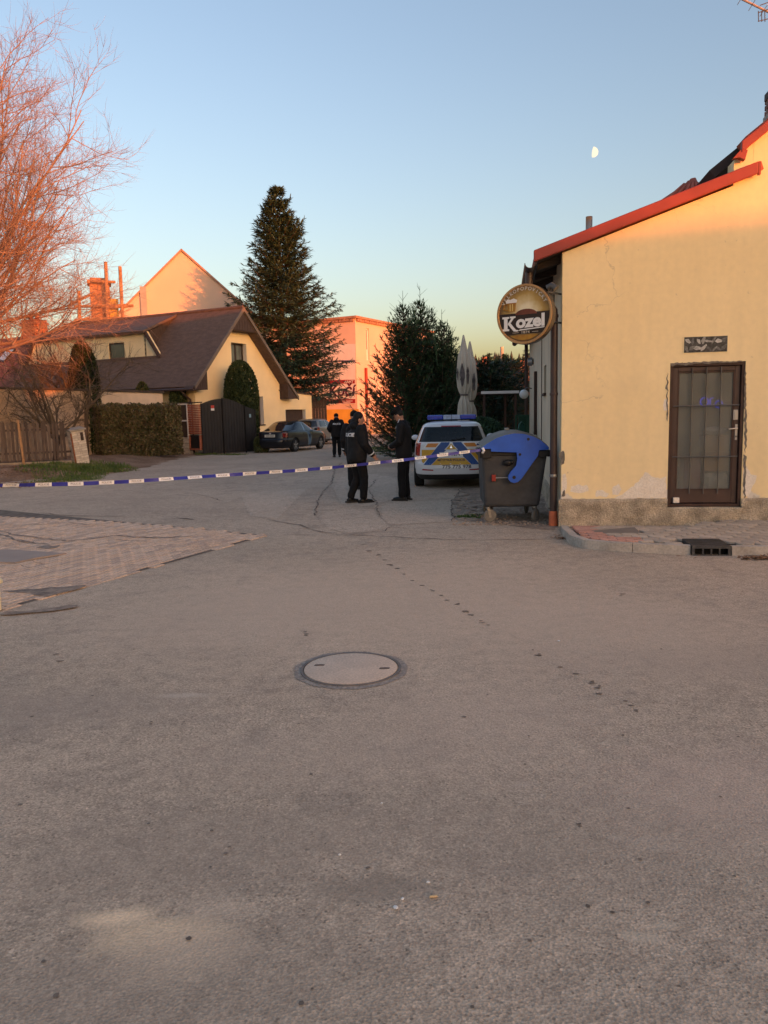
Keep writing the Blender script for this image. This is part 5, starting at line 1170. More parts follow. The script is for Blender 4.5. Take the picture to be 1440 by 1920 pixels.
# officer walking away up the lane
J = dict(base); J.update(head=(0,.03,1.62), rel=(.31,-.05,1.15), rwr=(.24,.10,1.02), lel=(-.31,-.05,1.15), lwr=(-.24,.10,1.02), rkn=(.10,.08,.49), ran=(.10,.06,.09), rto=(.12,.22,.03), lkn=(-.11,-.02,.49), lan=(-.13,-.16,.11), lto=(-.15,0,.03), ltilt=.01)
make_person('officer in black jacket with POLICIE on the back walking away near the dark car', (-1.82, 30.9, 0), R(8), J, coat=1.12, hat='beanie', hood=True)
# man in dark coat and peaked cap looking down at his hands
J = dict(base); J.update(head=(0,.10,1.655), neck=(0,.03,1.53), chest=(0,.0,1.32), nod=R(-34), pelvis=(0,0,.97), rsh=(.18,.0,1.45), lsh=(-.18,.0,1.45), rel=(.23,.0,1.16), rwr=(.15,.17,1.04), lel=(-.23,.02,1.16), lwr=(-.10,.22,1.06), rhd=(-.1,.1,0), lhd=(.15,.1,0), rth=(-.2,0,1), lth=(.2,0,1), rhip=(.09,0,.92), lhip=(-.09,0,.92), rkn=(.085,.01,.5), lkn=(-.085,.03,.5), ran=(.085,-.02,.09), lan=(-.085,.02,.09), rto=(.10,.15,.03), lto=(-.10,.19,.03), curl=.7)
mn, jo = make_person('man in dark uniform and peaked cap looking down beside the police car', tuple(G(759,938)), R(72), J, coat=.94, hat='cap', text=False, hem=.84, suit=True)
MB().tube([(-.075,.055,1.585),(-.10,.085,1.50),(-.085,.135,1.40)], [.012,.014,.010], 8, flat=.4).build('collar_trim', M_refl, jo, True)
MB().tube([(.075,.055,1.585),(.10,.085,1.50),(.085,.135,1.40)], [.012,.014,.010], 8, flat=.4).build('collar_trim', M_refl, jo, True)
MB().box(-.262,-.256,-.03,.03,1.33,1.37).build('sleeve_badge', M_refl, jo)
# ------------------------------------------------------------------ vegetation builders
def tri_spray(mb, c, d, up, ln, wd, m=0):
    s_ = d.cross(up); s_ = s_.normalized()*wd if s_.length > 1e-6 else Vector((wd,0,0))
    mb.add([c-s_*.5, c+s_*.5, c+d*ln*.6+s_*.45, c+d*ln, c+d*ln*.6-s_*.45], [(0,1,2,3,4)], m)
def spruce(name, label, base, H, rad, seed, m_leaf, m_bark, nw=.55, ne=9, whorls=40, per=7, tw=15, size=1.0, z0=.06, droop=.32, tipup=.22, group=None, leader=True, bare_top=.0, shape=.8):
    r_ = random.Random(seed); t = thing(name, label, 'tree', base, 0, group)
    tb = MB(); tb.tube([(0,0,0),(.04,0,H*.3),(0,.03,H*.6),(0,0,H*.97)], [H*.018,H*.014,H*.008,.012], 9); tb.build('trunk', m_bark, t, True)
    cr = MB(); br = MB()
    for i in range(whorls):
        f = z0+(1-z0)*(i+r_.random()*.8)/whorls; h = H*f; L = rad*(1-f)**shape*r_.uniform(.82,1.08)+.10*size
        for k in range(per if f < .85 else max(4, per-2)):
            a = 2*math.pi*(k+r_.random()*.9)/per+i*1.9; Lk = L*r_.uniform(.62,1.12); dirv = Vector((math.cos(a), math.sin(a), 0)); dr_ = droop*(1-f*1.1)
            pts = []
            for s_ in range(6):
                u = s_/5; pts.append(Vector((0,0,h))+dirv*Lk*u+Vector((0,0,Lk*(-dr_*u*1.3+tipup*u*u*1.1+(.35*f)*u))))
            br.tube(pts, [.022*size*(1-.8*s_/5)+.004 for s_ in range(6)], 4, cap=False)
            nb = max(4, int(tw*(Lk/rad)**.6))
            for q in range(nb):
                u = .16+.84*(q+r_.random())/nb; x = u*5; i0 = min(4, int(x)); c = pts[i0].lerp(pts[i0+1], x-i0); td = (pts[i0+1]-pts[i0]).normalized()
                sd = Vector((-math.sin(a), math.cos(a), 0))*(1 if q % 2 else -1); ln = size*r_.uniform(.30,.55)*(1-.45*u)*min(1.6, .5+Lk*.35)
                d = (td*r_.uniform(.5,1.0)+sd*r_.uniform(.4,1.0)+Vector((0,0,r_.uniform(-.45,.12)))).normalized()
                if bare_top and f > 1-bare_top and r_.random() < .45+.5*(f-1+bare_top)/bare_top: continue
                for e in range(ne):
                    v_ = e/ne; p = c+d*ln*v_; dd_ = (d+Vector((r_.uniform(-.8,.8), r_.uniform(-.8,.8), r_.uniform(-.7,.35)))*.8).normalized()
                    tri_spray(cr, p, dd_, Vector((r_.uniform(-.6,.6), r_.uniform(-.6,.6), 1)).normalized(), size*r_.uniform(.13,.27), size*nw*r_.uniform(.035,.07), r_.choice((0,0,1)))
            for e in range(5):
                dd_ = ((pts[5]-pts[4]).normalized()+Vector((r_.uniform(-.5,.5), r_.uniform(-.5,.5), r_.uniform(-.3,.5)))).normalized(); tri_spray(cr, pts[5]-dd_*.03, dd_, Vector((0,0,1)), size*r_.uniform(.14,.24), size*.045, 1)
    if leader: cr.tube([(0,0,H*.93),(0,0,H)], [.02,.006], 5)
    br.build('branches', m_bark, t); cr.build('crown', m_leaf, t); return t
M_bark = mat('bark', (.085,.06,.045), rough=.95, col2=(.14,.10,.08), vscale=6, bump=.7, bscale=18, bdist=.03)
M_sp = [leafmat('spruce_needles', (.030,.066,.050), (.055,.095,.068)), leafmat('spruce_tips', (.055,.10,.072), (.085,.125,.085))]
M_cf = [leafmat('conifer_needles', (.020,.052,.030), (.042,.082,.046)), leafmat('conifer_tips', (.042,.092,.046), (.07,.125,.06))]
ap = P(519,356,49.5); spruce('spruce_tree', 'tall spruce tree rising behind the yellow house', (ap.x, ap.y, 0), ap.z, 5.6, 11, M_sp, M_bark, whorls=46, per=9, tw=40, size=1.4, z0=.17, nw=.7, droop=.34, tipup=.26, shape=.92)
gcf = 'dense young conifers by the police car'
for (px, py, Y, rad, sd, lab) in ((755,545,27.6,1.9,21,'leftmost dense dark conifer next to the orange building'), (787,536,29.0,2.0,22,'tallest dense dark conifer behind the police car'), (828,580,28.0,1.7,23,'smaller dark conifer beside the folded parasols')):
    ap = P(px, py, Y); cf = spruce('conifer', lab, (ap.x, ap.y, 0), ap.z*.90, rad, sd, M_cf, M_bark, whorls=38, per=8, tw=20, size=.74, z0=.02, ne=10, droop=.10, tipup=.62, group=gcf, shape=.86, bare_top=.24); rl = random.Random(sd); H_ = ap.z; ld = MB()
    for k in range(9):
        a_ = rl.uniform(0,6.28); r0 = 0 if k == 0 else rl.uniform(.15,.85); h1 = H_ if k == 0 else H_*(.97-.20*r0)+rl.uniform(-.15,.15); b0 = Vector((r0*math.cos(a_)*.6, r0*math.sin(a_)*.6, h1-1.3)); b1 = Vector((r0*math.cos(a_), r0*math.sin(a_), h1)); ld.tube([b0, b0.lerp(b1,.5), b1], [.016,.012,.006], 5)
        for q in range(7):
            c_ = b0.lerp(b1, rl.uniform(.35,.9)); t_ = rl.uniform(0,6.28); e_ = c_+Vector((math.cos(t_)*.3, math.sin(t_)*.3, .26))*rl.uniform(.5,1); ld.tube([c_, e_], [.008,.004], 4)
    ld.build('leaders', M_cf[1], cf)
# loose juniper and pine behind the pub terrace
ap = P(915,690,31); spruce('juniper', 'spreading blue green juniper behind the pub terrace', (ap.x, ap.y, 0), ap.z, 2.3, 31, [leafmat('juniper_a', (.025,.05,.04), (.05,.085,.065)), M_cf[0]], M_bark, whorls=26, per=9, tw=18, size=.95, z0=.05, droop=-.1, tipup=.4, shape=.5)
ap = P(955,688,35); spruce('garden_pine', 'olive brown pine tree between juniper and pub wall', (ap.x, ap.y, 0), ap.z, 2.3, 32, [leafmat('pine_a', (.075,.07,.03), (.13,.105,.045)), leafmat('pine_b', (.05,.06,.03), (.09,.085,.04))], M_bark, whorls=24, per=9, tw=18, size=1.0, z0=.05, droop=-.1, tipup=.4, shape=.5)

def leaf_cloud(fn, n, seed, size, asp=.5, upness=0.0, nm=2):
    r_ = random.Random(seed); mb = MB()
    for _ in range(n):
        c, out = fn(r_); s_ = size*r_.uniform(.6,1.3)
        d = (Vector((r_.uniform(-1,1), r_.uniform(-1,1), r_.uniform(-1,1)+upness))+out*.5).normalized(); s2 = d.cross(Vector((r_.uniform(-1,1), r_.uniform(-1,1), r_.uniform(-1,1)))).normalized()*s_*asp
        mb.add([c-d*s_*.5, c+s2*.5, c+d*s_*.5, c-s2*.5], [(0,1,2,3)], r_.randrange(nm))
    return mb
M_hedge = [leafmat('hedge_a', (.085,.078,.032), (.15,.125,.06)), leafmat('hedge_b', (.13,.09,.05), (.19,.14,.08)), leafmat('hedge_c', (.055,.065,.026), (.085,.09,.038))]
ha, hb = Vector((-11.5,31.2,.12)), Vector((-8.95,33.7,.02)); hd_ = (hb-ha); hd_.z = 0; hl = hd_.length; hd_.normalize(); hn = Vector((hd_.y,-hd_.x,0))
t = thing('hedge', 'clipped brownish green hedge in front of the garden wall', 'hedge', ha)
def hfn(r_):
    u = r_.random(); face = r_.random(); z = 2.08*r_.random(); y = r_.uniform(-.5,.5); b_ = 1+.12*noise.noise((u*7, z*2.3, 1))
    if face < .62: y = -.5*b_+abs(r_.gauss(0,.07)); out = -hn*-1
    elif face < .82: z = 2.08*b_-abs(r_.gauss(0,.06)); out = Vector((0,0,1))
    elif face < .94: u = 1-abs(r_.gauss(0,.012)) if r_.random() < .5 else abs(r_.gauss(0,.012)); out = hd_
    else: out = hn
    rnd_ = .10*max(0, (z-1.83)/.25)
    return hd_*(u*hl)+hn*(-y*(1-rnd_))+Vector((0,0,.03+z)), hn
leaf_cloud(hfn, 21000, 4, .10, .6, nm=3).build('foliage', M_hedge, t)
tw = MB(); r_ = random.Random(2)
for _ in range(160):
    u = r_.random()*hl; y = r_.uniform(-.42,.42); p = hd_*u+hn*y; tw.tube([p, p+Vector((r_.uniform(-.1,.1),r_.uniform(-.1,.1),1.1)), p+Vector((r_.uniform(-.25,.25),r_.uniform(-.25,.25),2.2))], [.014,.01,.004], 4)
tw.build('stems', M_bark, t)
MB().box(.15,hl-.15,-.2,.2,0,1.9).build('core', M_hedge[2], t).rotation_euler.z = math.atan2(hd_.y, hd_.x)
M_thu = [leafmat('thuja_a', (.014,.030,.010), (.030,.05,.016)), leafmat('thuja_b', (.028,.045,.014), (.05,.062,.02))]
def bullet(name, label, base, H, rad, seed, mats, n=9000, size=.13, cat='shrub'):
    t = thing(name, label, cat, base)
    def fn(r_):
        z = r_.random()**.8; a = r_.uniform(0,6.283); pr = (1-max(0,(z-.55)/.45)**2.2)**.5*(.82+.18*min(1,z*6)); b_ = 1+.10*noise.noise((math.cos(a)*2.2, math.sin(a)*2.2, z*H*.9+seed))
        rr = rad*pr*b_*(1-abs(r_.gauss(0,.09))); o = Vector((math.cos(a), math.sin(a), 0)); return o*rr+Vector((0,0,z*H)), o
    leaf_cloud(fn, n, seed, size, .45, 1.3, len(mats)).build('foliage', mats, t)
    MB().tube([(0,0,0),(0,0,H*.5),(0,0,H*.9)], [.06,.05,.01], 7).build('stem', M_bark, t)
    MB().lathe([(rad*.6,.05),(rad*.78,H*.3),(rad*.74,H*.6),(rad*.4,H*.85),(.02,H*.92)], 16).build('inner_mass', mats[0], t, True)
    return t
ap = P(449,676,38.3); bullet('thuja', 'rounded dark green thuja behind the black gate', (ap.x, ap.y, 0), ap.z, .86, 3, M_thu, 12000)
ap = P(152,640,31.8); bullet('columnar_evergreen', 'dark columnar evergreen behind the garden wall under the bare tree', (ap.x, ap.y, .2), ap.z-.2, .62, 5, [M_thu[0], leafmat('yew', (.012,.02,.01),(.03,.03,.014))], 8000)
ap = P(333,716,37.2); bullet('broadleaf_shrub', 'glossy green shrub beside the brown downpipe of the yellow house', (ap.x, ap.y, 0), ap.z, .48, 7, [leafmat('laurel_a', (.03,.05,.02), (.06,.085,.03)), M_thu[1]], 2600, .16)
ap = P(266,716,37.0); bullet('golden_conifer', 'small yellowish conifer showing over the garden wall', (ap.x, ap.y, 0), ap.z, .45, 8, [leafmat('gold_a', (.09,.075,.02), (.14,.11,.03)), M_thu[1]], 3500, .12)
ap = P(489,818,36.2); bullet('weedy_bush', 'small leafy bush between the black gate and the dark car', (ap.x, ap.y, 0), ap.z, .35, 9, [leafmat('weed_a', (.05,.06,.025), (.09,.1,.04)), M_thu[1]], 1800, .12)
ap = P(890,800,20.6); bullet('clipped_bush', 'dark bush beside the police car and the folded parasols', (ap.x+.35, ap.y+1.2, 0), 1.5, .7, 10, M_cf, 5000, .13)

# bare trees
M_twig = mat('twig_bark', (.29,.19,.15), rough=.85, col2=(.36,.24,.19), vscale=2, spec=.2); M_twig2 = mat('twig_bark_dark', (.10,.075,.055), rough=.9, var=.25, vscale=2)
def arc(p0, d0, ln, bend, r_, k=5, wob=.10):
    pts = [p0.copy()]; d = d0.normalized()
    for i in range(k):
        d = (d+bend*(1/k)+Vector((r_.gauss(0,wob), r_.gauss(0,wob), r_.gauss(0,wob)))).normalized(); pts.append(pts[-1]+d*ln/k)
    return pts
def bare(name, label, base, seed, trunk, limbs, tgt, R0, m, counts, tl=(.7,1.5), tr_=.010, upb=.6, thin=1.0, droop=0.0):
    r_ = random.Random(seed); t = thing(name, label, 'tree', base); B = Vector(base); tk = MB(); tk.tube(trunk, R0, 12); tk.build('trunk', M_bark if m is M_twig2 else m, t, True)
    lm, cr = MB(), MB(); top = Vector(trunk[-1]); mid = Vector(trunk[-2])
    def along(pts, u): x = u*(len(pts)-1); i = min(len(pts)-2, int(x)); return pts[i].lerp(pts[i+1], x-i), (pts[i+1]-pts[i]).normalized()
    for l in range(limbs):
        tg = tgt(r_, l); st = mid.lerp(top, r_.random()); d = tg-st; ln = d.length; bd = Vector((0,0,upb*r_.uniform(.3,1)-droop)); L1 = arc(st, d.normalized()-bd*.4, ln*1.05, bd, r_, 8, .09)
        r0 = R0[-1]*r_.uniform(.42,.7); lm.tube(L1, [r0*(1-.85*i/8)+.006 for i in range(9)], 7)
        for q in range(counts[0]):
            u = .22+.76*(q+r_.random())/counts[0]; p, td = along(L1, u); d = (td+Vector((r_.gauss(0,.75), r_.gauss(0,.75), r_.gauss(0,.6)-droop*.5))).normalized(); l2 = ln*r_.uniform(.24,.48)*(1.15-.5*u)
            L2 = arc(p, d, l2, Vector((0,0,upb*.8*r_.uniform(0,1)-droop*.8)), r_, 6, .11); cr.tube(L2, [r0*.42*(1-u*.5)*(1-.8*i/6)+.005*thin for i in range(7)], 5, cap=False)
            for w_ in range(counts[1]):
                u2 = .15+.85*(w_+r_.random())/counts[1]; p2, td2 = along(L2, u2); d = (td2+Vector((r_.gauss(0,.7), r_.gauss(0,.7), r_.gauss(0,.6)-droop*.4))).normalized()
                L3 = arc(p2, d, r_.uniform(*tl), Vector((0,0,upb*1.1*r_.uniform(.0,1)-droop)), r_, 5, .10); cr.tube(L3, [tr_*(1.1-.8*i/5) for i in range(6)], 3, cap=False)
                for v_ in range(counts[2]):
                    p3, td3 = along(L3, r_.uniform(.2,.9)); d = (td3+Vector((r_.gauss(0,.6), r_.gauss(0,.6), r_.gauss(0,.5)))).normalized(); L4 = arc(p3, d, r_.uniform(*tl)*.55, Vector((0,0,upb*r_.uniform(.1,1)-droop)), r_, 3, .10); cr.tube(L4, [tr_*.7*(1.1-.8*i/3) for i in range(4)], 3, cap=False)
    lm.build('limbs', m, t, True); cr.build('crown', m, t); return t
def tg1(r_, l):
    a = r_.uniform(-1.2,1.2) if l % 6 else r_.uniform(0,6.28); e = r_.uniform(.05,1.36) if l % 5 else r_.uniform(-.2,.06); k = math.cos(e)**.75
    return Vector((4.75*math.cos(a)*k, 3.4*math.sin(a)*k, 5.0+8.6*math.sin(e)))
bare('bare_tree', 'large leafless tree with fine sunlit orange twigs at the left edge', (-14.5,27.0,.25), 3, [(0,0,-.05),(.1,0,1.6),(.05,.1,3.4),(.2,.1,5.0)], 38, tg1, [.26,.22,.17,.11], M_twig, (10,10,4), (.7,1.4), .0060, .5, thin=.55)
def tg2(r_, l): a = r_.uniform(0,6.28); return Vector((2.3*math.cos(a)*r_.uniform(.5,1), 1.0*math.sin(a), r_.uniform(1.6,3.1)))
bare('bare_shrub', 'tangled leafless shrub in shade behind the picket fence', (-11.7,27.6,.3), 9, [(0,0,-.05),(.05,0,.5),(.1,.05,.9)], 11, tg2, [.12,.10,.09], M_twig2, (5,6,2), (.4,.9), .009, .3, droop=.12)
def tg3(r_, l): a = r_.uniform(0,6.28); return Vector((2.6*math.cos(a)*r_.uniform(.4,1), 1.0*math.sin(a), r_.uniform(2.6,4.6)))
bare('bare_fruit_tree', 'leafless fruit tree in shade behind the garden wall', (-12.0,31.2,.3), 14, [(0,0,-.05),(.05,0,.9),(.1,.05,1.8)], 12, tg3, [.12,.10,.085], M_twig2, (6,6,2), (.5,1.1), .009, .4)

# ------------------------------------------------------------------ yellow house with brown roof
HA = R(63.1); HO = Vector((-7.35,40,0)); HX = Vector((math.cos(HA), math.sin(HA), 0)); HY = Vector((-math.sin(HA), math.cos(HA), 0))
def plane_hit(px, py, p0, n_): d = ray(px, py); o_ = Vector((0,0,EYE)); return o_+d*((p0-o_).dot(n_)/d.dot(n_))
def onH(px, py, yo=0.0): q = plane_hit(px, py, HO+HY*yo, HY)-HO; return q.dot(HX), q.z
def onD(px, py, xo): q = plane_hit(px, py, HO+HX*xo, HX)-HO; return q.dot(HY), q.z
house = thing('yellow_house', 'pale yellow gabled house with brown roof, dormer and low garage wing', 'house', HO, HA)
M_hy = mat('house_plaster', (.90,.70,.42), rough=.92, var=.05, vscale=1.0, bump=.15, bscale=30); M_hr = mat('house_roof', (.105,.070,.058), rough=.85, col2=(.14,.092,.076), vscale=1.5, fine=.2, fscale=12, bump=.6, bscale=9, bdist=.04, stretch=(2,2,6))
M_hb = mat('brown_board', (.060,.038,.033), rough=.75, var=.25, vscale=4, stretch=(6,1,1)); M_rev = mat('white_reveal', (.70,.68,.66), rough=.8, var=.04); M_hf = mat('window_brown', (.045,.028,.022), rough=.5, var=.2)
XL, XR, XE = -3.35, 4.05, 7.05
def rz_(x): return 7.15-(abs(x)*1.0 if x < 0 else x*.93)
wz = lambda x: rz_(x)-.22
def wrect(l): a = onH(*l[0]); b = onH(*l[1]); return a[0], b[0], b[1], a[1]
c2_ = lambda x, y: (300+.2222*x, 540+.2222*y)
U = wrect((c2_(597,458), c2_(735,640))); Lw = wrect((c2_(815,915), c2_(880,1150))); Gw = wrect((c2_(1058,1026), c2_(1232,1150)))
# gable wall built from strips around the openings
gw = MB(); xs = sorted([XL, 0, XR, U[0], U[1], Lw[0], Lw[1]])
for a, b in zip(xs, xs[1:]):
    m_ = (a+b)/2; z0 = 0
    for (u0, u1, v0, v1) in (U, Lw):
        if u0-1e-4 <= m_ <= u1+1e-4: gw.prism([(a,z0),(b,z0),(b,v0),(a,v0)], 0, .3, 'y'); z0 = v1
    gw.prism([(a,z0),(b,z0),(b,wz(b)),(a,wz(a))], 0, .3, 'y')
zE0, zE1 = onH(546,733)[1]-.02, onH(589,741)[1]
zl = lambda x: zE0+(zE1-zE0)*(x-XR)/(XE-XR)
for a, b in ((XR,Gw[0]),(Gw[1],XE)): gw.prism([(a,0),(b,0),(b,zl(b)),(a,zl(a))], .001, .3, 'y')
gw.prism([(Gw[0],Gw[3]),(Gw[1],Gw[3]),(Gw[1],zl(Gw[1])),(Gw[0],zl(Gw[0]))], .001, .3, 'y')
gw.build('gable_wall', M_hy, house)
MB().box(XL,XL+.3,.3,12,0,3.6).box(XR-.3,XR,.3,12,0,3.2).box(XL+.3,XR-.3,11.7,12,0,3.5).box(XE-.3,XE,.3,2.4,0,zE1-.05).build('side_wall', M_hy, house)
MB().slab([(XR-.4,-.08,zE0+.06),(XE+.1,-.08,zE1+.03),(XE+.1,2.5,zE1+.03),(XR-.4,2.5,zE0+.06)], (0,0,1), .05).build('wing_roof', M_hr, house)
for nm, (u0, u1, v0, v1), gar in (('window', U, 0), ('window', Lw, 0), ('garage_door', Gw, 1)):
    dpt = .22; MB().box(u1-.012,u1-.002,.002,dpt+.02,v0,v1).build('reveal', M_rev, house); MB().box(u0+.002,u0+.012,.002,dpt+.02,v0,v1).build('reveal', M_rev, house)
    x0, x1 = u0+.015, u1-.015
    if gar:
        g_ = MB().box(x0,x1,dpt,dpt+.04,v0,v1).build(nm, M_hf, house); k = 7
        for i in range(k): MB().box(x0,x1,dpt-.014,dpt-.001,v0+(v1-v0)*i/k+.012,v0+(v1-v0)*(i+1)/k-.012).build('panel', M_hb, g_)
    else:
        f_ = MB().box(x0,x0+.09,dpt,dpt+.06,v0,v1).box(x1-.09,x1,dpt,dpt+.06,v0,v1).box(x0+.09,x1-.09,dpt,dpt+.06,v0,v0+.09).box(x0+.09,x1-.09,dpt,dpt+.06,v1-.09,v1).box((x0+x1)/2-.05,(x0+x1)/2+.05,dpt,dpt+.06,v0+.09,v1-.09).build(nm, M_hf, house)
        for a, b in ((x0+.09,(x0+x1)/2-.05),((x0+x1)/2+.05,x1-.09)): MB().box(a,b,dpt+.03,dpt+.035,v0+.09,v1-.09).build('pane', glass('house_pane', (.10,.11,.11), .08), f_)
        MB().box(u0-.05,u1+.05,-.06,.02,v0-.06,v0-.002).build('sill', M_hf, f_)
# roof planes with overhang
OV = .55
def hslope(x0, x1, y0, y1, m, par=house, nm='roof'):
    a, b = Vector((x0,0,rz_(x0))), Vector((x1,0,rz_(x1))); n_ = Vector((-(b.z-a.z),0,b.x-a.x)).normalized(); n_ = n_ if n_.z > 0 else -n_
    return MB().slab([(x0,y0,a.z),(x1,y0,b.z),(x1,y1,b.z),(x0,y1,a.z)], n_, .16).build(nm, m, par)
hslope(-4.0,-.003,-OV,12.2,M_hr); hslope(.003,4.75,-OV,12.2,M_hr)
MB().tube([(0,-OV,7.17),(0,12.2,7.17)], .09, 8).build('ridge_cap', M_hr, house)
bb = MB(); W_ = .42
bb.prism([(-4.0,rz_(-4.0)-.17),(-4.0,rz_(-4.0)+.03),(0,rz_(0)+.03),(0,rz_(0)-.19)], -OV-.06, -OV-.002, 'y'); bb.prism([(0,rz_(0)-.19),(0,rz_(0)+.03),(4.75,rz_(4.75)+.03),(4.75,rz_(4.75)-.17)], -OV-.06, -OV-.002, 'y'); bb.build('barge_board', mat('verge_grey', (.16,.12,.10), rough=.6, var=.15), house)
# boarded soffit: gable infill, sloping soffits and the boxed eaves
k = 9; 
for i in range(k):
    x0, x1 = -1.0+2.0*i/k, -1.0+2.0*(i+1)/k-.012
    MB().prism([(x0,6.0),(x1,6.0),(x1,rz_(x1)-.2),(x0,rz_(x0)-.2)] if rz_((x0+x1)/2)-.2 > 6.02 else [(x0,6.0),(x1,6.0),(x1,6.05),(x0,6.05)], -OV+.02, -OV+.05, 'y').build('gable_board', M_hb, house)
MB().box(-1.05,1.05,-OV+.05,-.004,5.97,6.0).build('soffit', M_hb, house)
sf = MB(); sf.slab([(-3.7,-OV,rz_(-3.7)-.20),(-1.0,-OV,rz_(-1.0)-.20),(-1.0,-.004,rz_(-1.0)-.20),(-3.7,-.004,rz_(-3.7)-.20)], (.7,0,.7), .03); sf.slab([(1.0,-OV,rz_(1.0)-.20),(4.3,-OV,rz_(4.3)-.20),(4.3,-.004,rz_(4.3)-.20),(1.0,-.004,rz_(1.0)-.20)], (-.7,0,.7), .03); sf.build('soffit', M_hb, house)
MB().prism([(-4.1,3.0),(-3.05,3.0),(-3.05,3.9),(-4.1,2.98+.1)], -OV+.0, -.004, 'y').build('boxed_eave', M_hb, house)
MB().prism([(3.75,2.62),(4.75,2.62),(4.75,2.68),(3.75,3.55)], -OV+.0, -.004, 'y').build('boxed_eave', M_hb, house)
MB().tube([(-4.05,-OV,3.02),(-4.05,12,3.02)], .07, 8).build('gutter', M_pipe, house)
MB().tube([(-4.0,.25,2.98),(-3.8,.22,2.75),(-3.45,.2,2.55),(-3.42,.2,2.3),(-3.42,.2,0)], .055, 8).build('downpipe', M_pipe, house, True)
# long dormer on the near slope
XD = -2.35; dl, dr2 = onD(66,640,XD), onD(272,619,XD); bl_, br2 = onD(52,716,XD), onD(304,701,XD)
ztop = (dl[1]+dr2[1])/2; y0, y1 = dr2[0], dl[0]; yb0, yb1 = br2[0], bl_[0]; zb = rz_(XD)-.1
wa, wb_ = onD(203,644,XD), onD(236,697,XD); wy0, wy1, wv0, wv1 = wb_[0], wa[0], wb_[1], wa[1]
dm = MB(); xs = [yb0, wy0, wy1, yb1]
dm.prism([(yb0,zb),(wy0,zb),(wy0,ztop),(y0,ztop)], XD, XD+.2, 'x'); dm.prism([(wy0,zb),(wy1,zb),(wy1,wv0),(wy0,wv0)], XD, XD+.2, 'x'); dm.prism([(wy0,wv1),(wy1,wv1),(wy1,ztop),(wy0,ztop)], XD, XD+.2, 'x'); dm.prism([(wy1,zb),(yb1,zb),(y1,ztop),(wy1,ztop)], XD, XD+.2, 'x')
do_ = dm.build('dormer_wall', mat('dormer_plaster', (.74,.62,.40), rough=.92, var=.08, vscale=2), house)
f_ = MB().box(XD+.05,XD+.11,wy0,wy0+.08,wv0,wv1).box(XD+.05,XD+.11,wy1-.08,wy1,wv0,wv1).box(XD+.05,XD+.11,wy0+.08,wy1-.08,wv0,wv0+.08).box(XD+.05,XD+.11,wy0+.08,wy1-.08,wv1-.08,wv1).build('window', M_hf, do_); MB().box(XD+.07,XD+.075,wy0+.08,wy1-.08,wv0+.08,wv1-.08).build('pane', glass('dormer_pane', (.05,.05,.048), .1), do_)
MB().slab([(XD-.3,y0-.12,ztop-.02),(XD-.3,y1+.12,ztop-.02),(-.1,y1+.12,7.12),(-.1,y0-.12,7.12)], Vector((-.4,0,.9)).normalized()*-1 if False else Vector((-(7.12-ztop),0,2.25)).normalized(), .12).build('dormer_roof', M_hr, do_)
for yc_ in (y0, y1-.1): MB().prism([(XD,rz_(XD)-.1),(XD,ztop-.14),(-.3,6.95),(-.3,rz_(-.3)-.1)], yc_, yc_+.1, 'y').build('dormer_cheek', M_hb, do_)
for (ya, yb) in ((y0,yb0),(y1,yb1)):
    MB().tube([(XD-.08,ya,ztop),(XD-.08,yb,zb)], .10, 4).build('dormer_trim', M_hb, do_)
MB().box(XD-.12,XD-.02,yb0,yb1,zb-.1,zb+.12).build('dormer_apron', M_hr, do_)

# neighbouring roof at the far left with skylight and chimney
nb = thing('left_neighbour_house', 'reddish roofed house at the left edge with skylight and brick chimney', 'house', HO+HY*12.4, HA)
M_nr = mat('neighbour_roof', (.17,.065,.045), rough=.85, var=.2, vscale=1.5, fine=.2, fscale=10, bump=.6, bscale=9)
MB().box(-3.2,3.2,.2,16,0,3.4).prism([(-3.2,3.4),(3.2,3.4),(0,6.6)], .2, .5, 'y').build('wall', M_side, nb)
for x0, x1 in ((-4.0,-.004),(.004,4.0)):
    a, b = Vector((x0,0,6.75-abs(x0)*.95)), Vector((x1,0,6.75-abs(x1)*.95)); n_ = Vector((-(b.z-a.z),0,b.x-a.x)).normalized(); n_ = n_ if n_.z > 0 else -n_
    MB().slab([(x0,.0,a.z),(x1,.0,b.z),(x1,16.2,b.z),(x0,16.2,a.z)], n_, .16).build('roof', M_nr, nb)
def onN(px, py):
    n_ = (HX*-.95+Vector((0,0,1))).normalized(); p0 = HO+HY*12.4+Vector((0,0,6.75)); q = plane_hit(px, py, p0, n_)-(HO+HY*12.4); return Vector((q.dot(HX), q.dot(HY), q.z))
nl = Vector((-.95,0,1)).normalized(); pts = [onN(*q)+nl*.06 for q in ((-3,677),(8,680),(30,655),(14,655))]; sk = MB().slab(pts, nl, .08).build('skylight', M_hf, nb)
cq = sum((p for p in pts), Vector())/4; MB().slab([cq+(p-cq)*.82+nl*.012 for p in pts], nl, .01).build('pane', glass('skylight_pane', (.35,.42,.45), .08), sk)
q = onN(66,633); cbx = MB().box(q.x-.45,q.x+.45,q.y-.55,q.y+.55,q.z-.6,q.z+1.0).build('chimney', mat('orange_brick', (.34,.13,.07), rough=.9, var=.25, vscale=7, bump=.5, bscale=12), nb)
MB().box(q.x-.52,q.x+.52,q.y-.62,q.y+.62,q.z+.72,q.z+.84).build('band', M_brk[1], cbx)
for dy_ in (-.3, .25): MB().lathe([(.13,q.z+1.0),(.11,q.z+1.3)], 10, (q.x,q.y+dy_,0)).build('pot', M_clay, cbx)

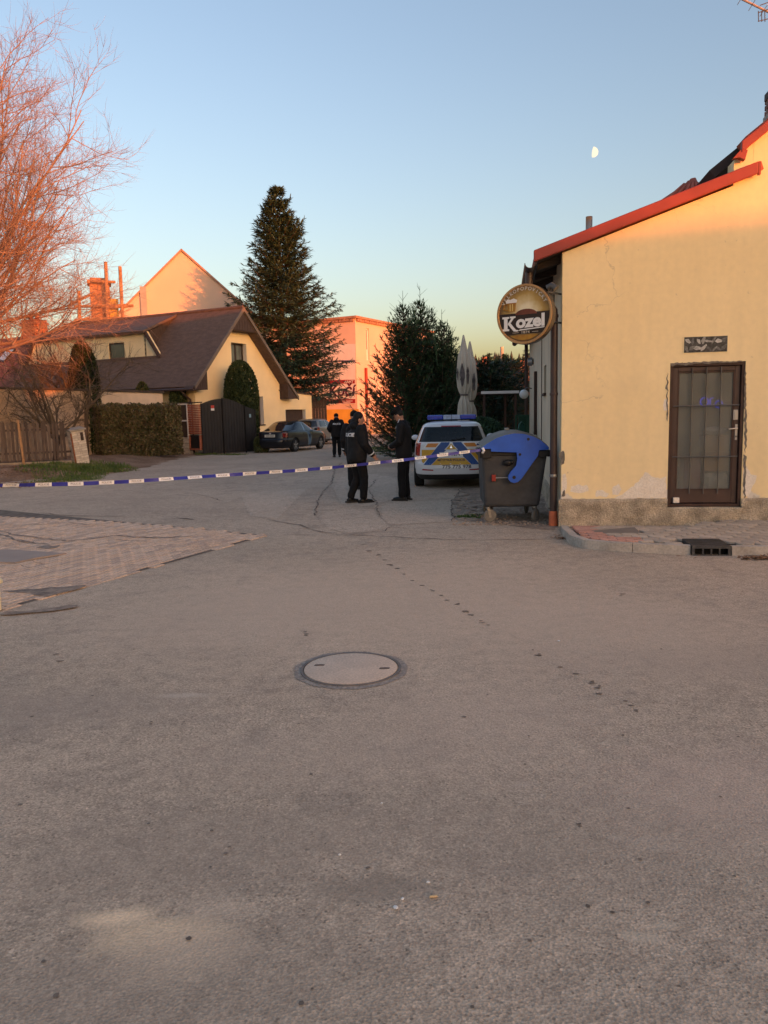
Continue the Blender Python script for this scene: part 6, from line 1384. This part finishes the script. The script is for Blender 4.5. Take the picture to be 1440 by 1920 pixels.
# chimney stack under scaffolding seen through the twigs
sc0 = P(192,620,46); tz = P(192,523,46).z
sfd = thing('scaffolded_chimney', 'old brick chimney wrapped in timber scaffolding behind the bare tree', 'chimney', (sc0.x, sc0.y, 0), R(20))
M_ob = mat('stack_brick', (.36,.17,.10), rough=.9, col2=(.46,.24,.14), vscale=3, bump=.5, bscale=9)
MB().box(-.55,.55,-.5,.5,0,tz-.35).box(-.66,.66,-.6,.6,tz-.35,tz-.15).box(-.5,.5,-.45,.45,tz-.15,tz).build('stack', M_ob, sfd, bevel=.03)
M_pol = mat('scaffold_timber', (.42,.22,.12), rough=.85, var=.25, vscale=4)
def pp(px, py): q = P(px, py, 45.2)-sfd.location; c, s = math.cos(-R(20)), math.sin(-R(20)); return Vector((q.x*c-q.y*s, q.x*s+q.y*c, q.z))
for (x0,y0_,x1,y1_) in ((198,491,204,640),(225,500,232,640),(148,545,150,640)): MB().tube([pp(x0,y0_), pp(x1,y1_), Vector((pp(x1,y1_).x, pp(x1,y1_).y, 0))], .10, 7).build('pole', M_pol, sfd)
for (x0,y0_,x1,y1_) in ((130,572,178,548),(140,575,240,572),(172,527,216,529),(200,577,250,573),(140,600,236,596)): MB().tube([pp(x0,y0_), pp(x1,y1_)], .08, 6).build('ledger', M_pol, sfd)
MB().box(.45,.95,-.75,-.68,tz-2.6,tz-1.2).build('board', mat('yellow_board', (.50,.34,.09), rough=.8), sfd)


# tall gable behind
gbY = 54.2; gp = [P(x, y, gbY) for x, y in ((340,471),(212,611),(212,660),(505,660),(505,612))]
gbl = thing('tall_gable_building', 'tall plain gabled building catching orange sunlight behind the yellow house', 'building', (gp[0].x, gbY, 0), R(16))
M_gb = mat('gable_plaster', (.64,.50,.41), rough=.92, var=.05, vscale=.4)
q = [(p.x-gp[0].x, p.z) for p in gp]; zl_ = q[1][1]; zr_ = q[4][1]
MB().prism([(q[1][0],0),(q[4][0],0),(q[4][0],zr_),(0,q[0][1]),(q[1][0],zl_)], 0, 14, 'y').build('wall', M_gb, gbl)
for (xa, za) in ((q[1][0]-.2, zl_-.2), (q[4][0]+.2, zr_-.18)):
    n_ = Vector((-(q[0][1]-za), 0, -xa)).normalized(); n_ = n_ if n_.z > 0 else -n_
    MB().slab([(xa,-.12,za+.16),(0,-.12,q[0][1]+.16),(0,14.2,q[0][1]+.16),(xa,14.2,za+.16)], n_, .12).build('roof', mat('gable_roof', (.40,.25,.19), rough=.85, var=.15), gbl)
a = P(266,548,gbY).x-gp[0].x; b = P(277,548,gbY).x-gp[0].x; MB().box(a,b,-.16,-.002,0,P(270,541,gbY).z).build('flue', mat('grey_flue', (.36,.34,.34), rough=.8, var=.1), gbl)

# ------------------------------------------------------------------ orange office building with banner
OA = R(-28.1); OO = Vector((-1.97,63,0)); OX = Vector((math.cos(OA), math.sin(OA), 0)); OY = Vector((-math.sin(OA), math.cos(OA), 0))
def onO(px, py): q = plane_hit(px, py, OO, OY)-OO; return q.dot(OX), q.z
def onR(px, py): q = plane_hit(px, py, OO, OX)-OO; return q.dot(OY), q.z
ob = thing('orange_building', 'two storey orange plastered building with advertising banner at the end of the lane', 'building', OO, OA)
M_op = mat('orange_plaster', (.68,.48,.38), rough=.92, var=.05, vscale=.5); M_oc = mat('cornice_brick', (.40,.20,.13), rough=.9, var=.25, vscale=3)
oh = onO(673,596)[1]; wA, wB = onR(686,615), onR(693,676)
wl = MB().box(-16,0,0,.3,0,oh).box(-.3,0,wB[0],15,0,oh).box(-.3,0,.3,wA[0],0,oh).box(-.3,0,wA[0],wB[0],0,wB[1]).box(-.3,0,wA[0],wB[0],wA[1],oh).box(-16,-15.7,.3,15,0,oh).box(-15.7,-.3,14.7,15,0,oh)
wl.build('wall', M_op, ob)
MB().box(-16.3,.25,-.25,15.2,oh,oh+.18).build('flat_roof', M_oc, ob); r_ = random.Random(1)
for i in range(46): MB().box(-.4-i*.35+.02,-.4-i*.35+.30,-.18,-.01,oh-.22,oh-.02).build('cornice_brick', M_oc, ob) if i < 30 else None
for i in range(34): MB().box(.01,.18,.1+i*.4,.1+i*.4+.32,oh-.22,oh-.02).build('cornice_brick', M_oc, ob)
f_ = MB().box(-.2,-.1,wA[0],wA[0]+.12,wB[1],wA[1]).box(-.2,-.1,wB[0]-.12,wB[0],wB[1],wA[1]).box(-.2,-.1,wA[0],wB[0],wA[1]-.12,wA[1]).box(-.2,-.1,wA[0],wB[0],wB[1],wB[1]+.9).build('window', M_rev, ob); MB().box(-.16,-.15,wA[0]+.12,wB[0]-.12,wB[1]+.9,wA[1]-.12).build('pane', glass('office_pane', (.2,.2,.22), .1), f_)
def flat(l, off, nm, m_, par, fn=onO): pts = [fn(x, y) for x, y in l]; return MB().prism(pts, -off, -off+.012, 'y').build(nm, m_, par)
bn = flat([(600,645),(667,645),(667,757),(600,760)], .05, 'banner', mat('banner_white', (.72,.66,.64), rough=.6, var=.05), ob)
flat([(600,676.5),(666,675.5),(666,678),(600,679)], .07, 'banner_line', mat('banner_violet', (.08,.02,.14), rough=.6), bn)
flat([(600,713),(666,712),(666,719),(600,720)], .07, 'red_strip', mat('banner_red', (.30,.02,.03), rough=.6), bn); flat([(600,749),(667,748),(667,756),(600,757)], .07, 'red_strip', bpy.data.materials['banner_red'], bn)
tx, tz_ = onO(648,733); text_mb('Kočí', 1.25, fn=lambda x, y: (tx-.35+x*1.0, -.075, tz_+y), bold=.03, shear=.15).build('banner_lettering', mat('banner_maroon', (.10,.01,.04), rough=.6), bn)
tx2, tz2 = onO(655,716); text_mb('ARAT', .26, fn=lambda x, y: (tx2+x*1.3, -.085, tz2+y), bold=.008).build('banner_lettering', M_rev, bn)
for (x0, x1, y_) in ((640,662,751.5),(644,658,754)): flat([(x0,y_),(x1,y_-.3),(x1,y_+.8),(x0,y_+1.1)], .085, 'banner_line', M_rev, bn)
flat([(610,768),(668,767),(673,767),(673,822),(610,824)], .03, 'yellow_panel', mat('yellow_paint', (.62,.36,.06), rough=.8, var=.12, vscale=.8), ob)
yy, z_ = onR(684,690); MB().tube([(.12,yy,z_),(.12,yy,2.2)], .12, 8).build('red_downpipe', mat('pipe_red', (.34,.05,.03), rough=.6), ob); MB().tube([(.12,yy,2.2),(.12,yy,0)], .10, 8).build('grey_downpipe', M_steel, ob)
MB().box(0,.25,2,12,0,1.0).build('stone_base', M_plinth, ob)
MB().box(-16,-1.5,-7,-6.7,0,2.4).build('yard_fence', M_hb, ob) if False else None
df = thing('dark_yard_gate', 'dark timber yard gate beside the garage wing of the yellow house', 'gate', HO+HX*7.1+HY*.4, R(8))
for i in range(7): MB().box(.02+i*.17,.02+i*.17+.16,0,.04,.05,2.7).build('board', M_hb, df)
MB().box(.02,1.2,.041,.08,.5,.6).box(.02,1.2,.041,.08,2.1,2.2).build('rail', M_hb, df)
# ------------------------------------------------------------------ garden wall, fence, pillar, gate
M_gw = mat('garden_render_shaded', (.46,.34,.24), rough=.95, col2=(.34,.25,.18), vscale=1.6, fine=.15, fscale=12, bump=.4, bscale=14); M_gw2 = mat('garden_render_light', (.60,.47,.36), rough=.95, var=.12, vscale=1.4, bump=.3, bscale=14); M_cop = mat('coping', (.06,.045,.04), rough=.9, var=.25)  # darker brown of the left wall holds weathering and painted tree shade
def wallseg(name, label, A, B, h, z0, m, th=.28, cop=True):
    A, B = Vector(A), Vector(B); d = B-A; l = d.length; t = thing(name, label, 'wall', (A.x, A.y, z0), math.atan2(d.y, d.x)); MB().box(0,l,-th/2,th/2,-.3,h-z0).build('render', m, t)
    if cop: MB().box(-.04,l+.04,-th/2-.06,th/2+.06,h-z0+.002,h-z0+.09).build('coping', M_cop, t)
    return t
WA, WM, WB = (-15.6,24.2), (-11.95,31.45), (-10.35,36.3)
wallseg('garden_wall', 'weathered brown garden wall with tree shade in its colour behind the picket fence', WA, WM, 2.86, .2, M_gw)
wallseg('garden_wall', 'light rendered garden wall behind the clipped hedge', (WM[0]+.05,WM[1]+.1), WB, 2.86, .1, M_gw2, .34)
# picket fence
FA, FB = Vector((-10.55,26.15)), Vector((-14.6,24.35)); fd = (FB-FA).normalized(); fl = (FB-FA).length
pf = thing('picket_fence', 'weathered brown picket fence on a low concrete kerb', 'fence', (FA.x, FA.y, 0), math.atan2(fd.y, fd.x))
M_pk = [mat('picket_%d' % i, c, rough=.9, var=.25, vscale=6, stretch=(4,4,.6)) for i, c in enumerate(((.085,.06,.048),(.12,.088,.07),(.065,.046,.038),(.16,.12,.095)))]
MB().box(0,fl,-.12,.12,-.1,.36).build('kerb', mat('fence_kerb', (.30,.24,.18), rough=.95, var=.2, vscale=3), pf)
for z in (.62,1.38): MB().box(0,fl,-.06,-.025,z,z+.07).build('rail', M_pk[2], pf)
r_ = random.Random(6); x = .15; i = 0
while x < fl-.1:
    h = 1.66+r_.uniform(-.07,.06); w_ = .082; tl = r_.uniform(-.03,.03); MB().prism([(x,.40),(x+w_,.40),(x+w_+tl,h-.05),(x+w_/2+tl,h),(x+tl,h-.05)], -.022, .0, 'y').build('picket', M_pk[r_.choice((0,0,1,2,0,1,3 if i % 9 == 0 else 0))], pf); x += .112; i += 1
q0, q1 = P(33,787,25.35), P(45,868,25.35); qv = Vector((q1.x,q1.y,q1.z)); po = thing('leaning_post', 'bare orange brown post leaning against the picket fence', 'post', (q1.x, q1.y, .22)); MB().tube([(0,0,-.05), (q0.x-q1.x, 0, q0.z-.22)], .042, 8).build('shaft', mat('raw_timber', (.36,.20,.10), rough=.85, var=.2, vscale=5), po, 40)
# white brick pillar with meter box, leaning
bp = G(152,869,.22); pil = thing('brick_pillar', 'leaning white brick pillar with rusty pipe at the end of the picket fence', 'pillar', (bp.x, bp.y, .14), R(42)); pil.rotation_euler = (R(6), R(-8), R(42))
M_wb = [mat('white_brick_%d' % i, c, rough=.9, var=.12, vscale=9, bump=.4) for i, c in enumerate(((.60,.54,.46),(.52,.46,.39),(.66,.60,.52)))]; Sz = .225
MB().box(-Sz+.012,Sz-.012,-Sz+.012,Sz-.012,0,1.24).build('core', M_mor, pil)
for k in range(16):
    for i in range(2):
        z = k*.078; e = .0 if k % 2 else .0; a = -Sz+i*Sz+(.0 if k % 2 else 0)
        lo_, hi_ = ((-Sz, .03) if i == 0 else (.04, Sz)) if k % 2 else ((-Sz, -.04) if i == 0 else (-.03, Sz))
        MB().box(lo_,hi_,-Sz,-Sz+.03,z,z+.068).build('brick', M_wb[(k+i) % 3], pil, bevel=.004, seg=1)
        MB().box(-Sz,-Sz+.03,max(lo_,-Sz+.031),hi_,z,z+.068).build('brick', M_wb[(k*2+i+1) % 3], pil, bevel=.004, seg=1)
MB().box(-Sz-.05,Sz+.05,-Sz-.05,Sz+.05,1.255,1.31).build('cap', mat('pillar_cap', (.32,.29,.25), rough=.9), pil); MB().tube([(-Sz-.03,-Sz-.03,0),(-Sz-.03,-Sz-.03,1.2)], .03, 8).build('rusty_pipe', mat('rust', (.24,.09,.04), rough=.9, var=.25, vscale=9), pil); MB().box(.06,.16,-Sz-.012,-Sz-.001,.9,1.18).build('meter_window', M_hf, pil)
# gate pillar with letter boxes
g0 = G(342,852); g1 = G(380,853); gv = Vector((g1.x-g0.x, g1.y-g0.y)); gp_ = thing('letterbox_pillar', 'white framed letterbox pillar with terracotta slats beside the black gate', 'pillar', (g0.x, g0.y, 0), math.atan2(gv.y, gv.x)); gl = gv.length; hh = P(342,757,g0.y).z
M_tc = mat('terracotta_slat', (.36,.12,.07), rough=.75, var=.15, vscale=5); wx = gl*.46
MB().box(0,.06,-.12,.12,0,hh).box(wx-.06,wx,-.12,.12,.75,hh).box(.06,wx-.06,-.12,.12,hh-.06,hh).box(.06,wx-.06,-.12,.12,hh-.82,hh-.75).build('frame', M_rev, gp_)
for a, b in ((.82,hh-.82),(hh-.75,hh-.06)): MB().box(.06,wx-.06,-.05,.05,a,b).build('dark_pane', M_hf, gp_)
for k in range(10):
    for i in range(2): MB().box(.062+i*(wx-.06)/2,.055+(i+1)*(wx-.06)/2,-.11,.11,.02+k*.078,.088+k*.078).build('brick', M_wb[(k+i) % 3], gp_)
for k in range(17): MB().box(wx+.01,gl-.01,-.10,.06,.95+k*(hh-1.0)/17,.95+(k+.82)*(hh-1.0)/17).build('slat', M_tc, gp_)
MB().box(wx+.01,gl-.01,-.11,.06,.22,.30).box(wx+.01,wx+.06,-.11,.06,.30,.90).box(gl-.06,gl-.01,-.11,.06,.30,.90).build('box_frame', M_tc, gp_); MB().box(wx+.06,gl-.06,-.05,.06,.30,.90).build('letterbox', M_blackp, gp_); MB().box(0,gl,-.13,.13,hh+.002,hh+.05).build('cap', M_cop, gp_)
# black gate in three leaves with an arched top
gc = [G(382,853), G(421,851), G(462,848.5), G(481,847)]; tops = [P(382,757,gc[0].y).z, P(420,747,gc[1].y).z, P(461,761,gc[2].y).z, P(480,768,gc[3].y).z]
gate = thing('black_gate', 'black boarded gate with arched top and a small red white notice', 'gate', tuple(gc[0])); M_bg = mat('black_stain', (.016,.015,.016), rough=.6, var=.3, vscale=4, stretch=(5,5,.5)); 
for k in range(3):
    A, B = gc[k]-gc[0], gc[k+1]-gc[0]; d = B-A; l = d.length; n_ = max(4, int(l/.14)); d.normalize(); nn_ = Vector((d.y,-d.x,0))
    for i in range(n_):
        u0, u1 = i/n_+.004, (i+1)/n_-.004; tp = lambda u: (tops[k]+(tops[k+1]-tops[k])*(math.sin(u*math.pi/2) if k == 0 else (1-math.cos(u*math.pi/2)) if k == 1 else u))
        p0, p1 = A+d*l*u0, A+d*l*u1; MB().slab([p0+Vector((0,0,.06)), p1+Vector((0,0,.06)), p1+Vector((0,0,tp(u1))), p0+Vector((0,0,tp(u0)))], nn_, .03).build('plank', M_bg, gate)
    for u in (0,1): q = A+d*l*u; MB().tube([q+Vector((0,0,0)), q+Vector((0,0,tops[k+u]+.02))], .04, 6).build('stile', M_bg, gate)
    MB().slab([A-nn_*.032+Vector((0,0,.5)), B-nn_*.032+Vector((0,0,.5)), B-nn_*.032+Vector((0,0,.62)), A-nn_*.032+Vector((0,0,.62))], nn_, .04).build('rail', M_bg, gate)
d = (gc[1]-gc[0]).normalized(); nn_ = Vector((d.y,-d.x,0)); q = d*((gc[1]-gc[0]).length*.45)+nn_*.012+Vector((0,0,2.1))
nt1 = MB().slab([q, q+d*.16, q+d*.16+Vector((0,0,.14)), q+Vector((0,0,.14))], nn_, .008).build('notice_red', mat('notice_red', (.45,.05,.04), rough=.6), gate); q2 = q-Vector((0,0,.10)); MB().slab([q2, q2+d*.16, q2+d*.16+Vector((0,0,.098)), q2+Vector((0,0,.098))], nn_, .008).build('notice_white', M_rev, gate)
d = (gc[3]-gc[2]).normalized(); nn_ = Vector((d.y,-d.x,0)); q = gc[2]-gc[0]+d*.3+nn_*.012+Vector((0,0,1.65)); MB().slab([q, q+d*.12, q+d*.12+Vector((0,0,.16)), q+Vector((0,0,.16))], nn_, .008).build('house_number', mat('enamel', (.25,.40,.50), rough=.4), gate)

# ------------------------------------------------------------------ folded parasols and terrace things
M_par = mat('parasol_cloth', (.56,.52,.44), rough=.9, col2=(.47,.43,.36), vscale=3, bump=.3, bscale=20); M_prn = mat('parasol_print', (.10,.085,.085), rough=.9, var=.3, vscale=8)
def parasol(px, py, Y, lab, seed):
    rr_p = .217; tp = P(px, py, Y); t = thing('folded_parasol', lab, 'parasol', (tp.x, tp.y, 0), seed, 'folded beer garden parasols'); H = tp.z; s = lambda y: (tp.z-(y-py)*Y/FPX)
    MB().lathe([(.03,0),(.03,H-.1)], 10).build('pole', M_steel, t, 40); MB().lathe([(.32,0),(.32,.06),(.06,.10),(.05,.35)], 20).build('base', M_kerb, t, 40)
    prof = [(H,.02),(H-.06,.04),(s(py+14),.075),(s(py+30),.125),(s(py+33),.15),(s(py+38),.175),(s(py+48),.19),(s(py+64),.205),(s(py+80),.21),(s(py+95),.195),(s(py+104),.15),(s(py+109),.10),(s(py+114),.115),(s(py+125),.18),(s(py+140),.205),(s(py+156),.215)]
    mb = MB(); n_ = 56; k = len(prof)*3
    def prf(u): x = u*(len(prof)-1); i = min(len(prof)-2, int(x)); f = x-i; f = f*f*(3-2*f); return prof[i][0]+(prof[i+1][0]-prof[i][0])*f, prof[i][1]+(prof[i+1][1]-prof[i][1])*f
    for i in range(k):
        z, rr = prf(i/(k-1)); rr *= .86
        for j in range(n_): a = 2*math.pi*j/n_; m_ = 1+.20*math.sin(a*8+.6*math.sin(z*3+seed))*min(1, rr/.12)+.07*noise.noise((math.cos(a)*2, math.sin(a)*2, z*2.5+seed)); mb.v.append((rr*m_*math.cos(a), rr*m_*math.sin(a), z+(.03*math.sin(a*8) if i == k-1 else 0)))
    for i in range(k-1):
        for j in range(n_): mb.f.append([i*n_+j, (i+1)*n_+j, (i+1)*n_+(j+1) % n_, i*n_+(j+1) % n_]); mb.m.append(0)
    co = mb.build('canopy', M_par, t, True); MB().lathe([(.118,-.02),(.12,.02)], 20, (0,0,s(py+109))).build('strap', M_prn, t, 40)
    for z0, z1, a0, w_ in ((s(py+94),s(py+52),-1.9,.36),(s(py+90),s(py+58),-1.1,.26),(s(py+82),s(py+60),-2.7,.22)):
        pr = MB(); Lp, Rp = [], []
        for q in range(9):
            zz = z0+(z1-z0)*q/8; aw = w_*(.25+.75*math.sin(math.pi*q/8))*rnd.uniform(.6,1.1); Lp.append((rr_p*math.cos(a0-seed-aw), rr_p*math.sin(a0-seed-aw), zz)); Rp.append((rr_p*math.cos(a0-seed+aw), rr_p*math.sin(a0-seed+aw), zz))
        pr.add(Lp+Rp, [(i, 9+i, 10+i, i+1) for i in range(8)]); pr.build('print', M_prn, co)
parasol(869,628,22.6,'nearer left folded parasol of greyish canvas behind the police car',.0); parasol(881,640,23.6,'folded parasol standing close behind the nearer folded parasol',.7)
ps = P(903,736,26); pe = P(972,735,26); sh = thing('terrace_shelter', 'dark terrace shelter with white roof edge behind the waste container', 'shelter', (ps.x, ps.y, 0)); wd = pe.x-ps.x
MB().box(0,wd,0,2.4,ps.z-.05,ps.z+.03).build('roof', M_brown2, sh); MB().box(-.02,wd+.02,-.03,-.002,ps.z-.05,ps.z+.04).build('white_edge', M_rev, sh)
for x in (.05,wd-.13):
    for y in (.05,2.2): MB().box(x,x+.08,y,y+.08,0,ps.z-.052).build('post', M_brown2, sh)
bq = P(966,778,21); be = P(992,778,21); t = thing('green_garden_gate', 'dark green slatted gate beside the pub side wall', 'gate', (bq.x, bq.y, 0)); M_grn = mat('green_paint', (.015,.06,.035), rough=.6, var=.2); wd = be.x-bq.x
MB().box(0,wd,0,.04,bq.z-.05,bq.z).box(0,wd,0,.04,.2,.26).box(0,.05,0,.04,0,bq.z-.05).box(wd-.05,wd,0,.04,0,bq.z-.05).build('frame', M_grn, t)
for i in range(6): MB().box(.09+i*(wd-.15)/6,.09+i*(wd-.15)/6+.05,.005,.03,.26,bq.z-.05).build('slat', M_grn, t)
cq = P(993,803,18.5); t = thing('garden_chair', 'green plastic garden chair against the pub side wall', 'chair', (cq.x+.02, cq.y, 0), R(62)); M_pl = mat('green_plastic', (.02,.10,.075), rough=.45, var=.1)
MB().box(-.24,.24,-.22,.22,.40,.43).build('seat', M_pl, t, bevel=.01)
for x in (-.21,.19):
    for y in (-.2,.18): MB().box(x,x+.03,y,y+.03,0,.399).build('leg', M_pl, t)
zt_ = cq.z+.15
for i in range(6): x = -.2+i*.08; MB().box(x-.02,x+.02,.20,.225,.43,zt_-.10*abs(i-2.5)/2.5-.03).build('back_slat', M_pl, t)
MB().tube([(-.24,.21,.43),(-.24,.22,zt_-.18),(-.15,.22,zt_-.04),(0,.22,zt_),(.15,.22,zt_-.04),(.24,.22,zt_-.18),(.24,.21,.43)], .02, 6).build('back_frame', M_pl, t, True)

# ------------------------------------------------------------------ far hillside
M_hill = mat('far_slope', (.11,.10,.06), rough=1, col2=(.075,.08,.045), vscale=.03, space='World')
hz = lambda x, y: max(-.2, 21*sst((y-120)/260)*(.75+.25*math.sin(x*.011+.6))+3*noise.noise((x*.01, y*.01, 0))*sst((y-120)/100))
h = MB(); nx, ny = 70, 30
for j in range(ny+1):
    y = 100+700*(j/ny)**1.3
    for i in range(nx+1): x = -600+1300*i/nx; h.v.append((x, y, hz(x, y)-.2))
for j in range(ny):
    for i in range(nx): a = j*(nx+1)+i; h.f.append([a, a+1, a+nx+2, a+nx+1]); h.m.append(0)
struct('hills', h, M_hill, True)
def far_house(px0, px1, pyr, pye, Y, lab, depth=9, wall=None, rot=0):
    a, b = P(px0, pyr, Y), P(px1, pyr, Y); ze = P((px0+px1)/2, pye, Y).z; t = thing('far_house', lab, 'house', ((a.x+b.x)/2, Y, 0), rot, 'red roofed houses in the distance'); w_ = (b.x-a.x)/2; zr = a.z
    MB().box(-w_+.3,w_-.3,0,depth,-2,ze).build('wall', wall or M_rev, t); zr_ = zr
    MB().slab([(-w_,-.5,ze-.2),(w_,-.5,ze-.2),(w_,depth/2,zr_),(-w_,depth/2,zr_)], Vector((0,-(zr_-ze),depth/2)).normalized(), .25).slab([(w_,depth+.5,ze-.2),(-w_,depth+.5,ze-.2),(-w_,depth/2+.01,zr_),(w_,depth/2+.01,zr_)], Vector((0,(zr_-ze),depth/2)).normalized(), .25).build('roof', mat('far_tile', (.42,.16,.10), rough=.9, var=.2, vscale=.6), t)
    for i in (-1, 1): MB().box(i*w_*.45-.5,i*w_*.45+.5,-.03,-.004,max(1,ze-2.2),max(2,ze-.8)).build('window', M_hf, t)
    MB().box(w_*.2,w_*.2+.7,depth*.4,depth*.4+.7,zr-1.2,zr+.7).build('chimney', M_brk[1], t)
far_house(889,925,675,690,120,'small sunlit red roofed house in the distance right of the parasols'); far_house(950,1010,684,697,95,'long red roofed house beyond the olive pine', wall=M_op); far_house(952,1012,703,735,70,'nearer dull red roof behind the olive pine', wall=M_hb)
for i, (px, py, Y) in enumerate(((914,665,260),(919,664,255),(934,668,265),(946,664,270),(949,667,262),(961,676,250),(968,680,255),(977,672,245),(980,676,250),(987,658,230),(991,663,240),(905,674,258))):
    ap = P(px, py, Y); zb = hz(ap.x, ap.y)-.3; Hh = max(5, ap.z-zb)
    spruce('far_spruce', 'distant spruce silhouetted on the hill, number %d from the left' % (i+1) if False else ['leftmost distant spruce pair member nearest the parasols','distant spruce just right of the leftmost pair','distant spruce left of the factory chimney','distant spruce right of the factory chimney','lower distant spruce touching the factory chimney','short distant spruce in the middle of the hill','small distant spruce right of the hill middle','distant spruce left of the pub sign bracket','distant spruce just below the pub sign','tall distant spruce beside the pub downpipe','distant spruce half hidden by the pub downpipe','short distant spruce by the small red roof'][i], (ap.x, ap.y, zb), Hh, Hh*.2, 50+i, M_cf, M_bark, whorls=12, per=6, tw=5, size=3.2, z0=.1, droop=.3, tipup=.2, group='spruces on the far hill')
wd_ = MB(); r_ = random.Random(77)
for _ in range(900):
    x, y = r_.uniform(-260,330), r_.uniform(270,420); z = hz(x, y)-.3; hgt = r_.uniform(4,8); rr = hgt*.24
    for k in range(3): wd_.lathe([(rr*(1-.28*k)*r_.uniform(.8,1.1), z+hgt*(.1+.27*k)), (.02, z+hgt*(.55+.225*k))], 6, (x, y, 0), cap=False)
tag(wd_.build('far_wood', leafmat('far_wood', (.045,.05,.035), (.085,.075,.05), vscale=.1)), 'distant wood covering the hill top', 'wood', kind='stuff')
fc = P(941,651,330); t = thing('factory_chimney', 'slim tall factory chimney on the horizon', 'chimney', (fc.x, fc.y, hz(fc.x, fc.y)-.5)); MB().lathe([(1.1,0),(.62,fc.z-hz(fc.x,fc.y)+.5)], 16).build('stack', mat('pale_concrete', (.45,.38,.32), rough=.9), t, 40); MB().lathe([(.70,fc.z-hz(fc.x,fc.y)-.2),(.70,fc.z-hz(fc.x,fc.y)+.6)], 16).build('collar', M_conc, t)

# moon: gibbous disc lit from the right
mq = P(1112,285,4000); mr_ = 10.4/FPX*4000*.9; mo = MB(); n_ = 40
rim = [(mr_*math.cos(a), 0, mr_*math.sin(a)) for a in [math.pi/2-math.pi*i/n_ for i in range(n_+1)]]; ter = [(-mr_*.22*math.cos(a), 0, mr_*math.sin(a)) for a in [-math.pi/2+math.pi*i/n_ for i in range(1, n_)]]
fr_ = rim+ter; bulge = [(x*.6, -mr_*.25*0-1.5, z*.6) for x, _, z in fr_]; k = len(fr_); mo.add(fr_+bulge+[(0,-2.0,0)], [(i, (i+1) % k, k+(i+1) % k, k+i) for i in range(k)]+[(k+i, k+(i+1) % k, 2*k) for i in range(k)])
m_o = mo.build('moon', emis('moonlight', (.95,.86,.66), .30), None, loc=mq); m_o.rotation_euler.y = R(8); tag(m_o, 'small pale gibbous moon in the blue sky over the pub', 'moon')

# unseen houses added behind the viewpoint to keep the low sun off the street
sd = Vector((SUN.x, SUN.y, 0)).normalized(); ax = Vector((-sd.y, sd.x, 0)); c0 = sd*45
HR = 4.2+50*math.tan(R(SUN_EL))
for x0, x1, hr, lab in ((-8,8.498,HR+1.1,'unseen middle height house added behind the viewpoint to cast shade'), (8.5,13.798,HR,'unseen lowest narrow house added behind the viewpoint to cast shade'), (13.8,33,HR+4.3,'unseen tallest house added behind the viewpoint to cast shade')):
    rw_ = thing('shade_house', lab, 'house', c0+ax*x0, math.atan2(ax.y, ax.x), 'unseen shade houses behind the viewpoint'); l = x1-x0
    MB().box(0,l,-4,4,0,hr-2.2).prism([(-4,hr-2.2),(4,hr-2.2),(0,hr-.1)], 0, .3, 'x').prism([(-4,hr-2.2),(4,hr-2.2),(0,hr-.1)], l-.3, l, 'x').build('wall', M_op, rw_)
    for s_ in (-1, 1): MB().slab([(0,s_*4.5,hr-2.45),(l,s_*4.5,hr-2.45),(l,s_*.004,hr),(0,s_*.004,hr)], Vector((0,s_*2.4,4.5)).normalized(), .15).build('roof', M_nr, rw_)
    for i in range(max(1, int(l/4))): MB().box(1.2+i*4,2.2+i*4,3.99,4.03,1.2,2.8).build('window', M_hf, rw_)
